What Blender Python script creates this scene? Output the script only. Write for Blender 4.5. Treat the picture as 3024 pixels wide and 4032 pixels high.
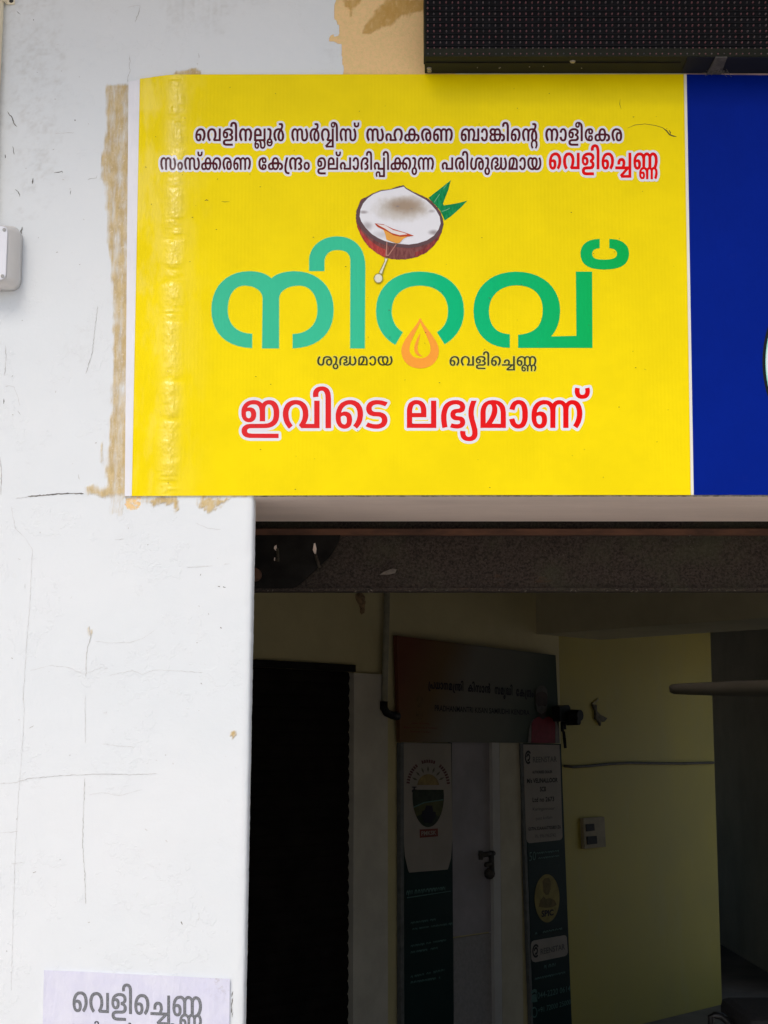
import bpy, bmesh, math, random
import numpy as np
from mathutils import Vector, Matrix, noise

for o in list(bpy.data.objects):
    bpy.data.objects.remove(o)
SC = bpy.context.scene
COL = SC.collection
R = math.radians

# ------------------------------------------------------------------ camera
FPX, CX, CY = 6046.0, 1512.0, 2016.0        # focal length and centre of the 3024 x 4032 frame
PITCH = R(8.6)
CAMZ = 1.6
cam_d = bpy.data.cameras.new("camera")
cam_d.sensor_fit = 'VERTICAL'
cam_d.sensor_height = 36.0
cam_d.lens = 36.0 * FPX / 4032.0
cam_d.clip_start = 0.05
cam_d.clip_end = 3000
cam = bpy.data.objects.new("camera", cam_d)
cam.location = (0, 0, CAMZ)
cam.rotation_euler = (R(90) + PITCH, 0, 0)
COL.objects.link(cam)
SC.camera = cam

# ------------------------------------------------------------------ sky, sun, exposure
SUN_EL, SUN_AZ = R(50), R(24)               # azimuth: to the left of the street side
world = bpy.data.worlds.new("World")
SC.world = world
world.use_nodes = True
wn = world.node_tree
bgn = wn.nodes["Background"]
sky = wn.nodes.new("ShaderNodeTexSky")
sky.sky_type = 'NISHITA'
sky.sun_disc = False
sky.sun_elevation = SUN_EL
sky.sun_rotation = R(180) + SUN_AZ
sky.air_density = 1.0
sky.dust_density = 3.0
sky.ozone_density = 1.0
wn.links.new(sky.outputs[0], bgn.inputs[0])
bgn.inputs[1].default_value = 0.10

sun_d = bpy.data.lights.new("sun", 'SUN')
sun_d.energy = 0.8
sun_d.angle = R(30)
sun_d.color = (1.0, 0.97, 0.92)
sun = bpy.data.objects.new("sun", sun_d)
dirv = Vector((-math.sin(SUN_AZ) * math.cos(SUN_EL), -math.cos(SUN_AZ) * math.cos(SUN_EL), math.sin(SUN_EL)))
sun.rotation_euler = dirv.to_track_quat('Z', 'Y').to_euler()
sun.location = dirv * 20
COL.objects.link(sun)

SC.view_settings.view_transform = 'Standard'
SC.view_settings.look = 'None'
SC.view_settings.exposure = 0.66
SC.view_settings.gamma = 1.0
SC.render.engine = 'CYCLES'
SC.cycles.use_denoising = True
SC.cycles.max_bounces = 8
SC.cycles.diffuse_bounces = 5

# ------------------------------------------------------------------ measuring helpers
FW = Vector((0, math.cos(PITCH), math.sin(PITCH)))
UP = Vector((0, -math.sin(PITCH), math.cos(PITCH)))
EYE = Vector((0, 0, CAMZ))


def ray(px, py):
    return Vector((1, 0, 0)) * ((px - CX) / FPX) + UP * ((CY - py) / FPX) + FW


def on_y(px, py, y):
    """point of the photograph measured on the wall plane Y = y"""
    d = ray(px, py)
    return EYE + d * (y / d.y)


def on_z(px, py, z):
    d = ray(px, py)
    return EYE + d * ((z - CAMZ) / d.z)


def to_px(p):
    v = p - EYE
    d = v.dot(FW)
    return CX + FPX * v.x / d, CY - FPX * v.dot(UP) / d


D = 3.39                                     # distance of the facade plane
INB = on_y(2843, 3955, 8.8)                  # free end of the slanting inner wall
WD = Vector((math.sin(R(42)), math.cos(R(42)), 0))
WN = Vector((math.cos(R(42)), -math.sin(R(42)), 0))


def on_w(px, py, off=0.0):
    """point measured on the slanting inner wall, off metres in front of it"""
    d = ray(px, py)
    b = INB + WN * off
    return EYE + d * ((b - EYE).dot(WN) / d.dot(WN))


FLOORZ = INB.z


# ------------------------------------------------------------------ materials
def srgb(r, g, b):
    f = lambda c: (c / 255 / 12.92) if c <= 10.3 else (((c / 255 + 0.055) / 1.055) ** 2.4)
    return (f(r), f(g), f(b), 1)


def new_mat(name):
    m = bpy.data.materials.new(name)
    m.use_nodes = True
    nt = m.node_tree
    return m, nt, nt.nodes["Principled BSDF"]


def nd(nt, kind, **kw):
    n = nt.nodes.new(kind)
    for k, v in kw.items():
        setattr(n, k, v)
    return n


def math_n(nt, op, a, b=None, c=None):
    n = nd(nt, "ShaderNodeMath", operation=op)
    for i, v in enumerate((a, b, c)):
        if v is None:
            continue
        if isinstance(v, (int, float)):
            n.inputs[i].default_value = v
        else:
            nt.links.new(v, n.inputs[i])
    return n.outputs[0]


def mix_n(nt, fac, a, b, blend='MIX'):
    n = nd(nt, "ShaderNodeMix", data_type='RGBA', blend_type=blend)
    for i, v in ((0, fac), (6, a), (7, b)):
        if isinstance(v, (int, float)):
            n.inputs[i].default_value = v
        elif isinstance(v, tuple):
            n.inputs[i].default_value = v
        else:
            nt.links.new(v, n.inputs[i])
    return n.outputs[2]


def pos_n(nt, scale=(1, 1, 1)):
    g = nd(nt, "ShaderNodeNewGeometry")
    mp = nd(nt, "ShaderNodeMapping")
    mp.inputs['Scale'].default_value = scale
    nt.links.new(g.outputs['Position'], mp.inputs[0])
    return mp.outputs[0]


def noise_n(nt, scale, detail=4, rough=0.55, vec=None, stretch=(1, 1, 1)):
    n = nd(nt, "ShaderNodeTexNoise")
    n.inputs['Scale'].default_value = scale
    n.inputs['Detail'].default_value = detail
    n.inputs['Roughness'].default_value = rough
    nt.links.new(vec if vec is not None else pos_n(nt, stretch), n.inputs['Vector'])
    return n.outputs['Fac']


def ramp_n(nt, fac, lo, hi):
    n = nd(nt, "ShaderNodeMapRange", interpolation_type='SMOOTHSTEP')
    n.inputs[1].default_value = lo
    n.inputs[2].default_value = hi
    nt.links.new(fac, n.inputs[0])
    return n.outputs[0]


def bump_n(nt, height, dist, normal_in, strength=1.0):
    b = nd(nt, "ShaderNodeBump")
    b.inputs['Strength'].default_value = strength
    b.inputs['Distance'].default_value = dist
    nt.links.new(height, b.inputs['Height'])
    nt.links.new(b.outputs[0], normal_in)
    return b


def plain(name, col, rough=0.6, var=0.25, scale=14, metal=0.0, bump=0.0, bscale=80, spec=0.5, stretch=(1, 1, 1)):
    """a surface colour that wanders between a darker and a lighter tone"""
    m, nt, bs = new_mat(name)
    dk = tuple(c * (1 - var) for c in col[:3]) + (1,)
    lt = tuple(min(1, c * (1 + var * 0.6)) for c in col[:3]) + (1,)
    f = ramp_n(nt, noise_n(nt, scale, 6, 0.62, stretch=stretch), 0.3, 0.7)
    nt.links.new(mix_n(nt, f, dk, lt), bs.inputs['Base Color'])
    bs.inputs['Roughness'].default_value = rough
    bs.inputs['Metallic'].default_value = metal
    bs.inputs['Specular IOR Level'].default_value = spec
    if bump:
        bump_n(nt, noise_n(nt, bscale, 5, 0.6), bump, bs.inputs['Normal'])
    return m


def banner_relief(nt, bs, k=1.0):
    """ribs of the flex sheet, the crinkled strip and slack at its left end, in metres of height"""
    g = nd(nt, "ShaderNodeNewGeometry")
    sx = nd(nt, "ShaderNodeSeparateXYZ")
    nt.links.new(g.outputs['Position'], sx.inputs[0])
    x = sx.outputs[0]
    # fine vertical ribs
    ribs = math_n(nt, 'SINE', math_n(nt, 'MULTIPLY', x, 2 * math.pi / 0.0085))
    ribs = math_n(nt, 'MULTIPLY', ribs, noise_n(nt, 9, 3, 0.5, stretch=(1, 1, 0.25)))
    h = math_n(nt, 'MULTIPLY', ribs, 0.00009 * k)
    # slack to the left of the seam
    lf = nd(nt, "ShaderNodeMapRange", interpolation_type='SMOOTHSTEP')
    for i, v in ((1, BX0 + 0.20), (2, BX0 + 0.03)):
        lf.inputs[i].default_value = v
    nt.links.new(x, lf.inputs[0])
    slack = noise_n(nt, 30, 3, 0.55, stretch=(2.2, 1, 0.5))
    h = math_n(nt, 'MULTIPLY_ADD', math_n(nt, 'MULTIPLY', slack, lf.outputs[0]), 0.0026 * k, h)
    # that end leans back towards the wall
    h = math_n(nt, 'MULTIPLY_ADD', math_n(nt, 'MINIMUM', math_n(nt, 'SUBTRACT', x, SEAMX), 0.0), 0.11 * k, h)
    # the crinkled strip over the plaster seam
    dx = math_n(nt, 'SUBTRACT', x, SEAMX)
    wob = math_n(nt, 'MULTIPLY', math_n(nt, 'SUBTRACT', noise_n(nt, 10, 2, 0.5, stretch=(0.01, 1, 1)), 0.5), 0.02)
    dx = math_n(nt, 'ADD', dx, wob)
    ga = math_n(nt, 'EXPONENT', math_n(nt, 'MULTIPLY', math_n(nt, 'MULTIPLY', dx, dx), -1 / (2 * 0.015 ** 2)))
    # the crinkles fade in and out along the seam
    brk = ramp_n(nt, noise_n(nt, 16, 3, 0.6, stretch=(0.3, 1, 1)), 0.28, 0.52)
    cr = noise_n(nt, 48, 2.0, 0.5, stretch=(1.1, 1, 0.8))
    h = math_n(nt, 'MULTIPLY_ADD', math_n(nt, 'MULTIPLY', cr, math_n(nt, 'MULTIPLY', ga, brk)), 0.0072 * k, h)
    # general slight unevenness of the plaster behind
    h = math_n(nt, 'MULTIPLY_ADD', noise_n(nt, 5, 3, 0.5), 0.0016 * k, h)
    h = math_n(nt, 'MULTIPLY_ADD', noise_n(nt, 240, 3, 0.6), 0.00006, h)
    bump_n(nt, h, 1.0, bs.inputs['Normal'])
    # specular is raised on the seam and slack end to bring out glints there
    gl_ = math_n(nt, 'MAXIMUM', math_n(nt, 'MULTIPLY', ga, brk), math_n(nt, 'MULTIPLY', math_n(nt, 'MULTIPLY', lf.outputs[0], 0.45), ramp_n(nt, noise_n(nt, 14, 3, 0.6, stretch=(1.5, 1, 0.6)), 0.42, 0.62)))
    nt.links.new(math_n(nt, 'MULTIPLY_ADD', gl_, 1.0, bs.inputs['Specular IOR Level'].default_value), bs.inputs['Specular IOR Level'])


BX0 = on_y(550, 305, D).x
SEAMX = on_y(686, 900, D).x
SEAMZ = on_y(686, 1300, D).z


def printed(name, col, rough=0.26, var=0.05, gradient=None, spec=0.07):
    """ink on the glossy flex sheet"""
    m, nt, bs = new_mat(name)
    f = noise_n(nt, 7, 5, 0.6)
    if gradient:
        x0, x1, stops = gradient
        g = nd(nt, "ShaderNodeNewGeometry")
        sx = nd(nt, "ShaderNodeSeparateXYZ")
        nt.links.new(g.outputs['Position'], sx.inputs[0])
        mr = nd(nt, "ShaderNodeMapRange")
        mr.inputs[1].default_value = x0
        mr.inputs[2].default_value = x1
        nt.links.new(sx.outputs[0], mr.inputs[0])
        cr = nd(nt, "ShaderNodeValToRGB")
        for i, (p, c) in enumerate(stops):
            e = cr.color_ramp.elements[i] if i < 2 else cr.color_ramp.elements.new(p)
            e.position = p
            e.color = c
        nt.links.new(mr.outputs[0], cr.inputs[0])
        base = cr.outputs[0]
        base = mix_n(nt, math_n(nt, 'MULTIPLY', f, var * 2), base, (0, 0, 0, 1))
    else:
        dk = tuple(c * (1 - var) for c in col[:3]) + (1,)
        lt = tuple(min(1, c * (1 + var * 0.5)) for c in col[:3]) + (1,)
        base = mix_n(nt, ramp_n(nt, f, 0.3, 0.7), dk, lt)
    # faint dust that has settled on the sheet
    dust = ramp_n(nt, noise_n(nt, 3.0, 7, 0.7, stretch=(1, 1, 1.6)), 0.62, 0.85)
    base = mix_n(nt, math_n(nt, 'MULTIPLY', dust, 0.05), base, (0.40, 0.28, 0.03, 1))
    nt.links.new(base, bs.inputs['Base Color'])
    bs.inputs['Roughness'].default_value = rough + 0.05
    bs.inputs['Specular IOR Level'].default_value = spec
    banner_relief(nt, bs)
    return m


# ------------------------------------------------------------------ object helpers
def tag(o, label=None, cat=None, group=None, kind=None):
    if label: o['label'] = label
    if cat: o['category'] = cat
    if group: o['group'] = group
    if kind: o['kind'] = kind
    return o


def link(name, me, mat=None, parent=None, smooth=False):
    o = bpy.data.objects.new(name, me)
    COL.objects.link(o)
    for m in (mat if isinstance(mat, (list, tuple)) else [mat] if mat else []):
        me.materials.append(m)
    if parent:
        o.parent = parent
        o.matrix_parent_inverse = parent.matrix_basis.inverted()
    if smooth:
        for p in me.polygons:
            p.use_smooth = True
    return o


def empty(name, loc, label, cat, group=None):
    o = bpy.data.objects.new(name, None)
    o.location = loc
    o.empty_display_size = 0.1
    COL.objects.link(o)
    return tag(o, label, cat, group)


def bm_obj(name, bm, mat=None, parent=None, smooth=False):
    me = bpy.data.meshes.new(name)
    bm.normal_update()
    bm.to_mesh(me)
    bm.free()
    return link(name, me, mat, parent, smooth)


def add_box(bm, lo, hi, bevel=0.0, mi=0, mtx=None):
    r = bmesh.ops.create_cube(bm, size=1.0)
    vs = r['verts']
    for v in vs:
        v.co = Vector([lo[i] + (hi[i] - lo[i]) * (v.co[i] + 0.5) for i in range(3)])
    fs = list({f for v in vs for f in v.link_faces})
    for f in fs:
        f.material_index = mi
    if bevel:
        es = list({e for v in vs for e in v.link_edges})
        rr = bmesh.ops.bevel(bm, geom=es, offset=bevel, segments=2, affect='EDGES', profile=0.6)
        vs = list({v for f in rr['faces'] for v in f.verts} | {v for v in vs if v.is_valid})
    if mtx is not None:
        bmesh.ops.transform(bm, matrix=mtx, verts=[v for v in vs if v.is_valid])


def box(name, lo, hi, mat, parent=None, bevel=0.0, mtx=None):
    bm = bmesh.new()
    add_box(bm, lo, hi, bevel, mtx=mtx)
    return bm_obj(name, bm, mat, parent)


def add_prism(bm, front, shift, mi=0):
    """solid between the outline `front` (list of points) and the same outline moved by `shift`"""
    a = [bm.verts.new(p) for p in front]
    b = [bm.verts.new(Vector(p) + shift) for p in front]
    fs = [bm.faces.new(a), bm.faces.new(b[::-1])]
    n = len(a)
    for i in range(n):
        fs.append(bm.faces.new((a[i], b[i], b[(i + 1) % n], a[(i + 1) % n])))
    for f in fs:
        f.material_index = mi
    bmesh.ops.recalc_face_normals(bm, faces=fs)


def prism(name, front, shift, mat, parent=None):
    bm = bmesh.new()
    add_prism(bm, front, shift)
    return bm_obj(name, bm, mat, parent)


def add_tube(bm, pts, r, seg=12, cap=True, mi=0):
    pts = [Vector(p) for p in pts]
    rs = r if isinstance(r, (list, tuple)) else [r] * len(pts)
    rings = []
    up = Vector((0.123, 0.345, 0.9)).normalized()
    for i, p in enumerate(pts):
        t = (pts[min(i + 1, len(pts) - 1)] - pts[max(i - 1, 0)]).normalized()
        u = t.cross(up)
        if u.length < 1e-3:
            u = t.cross(Vector((1, 0, 0)))
        u.normalize()
        w = t.cross(u)
        rings.append([bm.verts.new(p + (u * math.cos(a) + w * math.sin(a)) * rs[i])
                      for a in [2 * math.pi * k / seg for k in range(seg)]])
    fs = []
    for a, b in zip(rings, rings[1:]):
        for k in range(seg):
            fs.append(bm.faces.new((a[k], a[(k + 1) % seg], b[(k + 1) % seg], b[k])))
    if cap:
        fs.append(bm.faces.new(rings[0][::-1]))
        fs.append(bm.faces.new(rings[-1]))
    for f in fs:
        f.material_index = mi
        f.smooth = True
    bmesh.ops.recalc_face_normals(bm, faces=fs)


def tube(name, pts, r, mat, parent=None, seg=12):
    bm = bmesh.new()
    add_tube(bm, pts, r, seg)
    return bm_obj(name, bm, mat, parent)


def filled_mesh(name, loops):
    """flat mesh of closed 2-D outlines, the inner ones cut out as holes"""
    cu = bpy.data.curves.new(name + "_outline", 'CURVE')
    cu.dimensions = '2D'
    cu.fill_mode = 'FRONT'
    for l in loops:
        sp = cu.splines.new('POLY')
        sp.points.add(len(l) - 1)
        for q, (x, y) in zip(sp.points, l):
            q.co = (x, -y, 0, 1)
        sp.use_cyclic_u = True
    ob = bpy.data.objects.new(name + "_outline", cu)
    me = bpy.data.meshes.new_from_object(ob)
    bpy.data.objects.remove(ob)
    bpy.data.curves.remove(cu)
    me.name = name
    return me


def place_flat(name, loops, mapper, mat, parent, toward):
    me = filled_mesh(name, loops)
    bm = bmesh.new()
    bm.from_mesh(me)
    for v in bm.verts:
        v.co = mapper(v.co.x, -v.co.y)
    bm.normal_update()
    for f in bm.faces:
        if f.normal.dot(toward) < 0:
            f.normal_flip()
    bm.to_mesh(me)
    bm.free()
    return link(name, me, mat, parent)


def loops_of(key):
    out = []
    for part in OUTLINES[key].split('|'):
        v = np.array([int(t) for t in part.split()]).reshape(-1, 2)
        out.append(np.cumsum(v, axis=0) / 2.0)
    return out


LATIN = None


def latin_loops_mesh(text, quad, mapper, mat, parent, name, toward, bold=0.0):
    """Latin lettering stretched into the photograph quad (tl, tr, br, bl) and laid on a surface"""
    cu = bpy.data.curves.new(name, 'FONT')
    cu.body = text
    cu.fill_mode = 'FRONT'
    cu.resolution_u = 3
    cu.offset = bold
    ob = bpy.data.objects.new(name, cu)
    me = bpy.data.meshes.new_from_object(ob)
    bpy.data.objects.remove(ob)
    bpy.data.curves.remove(cu)
    xs = [v.co.x for v in me.vertices]
    ys = [v.co.y for v in me.vertices]
    x0, x1, y0, y1 = min(xs), max(xs), min(ys), max(ys)
    tl, tr, br, bl = [Vector(q) for q in quad]
    bm = bmesh.new()
    bm.from_mesh(me)
    for v in bm.verts:
        u = (v.co.x - x0) / (x1 - x0)
        w = (y1 - v.co.y) / (y1 - y0)
        p = (tl * (1 - u) + tr * u) * (1 - w) + (bl * (1 - u) + br * u) * w
        v.co = mapper(p.x, p.y)
    bm.normal_update()
    for f in bm.faces:
        if f.normal.dot(toward) < 0:
            f.normal_flip()
    bm.to_mesh(me)
    bm.free()
    me.name = name
    return link(name, me, mat, parent)


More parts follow.
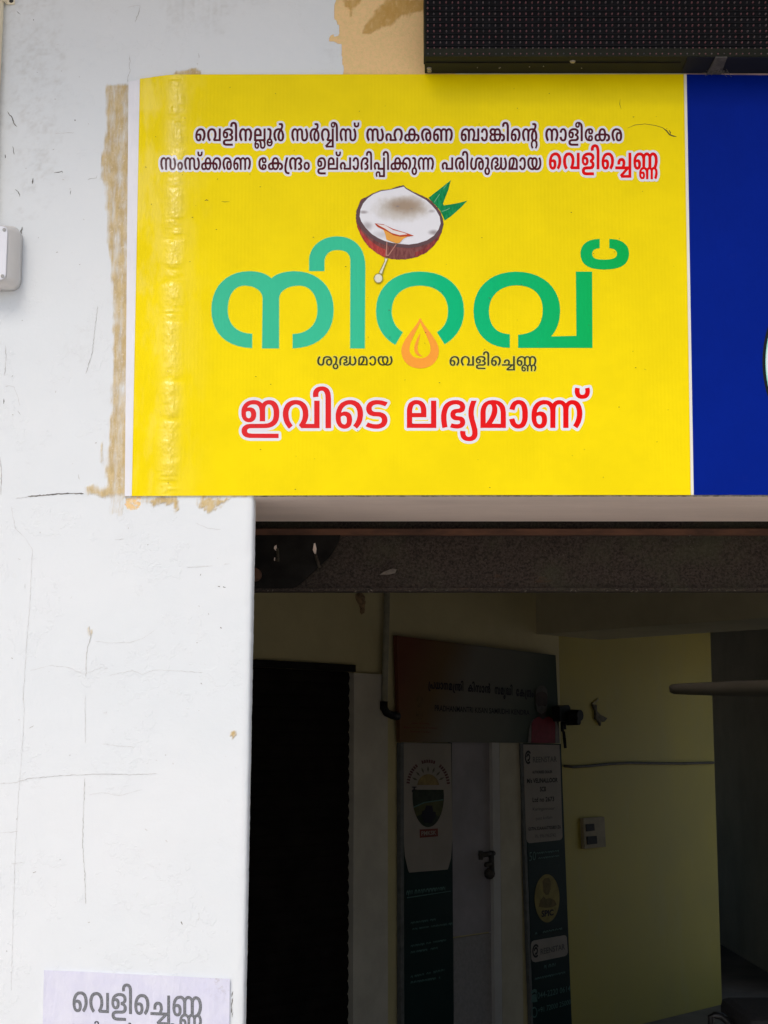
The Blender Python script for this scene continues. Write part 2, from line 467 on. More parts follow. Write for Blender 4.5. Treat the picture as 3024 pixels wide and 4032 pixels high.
# outlines of the printed words and pictures: start point, then steps, in half pixels of the photograph
OUTLINES = {
    'headline_red': '4680 1136 -13 5 -9 10 -4 10 -2 8 1 17 2 3 21 -4 0 -15 2 -6 4 -4 4 -1 4 2 4 6 3 14 1 15 0 137 1 1 21 0 1 -2 0 -144 -3 -25 -5 -12 -9 -10 -13 -5|4374 1200 -11 1 -15 8 -9 8 -7 12 -5 14 -4 16 -1 33 2 10 3 13 5 9 6 7 7 4 8 2 8 -1 7 -3 6 -6 5 -11 3 -14 0 -18 -3 -15 -4 -7 -10 -7 -12 -1 -6 2 -1 -1 5 -16 8 -10 10 -5 10 1 7 4 4 5 5 11 2 14 0 19 -2 13 -4 14 -8 18 17 13 10 -17 8 -24 3 -20 -1 -28 -6 -19 -8 -14 -6 -5 -9 -6 -10 -3|4471 1201 -10 3 -6 3 -10 11 -7 15 -4 18 -1 24 3 23 7 21 10 17 2 0 16 -13 -7 -16 -4 -14 -2 -12 -1 -20 2 -15 4 -11 6 -7 9 -4 7 1 6 4 5 9 4 12 1 12 -1 19 -4 19 -8 19 10 14 67 0 0 -130 -21 0 -2 1 0 105 -1 1 -23 0 -2 -1 5 -14 3 -22 0 -26 -6 -20 -8 -14 -9 -8 -14 -5|4627 1201 -14 3 -12 7 -7 6 -6 10 -4 11 -3 15 0 16 2 12 7 14 6 6 5 3 14 1 11 -6 6 -10 3 -9 1 -17 -2 -10 -3 -7 -6 -7 -8 -4 -10 0 6 -5 8 -4 12 -2 10 1 9 3 3 4 3 5 0 10 -3 5 -4 3 -7 2 0 22 1 1 7 2 4 3 3 6 0 9 -3 5 -6 4 -36 1 -13 3 -7 4 -8 10 -3 6 -1 8 0 11 1 7 5 9 5 6 14 6 10 1 60 0 1 -2 0 -20 -1 -2 -62 -1 -6 -2 -4 -6 2 -9 3 -3 4 -1 39 -1 16 -5 8 -10 5 -14 0 -14 -2 -8 -5 -8 -7 -7 10 -11 3 -9 1 -12 -5 -15 -8 -11 -12 -7 -11 -3|4781 1201 -13 4 -10 8 -9 11 -6 13 -3 12 -3 18 0 25 3 17 9 18 6 6 6 2 7 2 9 -2 6 -3 7 -7 5 -11 2 -12 0 -18 -4 -17 -4 -6 -9 -6 -11 -1 -8 2 -1 -1 6 -16 8 -10 10 -5 10 1 6 3 5 6 4 9 3 15 0 21 -2 12 -5 14 -7 18 17 13 10 -18 6 -15 3 -15 2 -29 -3 -19 -8 -19 -10 -12 -6 -5 -9 -3|5031 1201 -11 3 -9 5 -11 14 -6 12 -4 13 -2 13 0 22 3 26 3 9 6 9 9 7 10 3 10 -2 6 -3 7 -9 6 -16 0 -22 -2 -12 -5 -10 -6 -6 -7 -3 -7 0 -10 3 0 -3 6 -17 6 -7 5 -3 6 -3 9 1 6 2 5 7 4 17 0 64 -8 6 -9 10 -5 13 -3 15 1 25 2 9 4 9 5 6 5 3 12 1 9 -3 5 -8 4 -13 0 -15 -4 -13 -3 -6 -6 -3 -9 -1 -6 1 2 -8 5 -5 6 -4 8 0 5 2 5 6 3 12 1 57 2 1 17 -1 1 -68 3 -8 7 -1 4 3 2 9 0 65 2 1 17 -1 0 -66 3 -9 2 -1 4 -1 3 2 3 5 3 15 -2 21 -7 25 17 10 7 -19 4 -22 0 -20 -1 -9 -3 -9 -6 -10 7 -24 4 -23 -1 -32 -2 -11 -6 -15 -10 -12 -13 -6 -11 0 -5 2 -7 4 -7 7 -9 -8 -5 -3 -5 -2 -10 0 -11 5 -9 10 -8 -8 -8 -4 -8 -3|4950 1203 -1 2 0 105 -29 0 5 -18 0 -17 -4 -14 -5 -9 -7 -5 -7 -3 -11 0 -14 4 -8 9 -6 14 -1 20 2 6 21 -3 0 -15 2 -6 4 -5 7 1 3 5 2 13 -2 10 -4 12 -2 1 -48 0 -2 1 0 21 1 2 75 0 -39 44 11 22 78 0 1 -1 0 -195 -1 -1|5093 1224 4 1 5 3 4 9 0 10 0 68 -11 10 -14 -11 1 -76 4 -10|5138 1225 5 -1 3 2 7 10 3 18 0 20 -2 18 -7 21 -8 3 -7 6 -2 -3 0 -80 3 -11|4603 1255 8 1 3 6 0 15 -3 5 -2 2 -6 -3 -3 -8 0 -16|4351 1276 6 3 3 12 -1 17 -3 4 -3 2 -4 -2 -3 -5 -3 -18 0 -8 3 -3|4766 1276 3 1 3 2 3 11 -1 16 -2 5 -4 3 -4 -2 -3 -3 -3 -20 0 -8 3 -3|5017 1276 6 3 3 14 -1 15 -3 4 -3 2 -4 -2 -3 -5 -3 -15 0 -12|4948 1335 1 2 0 40 -39 1|5054 1369 6 1 3 7 -1 13 -5 4 -4 -3 -3 -10 0 -8',
    'headline_red_outline': '4677 1117 -18 7 -15 14 -8 18 -3 25 -26 5 -12 6 -10 8 -6 -10 -10 -5 -32 0 -8 5 -6 10 -9 -9 -10 -5 -24 -5 -16 2 -13 4 -12 9 -12 15 -6 -9 -12 -11 -10 -5 -13 -4 -13 -1 -14 2 -22 10 -10 10 -12 18 -7 17 -4 26 0 31 3 20 9 20 15 14 10 5 16 2 12 -3 12 -7 12 8 11 1 11 -6 12 -20 11 19 10 7 7 1 6 -2 18 -14 8 9 9 3 66 0 4 15 6 12 10 10 9 5 24 6 62 0 11 -3 8 -9 1 -36 28 0 7 -3 5 -6 16 10 10 2 18 -1 15 -8 11 8 8 2 9 -3 7 -6 12 5 36 1 -14 16 -2 11 12 29 9 8 8 2 80 0 11 -4 7 -10 1 -60 11 7 12 3 0 27 4 19 9 16 8 7 8 5 10 2 13 0 11 -4 10 3 20 0 8 -2 7 2 21 0 11 -4 8 4 7 1 8 -2 7 -7 10 -24 4 -25 -1 -30 -7 -23 8 -34 0 -39 -3 -19 -7 -19 -7 -10 -14 -12 -11 -4 -13 -2 -14 2 -11 5 -11 -5 -14 -2 -11 2 -14 6 -15 -6 -16 -2 -13 2 -12 4 -12 7 -9 8 -4 -10 -8 -6 -33 -1 -9 4 -6 9 -1 41 -17 -11 -12 -3 -13 0 -20 6 -15 14 -6 -22 -8 -16 -12 -13 -14 -8 -22 -5 -18 2 -16 7 -17 14 -3 -41 -3 -12 -7 -14 -8 -9 -14 -8 -12 -3|4478 1248 2 3 2 15 -3 24 -3 -23',
    'notice_title': '996 7747 -12 3 -6 4 -7 6 -3 6 -5 17 0 19 3 4 17 -2 -1 -16 2 -9 3 -7 7 -5 6 -1 6 2 5 5 3 5 3 13 1 19 0 172 18 2 1 -2 0 -183 -1 -13 -5 -18 -5 -8 -6 -6 -12 -6|624 7809 -12 3 -14 9 -8 11 -8 15 -6 23 -2 18 0 21 3 25 5 14 7 11 6 5 8 4 13 1 6 -2 8 -4 5 -7 5 -16 2 -13 -1 -18 -5 -19 -7 -9 -11 -6 -13 0 -10 4 -1 -2 6 -23 4 -8 7 -9 7 -5 8 -3 8 -1 9 2 7 4 8 10 5 11 4 16 0 32 -2 13 -5 18 -12 20 13 16 8 -10 8 -13 8 -27 3 -21 0 -19 -3 -24 -9 -22 -5 -7 -8 -9 -9 -5 -10 -3|749 7814 -15 6 -8 5 -6 6 -8 17 -6 22 -1 24 4 32 7 22 11 19 5 6 14 -15 -12 -20 -7 -21 -2 -16 0 -19 2 -14 4 -12 8 -14 11 -7 8 -1 11 2 10 8 7 14 4 16 1 29 -2 19 -5 16 -11 19 8 14 3 2 73 3 0 -154 -11 -1 -8 1 0 133 -10 1 -29 -1 -1 -1 9 -24 4 -24 0 -32 -7 -25 -9 -17 -13 -12 -15 -5|933 7822 -15 4 -13 6 -11 10 -9 15 -4 13 -2 14 1 24 4 16 8 14 12 7 16 0 6 -3 5 -4 6 -10 4 -14 0 -18 -4 -15 -5 -9 -8 -7 -8 -2 -8 0 -6 2 0 -1 10 -13 12 -7 11 -3 13 0 8 2 9 5 6 6 4 10 0 8 -2 10 -5 7 -7 3 -9 2 -1 18 15 4 6 7 4 9 -1 16 -5 9 -10 4 -48 -1 -15 4 -9 8 -5 9 -2 11 1 16 5 10 5 6 8 6 8 2 14 3 68 3 1 -2 -1 -18 -72 -3 -12 -6 -5 -9 0 -8 2 -6 4 -4 5 -2 22 -1 27 2 12 -3 6 -2 4 -3 7 -7 6 -17 0 -17 -3 -10 -6 -9 -11 -9 10 -8 4 -6 4 -8 1 -16 -4 -19 -5 -7 -7 -7 -10 -6 -14 -4|1113 7830 -14 3 -13 8 -8 9 -8 13 -7 21 -3 23 0 25 3 20 3 12 6 11 8 9 6 4 8 2 14 -2 6 -3 6 -7 6 -15 2 -19 -1 -18 -5 -15 -8 -10 -10 -5 -11 -1 -12 5 -1 -2 7 -25 5 -9 8 -8 8 -5 6 -2 14 2 8 4 8 11 6 13 3 13 0 30 -2 18 -6 16 -12 19 14 16 11 -15 5 -10 8 -25 3 -24 0 -15 -3 -21 -4 -15 -4 -10 -11 -14 -8 -6 -11 -4 -12 -3|1319 7841 -1 2 0 134 -46 -2 6 -16 2 -10 1 -13 -3 -18 -6 -12 -7 -9 -8 -4 -10 -2 -7 0 -9 2 -6 3 -7 6 -5 10 -3 10 -1 18 3 10 17 -2 0 -21 5 -12 3 -3 5 -2 6 0 5 3 3 3 4 9 1 18 -3 15 -7 15 -9 1 -49 -3 -7 1 0 17 1 2 103 4 -54 53 10 21 81 4 10 -1 0 -228 -1 -2|1408 7843 -12 3 -11 7 -8 9 -8 14 -3 10 -4 16 -2 37 4 31 4 11 6 10 10 9 8 3 12 0 10 -5 8 -10 5 -18 1 -22 -4 -18 -6 -12 -6 -6 -6 -2 -9 -2 -10 2 -7 4 1 -10 4 -14 5 -10 5 -8 9 -7 11 -3 11 2 8 4 6 8 3 12 2 13 0 84 -12 8 -7 8 -6 10 -3 11 -2 12 0 24 3 15 4 11 8 8 7 3 6 1 10 -2 4 -3 7 -10 3 -11 0 -18 -3 -10 -3 -7 -5 -6 -10 -4 -4 0 -10 4 -1 -1 5 -14 6 -7 9 -4 9 0 6 2 5 4 6 14 2 13 0 59 16 1 0 -61 2 -17 5 -11 4 -2 5 0 4 1 4 4 4 12 0 75 17 1 1 -78 2 -7 4 -4 4 -2 5 0 6 4 4 7 3 14 0 14 -3 17 -10 25 9 9 5 3 12 -27 4 -15 1 -17 -1 -17 -4 -13 -5 -10 -5 -6 10 -24 4 -18 2 -19 0 -20 -2 -17 -6 -19 -4 -10 -11 -12 -9 -6 -8 -2 -10 0 -9 3 -8 6 -7 9 -12 -15 -11 -5 -13 -1 -8 3 -8 6 -8 10 -13 -14 -8 -4 -11 -3|1479 7866 9 0 4 1 5 4 5 11 2 12 0 92 -11 6 -7 8 -7 -7 -14 -8 -1 -1 1 -94 1 -8 4 -10 5 -5|1542 7868 5 0 5 3 4 5 6 10 5 24 0 28 -5 25 -10 24 -12 5 -8 7 -8 -9 0 -92 2 -14 4 -10 4 -4|905 7881 6 0 5 2 3 5 2 8 0 16 -1 7 -3 5 -4 3 -7 -1 -3 -2 -3 -6 -3 -8 -1 -16 1 -7 2 -3|602 7894 8 -1 4 2 5 6 3 10 1 16 -2 11 -3 7 -6 4 -7 -1 -5 -5 -6 -17 -1 -26 2 -3|1091 7914 6 1 6 3 3 6 2 8 1 14 -2 12 -4 9 -6 4 -7 -3 -5 -5 -6 -19 0 -24 6 -4|1389 7928 7 -1 6 3 4 8 2 6 1 19 -2 9 -4 8 -5 3 -5 0 -7 -5 -5 -14 -2 -30 4 -4|1315 7996 2 0 1 2 0 55 -59 -2|1438 8042 4 -1 4 2 3 4 2 6 -1 19 -2 5 -4 2 -4 0 -4 -3 -3 -6 -2 -9 -1 -15',
    'notice_title_outline': '994 7746 -10 2 -8 4 -6 7 -4 6 -3 9 -2 8 1 21 1 3 1 2 20 -3 0 -16 1 -9 4 -8 5 -3 5 -1 6 2 4 4 3 5 3 13 1 18 0 173 2 2 19 1 2 -3 0 -185 -1 -12 -3 -12 -4 -10 -11 -12 -12 -5 -8 -2|622 7808 -10 2 -14 10 -10 11 -7 15 -7 23 -2 19 0 22 4 25 5 14 7 11 6 5 8 4 15 1 6 -1 7 -5 6 -7 6 -16 2 -13 -1 -20 -2 -10 -4 -9 -7 -10 -8 -4 -10 -3 -8 1 -7 3 -1 -2 6 -19 4 -8 6 -9 7 -4 8 -4 6 0 9 2 7 4 8 9 4 11 4 16 1 30 -2 14 -6 18 -12 20 12 15 4 2 8 -10 8 -12 4 -11 5 -17 3 -21 0 -21 -4 -24 -8 -22 -9 -11 -5 -5 -10 -6 -10 -3|747 7813 -14 5 -8 6 -6 6 -9 17 -6 22 -1 26 4 31 8 23 11 19 4 6 2 1 16 -17 -13 -21 -6 -21 -2 -15 0 -17 4 -22 5 -13 6 -7 8 -5 12 -1 10 4 8 10 6 14 3 15 1 23 -3 20 -5 16 -11 19 10 17 63 4 14 -1 0 -157 -19 -1 -3 2 0 133 -8 0 -26 -1 -2 -1 5 -11 5 -15 3 -19 -1 -33 -6 -26 -10 -17 -4 -5 -10 -8 -8 -3 -10 -3|931 7821 -14 3 -15 8 -12 12 -7 13 -3 12 -2 14 0 25 5 17 7 13 8 6 6 3 4 1 13 -1 7 -3 5 -5 6 -10 3 -15 0 -18 -3 -16 -5 -9 -8 -7 -8 -3 -12 0 8 -9 10 -6 11 -3 17 1 5 1 8 5 5 5 3 9 0 12 -4 9 -7 5 -11 2 -1 1 0 19 1 2 11 3 7 5 3 4 2 7 -1 14 -4 8 -9 4 -48 -1 -11 3 -9 5 -6 5 -5 9 -2 11 0 11 2 7 5 11 6 6 8 5 7 3 15 3 69 2 1 -1 0 -18 -2 -3 -72 -4 -11 -5 -4 -8 -1 -8 2 -5 4 -3 4 -2 21 -1 29 1 12 -2 6 -2 4 -3 7 -8 4 -7 3 -10 0 -18 -3 -10 -6 -10 -9 -8 10 -10 3 -6 3 -9 0 -19 -5 -16 -11 -13 -14 -7 -16 -4|1111 7828 -13 3 -12 8 -10 10 -7 13 -7 20 -4 24 0 27 3 20 4 12 7 13 7 8 7 3 8 3 8 0 6 -2 7 -4 7 -7 5 -15 3 -19 -2 -19 -5 -16 -4 -6 -10 -8 -9 -2 -8 0 -9 3 -1 -2 7 -21 5 -9 7 -8 8 -4 6 -2 12 2 8 4 8 9 5 14 3 13 1 29 -3 17 -5 15 -12 21 12 16 4 2 11 -15 6 -11 8 -25 3 -24 0 -16 -3 -22 -4 -14 -5 -12 -12 -14 -8 -6 -10 -4 -12 -2|1317 7840 -1 135 -42 -2 5 -13 3 -10 0 -15 -3 -18 -5 -13 -8 -8 -8 -5 -10 -2 -9 0 -9 2 -6 3 -7 7 -6 10 -2 9 -1 21 1 9 1 1 20 -1 2 -2 -2 -10 1 -10 4 -10 3 -4 5 -2 3 0 6 2 2 3 4 9 2 16 -3 16 -7 14 -56 -2 -8 0 -1 1 -1 19 2 2 100 5 -52 51 0 4 11 18 81 4 11 0 2 -1 0 -231 -2 -2|1406 7842 -11 3 -11 7 -8 9 -9 15 -3 10 -4 20 -2 34 2 16 3 14 4 12 5 10 11 9 9 3 12 0 11 -4 9 -11 5 -18 1 -24 -4 -18 -6 -12 -8 -7 -6 -2 -8 -2 -8 1 -8 3 0 -5 5 -15 4 -10 5 -7 8 -6 12 -3 9 1 8 5 5 7 4 11 1 14 0 82 -1 1 -10 6 -8 9 -5 10 -4 11 -2 13 0 24 3 16 4 10 9 10 7 3 8 1 10 -3 4 -3 7 -10 3 -12 0 -18 -2 -10 -3 -8 -6 -6 -7 -3 -8 -1 -8 1 4 -11 6 -6 8 -4 8 0 5 2 5 4 6 14 1 13 0 59 2 2 17 0 1 -62 1 -17 5 -10 4 -2 3 -1 4 2 3 3 4 11 1 76 2 2 17 0 1 -2 0 -74 4 -12 5 -3 4 -1 6 4 4 6 3 14 0 13 -3 17 -11 27 14 13 3 0 8 -14 5 -14 4 -16 1 -16 -1 -14 -3 -14 -5 -12 -6 -7 9 -23 5 -18 2 -20 0 -21 -2 -17 -6 -19 -4 -9 -12 -14 -10 -5 -8 -3 -11 0 -9 3 -5 4 -9 10 -4 -7 -10 -8 -8 -4 -14 0 -8 2 -5 3 -11 12 -12 -13 -8 -4 -11 -3|1481 7867 10 1 5 4 5 11 1 11 0 91 -10 5 -6 7 -9 -7 -11 -7 0 -93 2 -8 4 -9 4 -4|1540 7870 6 0 5 2 5 6 4 8 3 9 3 15 0 27 -5 25 -11 24 -11 4 -7 6 -6 -7 0 -91 2 -13 4 -9 3 -4|907 7882 4 1 4 2 5 11 -1 19 -3 8 -4 3 -5 -1 -3 -3 -3 -6 -3 -11 0 -12 1 -6 4 -3|604 7895 8 1 4 4 4 12 1 14 -1 10 -3 8 -6 4 -6 -2 -4 -4 -4 -10 -2 -11 0 -21 4 -3|1090 7916 6 1 5 3 3 4 2 9 1 12 -2 13 -3 8 -6 3 -6 -2 -3 -5 -4 -8 -2 -11 -1 -21 5 -4|1391 7929 5 0 5 3 4 6 1 6 1 18 -1 9 -4 8 -4 3 -6 -2 -5 -4 -4 -10 -2 -12 0 -20 3 -2|1315 7998 1 2 0 51 -52 -2|1440 8043 7 3 3 8 -1 18 -2 4 -4 2 -5 -2 -3 -6 -3 -17 0 -7',
    'notice_body': '757 8041 -8 3 -4 5 -2 4 0 9 2 1 9 -1 0 -8 4 -4 6 0 2 2 3 9 0 69 10 1 1 -2 -1 -73 -2 -6 -5 -6 -8 -3|1013 8054 -3 2 1 6 8 1 3 1 2 3 -1 7 -4 5 -14 -2 -9 3 -6 3 -5 6 -3 8 -1 17 2 8 4 8 5 7 3 0 5 -5 -6 -9 -3 -9 0 -12 3 -7 3 -5 5 -3 11 -1 -9 19 -1 10 1 11 5 9 4 3 13 1 4 -1 6 -5 2 -5 2 -8 -1 -14 -3 -9 -8 -13 5 -9 2 -9 -3 -6 -3 -4 -5 -2|1350 8059 -7 3 -2 4 -2 4 1 8 4 6 7 2 5 1 6 -3 2 -2 3 -7 -1 -6 3 3 3 8 1 8 0 60 9 1 1 -2 0 -62 -3 -13 -6 -8 -6 -4 -6 -1|1241 8061 -3 1 2 8 8 -1 3 2 2 5 -1 5 -4 5 -16 -2 -9 2 -7 4 -4 5 -4 9 -2 9 1 8 5 13 7 10 3 0 5 -6 -5 -7 -4 -9 -1 -10 2 -8 2 -4 6 -5 5 -2 9 0 0 1 -8 14 -2 7 1 16 2 7 6 5 7 3 7 0 8 -3 4 -4 4 -14 -1 -11 -2 -8 -4 -8 -6 -7 5 -9 2 -9 -2 -6 -5 -5 -5 -1|574 8065 -8 3 -5 2 -4 5 -4 6 -3 13 2 18 4 8 8 5 10 0 7 -5 3 -8 0 -9 -2 -7 -7 -6 -8 -1 -5 2 -1 -1 3 -8 6 -6 6 -3 7 1 8 4 5 11 1 7 -2 10 -3 6 -5 8 7 6 6 -7 5 -9 2 -12 -1 -14 -6 -11 -7 -5 -9 -3|1486 8065 -1 3 0 8 3 8 4 3 6 2 10 0 7 -3 3 -4 2 -6 -1 -10 -9 1 -1 11 -2 2 -5 1 -4 -1 -3 -3 -1 -10|1352 8066 4 0 2 4 0 6 -3 3 -4 -1 -3 -3 0 -5|635 8067 -9 3 -4 4 -5 8 -2 6 0 11 1 9 4 10 6 8 2 1 7 -6 -7 -11 -2 -7 -1 -7 3 -11 5 -7 5 -3 6 0 8 5 4 6 1 6 -1 14 -2 8 -5 6 3 6 3 1 36 1 0 -58 -8 -1 -2 1 -1 49 -15 0 -2 -1 4 -12 1 -14 -4 -14 -6 -6 -6 -4 -6 -1|726 8070 -12 3 -9 9 -4 10 0 8 3 8 4 5 8 4 7 -1 5 -3 4 -8 0 -9 -1 -4 -7 -6 -10 -2 8 -5 10 -2 6 1 7 3 3 3 0 8 -4 3 -6 1 -1 7 1 2 6 1 3 2 2 4 -1 5 -2 2 -5 2 -23 0 -9 2 -6 7 0 10 5 6 9 4 39 1 1 -1 -1 -7 -34 -1 -6 -2 -3 -3 1 -5 4 -3 22 1 11 -2 7 -6 2 -7 -3 -9 -6 -6 5 -4 2 -4 1 -8 -3 -6 -4 -4 -6 -3 -8 -2|810 8072 -10 3 -4 4 -5 13 -1 10 2 10 2 8 7 11 2 1 7 -6 -6 -9 -2 -9 0 -16 4 -9 7 -3 5 2 3 6 1 42 1 2 8 1 2 -1 0 -42 1 -5 4 -3 6 -1 6 5 3 11 0 9 -2 10 -7 12 8 5 8 -12 4 -13 -1 -16 -5 -11 -6 -6 -6 -2 -11 1 -8 5 -8 -6|890 8074 -6 2 -5 4 -5 12 0 41 6 2 -2 5 -3 9 2 11 5 7 5 3 8 -1 4 -3 3 -8 -2 -10 -7 -5 -8 0 3 -5 2 -2 8 -1 4 1 3 4 2 18 3 8 4 3 5 2 10 -1 7 -5 3 -8 0 -12 -3 -9 3 -2 0 -56 -2 -1 -8 1 -1 48 -42 0 -2 -2 0 -13 31 0 2 -1 0 -17 -5 -12 -10 -6|950 8076 -3 2 1 6 10 2 3 6 0 6 -5 24 -10 8 -3 7 0 9 3 6 3 5 6 3 9 1 4 -2 5 -4 4 -11 -1 -8 -2 -6 -8 -6 5 -21 0 -11 -1 -7 -4 -6 -7 -3|1107 8081 -11 6 -3 6 -3 11 0 10 2 10 4 8 6 9 2 -1 7 -5 -9 -16 -1 -16 5 -10 5 -4 7 1 5 7 1 44 11 -1 0 -38 3 -9 4 -3 8 2 3 4 2 30 2 8 3 4 9 5 9 1 9 -3 7 -7 5 -15 -1 -12 -4 -13 -8 -11 -8 6 8 14 1 7 0 11 -4 11 -7 3 -6 -2 -4 -5 -1 -30 -3 -7 -4 -6 -6 -3 -10 -1 -8 3 -4 4 -10 -6|891 8083 7 0 6 4 2 5 0 10 -18 1 -4 -1 2 -13 2 -4|1302 8086 -8 2 -7 4 -7 10 -3 14 3 13 3 7 8 10 7 -4 0 -2 -5 -7 -4 -9 0 -10 1 -8 4 -7 5 -3 8 -1 8 3 7 8 1 6 0 10 -2 9 -6 10 3 5 13 2 -24 18 -1 2 6 8 47 1 0 -87 -3 -1 -7 1 -1 49 -18 0 -1 -1 3 -6 3 -12 -1 -11 -3 -9 -6 -8 -6 -3 -7 -2|1414 8090 -10 3 -5 5 -5 13 0 13 2 7 2 7 8 12 4 -2 4 -4 -4 -7 -4 -8 -1 -9 0 -9 4 -8 3 -3 5 -2 6 2 3 3 1 5 1 42 8 1 3 -1 0 -41 3 -7 4 -3 7 1 4 6 2 31 5 11 10 4 10 1 8 -3 6 -8 4 -10 0 -14 -3 -12 -9 -14 -2 0 -6 6 4 7 4 8 1 8 -1 12 -4 9 -4 2 -5 0 -5 -2 -2 -4 -1 -12 0 -18 -4 -10 -3 -3 -9 -4 -9 0 -6 3 -5 3 -9 -6|714 8092 5 1 3 3 0 8 -4 4 -4 0 -3 -5 -1 -8|1021 8092 1 0 4 8 3 13 -1 14 -2 3 -4 1 -6 -3 -3 -10 2 -13|565 8098 5 0 3 4 1 8 -2 5 -2 2 -6 -1 -3 -6 -1 -10|1249 8099 2 0 4 5 4 14 -1 14 -2 3 -4 2 -4 0 -3 -2 -4 -9 1 -12|957 8131 5 0 3 1 1 3 -1 3 -5 1 -4 -1 -1 -5|912 8135 12 0 4 6 2 11 -2 7 -2 3 -5 1 -4 -3 -2 -16|952 8143 4 3 6 1 6 -4 1 3 -4 6 -5 1 -7 -3 -1 -4|1345 8148 4 1 -1 19 -28 0|887 8150 5 1 2 4 -1 6 -3 2 -4 -2 -2 -5 0 -5',
    'logo_word': '1985 2740 -59 -5 -54 -11 -48 -18 -42 -23 -35 -29 -29 -34 -23 -39 -16 -43 -10 -47 -4 -51 4 -53 10 -48 17 -45 22 -40 29 -34 34 -29 39 -23 44 -18 48 -10 53 -4 22 1 21 2 20 3 19 4 18 5 17 6 15 8 15 8 13 10 12 10 12 -10 14 -10 15 -8 17 -8 18 -6 19 -5 20 -4 21 -3 21 -2 22 -1 55 4 50 10 46 18 40 23 35 29 30 34 23 40 18 45 10 48 4 53 -4 51 -9 47 -16 43 -23 39 -29 34 -35 29 -42 24 -48 18 -55 12 -61 6 0 -111 36 -4 33 -7 29 -11 25 -15 22 -18 18 -21 15 -25 10 -27 6 -31 2 -33 -2 -33 -5 -31 -8 -28 -10 -25 -14 -22 -17 -18 -18 -15 -22 -11 -23 -6 -25 -3 -28 2 -25 3 -23 6 -21 9 -18 10 -16 12 -12 13 -9 15 -6 17 -2 17 0 391 -133 0 5 -391 -2 -17 -5 -17 -8 -15 -11 -13 -13 -12 -17 -10 -19 -9 -21 -6 -23 -3 -25 -2 -24 3 -21 6 -20 11 -17 15 -15 18 -13 22 -9 25 -8 28 -4 31 -2 33 2 33 7 31 10 27 14 25 18 21 22 18 25 14 29 11 31 6 35 3|2435 2134 0 -85 3 -32 9 -29 13 -27 18 -25 22 -21 25 -18 28 -15 32 -11 33 -6 36 -3 39 3 36 7 32 13 29 17 26 22 21 27 17 31 12 36 8 40 2 45 -4 640 -114 0 2 -681 0 -17 -3 -16 -4 -14 -7 -12 -9 -11 -11 -9 -14 -6 -16 -5 -20 -3 -22 -1 -18 1 -16 3 -14 6 -13 7 -12 10 -9 11 -8 12 -5 14 -4 14 -1 16 0 72|3113 2714 -28 -16 -25 -20 -22 -21 -20 -24 -17 -26 -14 -28 -11 -30 -8 -33 -4 -33 -2 -36 4 -55 12 -50 20 -45 27 -40 33 -35 40 -29 45 -23 50 -17 54 -10 59 -4 61 4 56 10 51 17 45 23 39 29 33 35 27 40 19 45 12 50 4 55 -1 34 -5 32 -8 31 -12 30 -14 27 -17 26 -20 24 -22 22 -25 20 -27 17 -61 -94 18 -11 15 -13 13 -14 11 -15 10 -17 8 -17 6 -19 4 -20 2 -21 1 -22 -2 -35 -8 -32 -12 -30 -17 -25 -22 -23 -25 -19 -29 -15 -33 -11 -36 -6 -39 -3 -39 3 -36 6 -32 11 -29 15 -26 19 -21 23 -17 25 -12 30 -8 32 -2 35 0 22 3 21 5 20 6 19 8 17 9 17 12 15 13 14 15 13 16 11|4015 2740 -52 -4 -48 -10 -42 -16 -37 -23 -32 -28 -27 -33 -21 -38 -15 -43 -9 -47 -3 -51 4 -53 11 -49 19 -45 25 -40 32 -35 38 -30 43 -24 49 -17 54 -11 58 -4 63 4 57 11 51 18 45 24 40 30 32 35 26 40 19 43 12 47 4 49 -1 28 -2 26 -4 24 -6 23 -7 22 -8 20 -9 18 -11 18 -11 16 -13 14 200 -4 -4 -506 128 0 3 601 -586 0 0 -104 36 -4 32 -7 29 -10 25 -14 22 -17 18 -21 14 -25 10 -29 6 -32 2 -37 -2 -35 -7 -32 -11 -28 -15 -25 -19 -22 -23 -18 -27 -14 -30 -10 -34 -7 -37 -2 -37 2 -35 7 -32 11 -28 15 -25 19 -21 23 -18 26 -12 29 -8 33 -3 35 2 35 6 31 9 27 12 24 16 20 18 17 22 13 24 9 27 6 29 3|4723 1881 0 73 -22 3 -8 3 -8 3 -7 4 -5 4 -4 6 -3 6 -2 7 -1 7 1 10 3 9 4 7 6 6 8 5 10 4 13 3 14 2 36 2 36 -2 15 -2 14 -3 11 -4 9 -5 7 -6 5 -7 3 -9 1 -10 -1 -7 -2 -7 -4 -7 -5 -5 -6 -5 -7 -4 -8 -3 -8 -2 -20 -3 0 -73 29 2 26 3 24 7 20 9 17 11 14 13 11 14 8 17 5 18 2 20 -2 23 -5 21 -9 19 -12 17 -17 14 -21 12 -25 9 -30 7 -35 4 -40 2 -38 -2 -33 -4 -29 -6 -24 -10 -20 -12 -16 -14 -12 -16 -8 -19 -5 -20 -2 -23 2 -20 5 -19 7 -17 11 -15 14 -13 16 -11 20 -9 23 -6 25 -4',
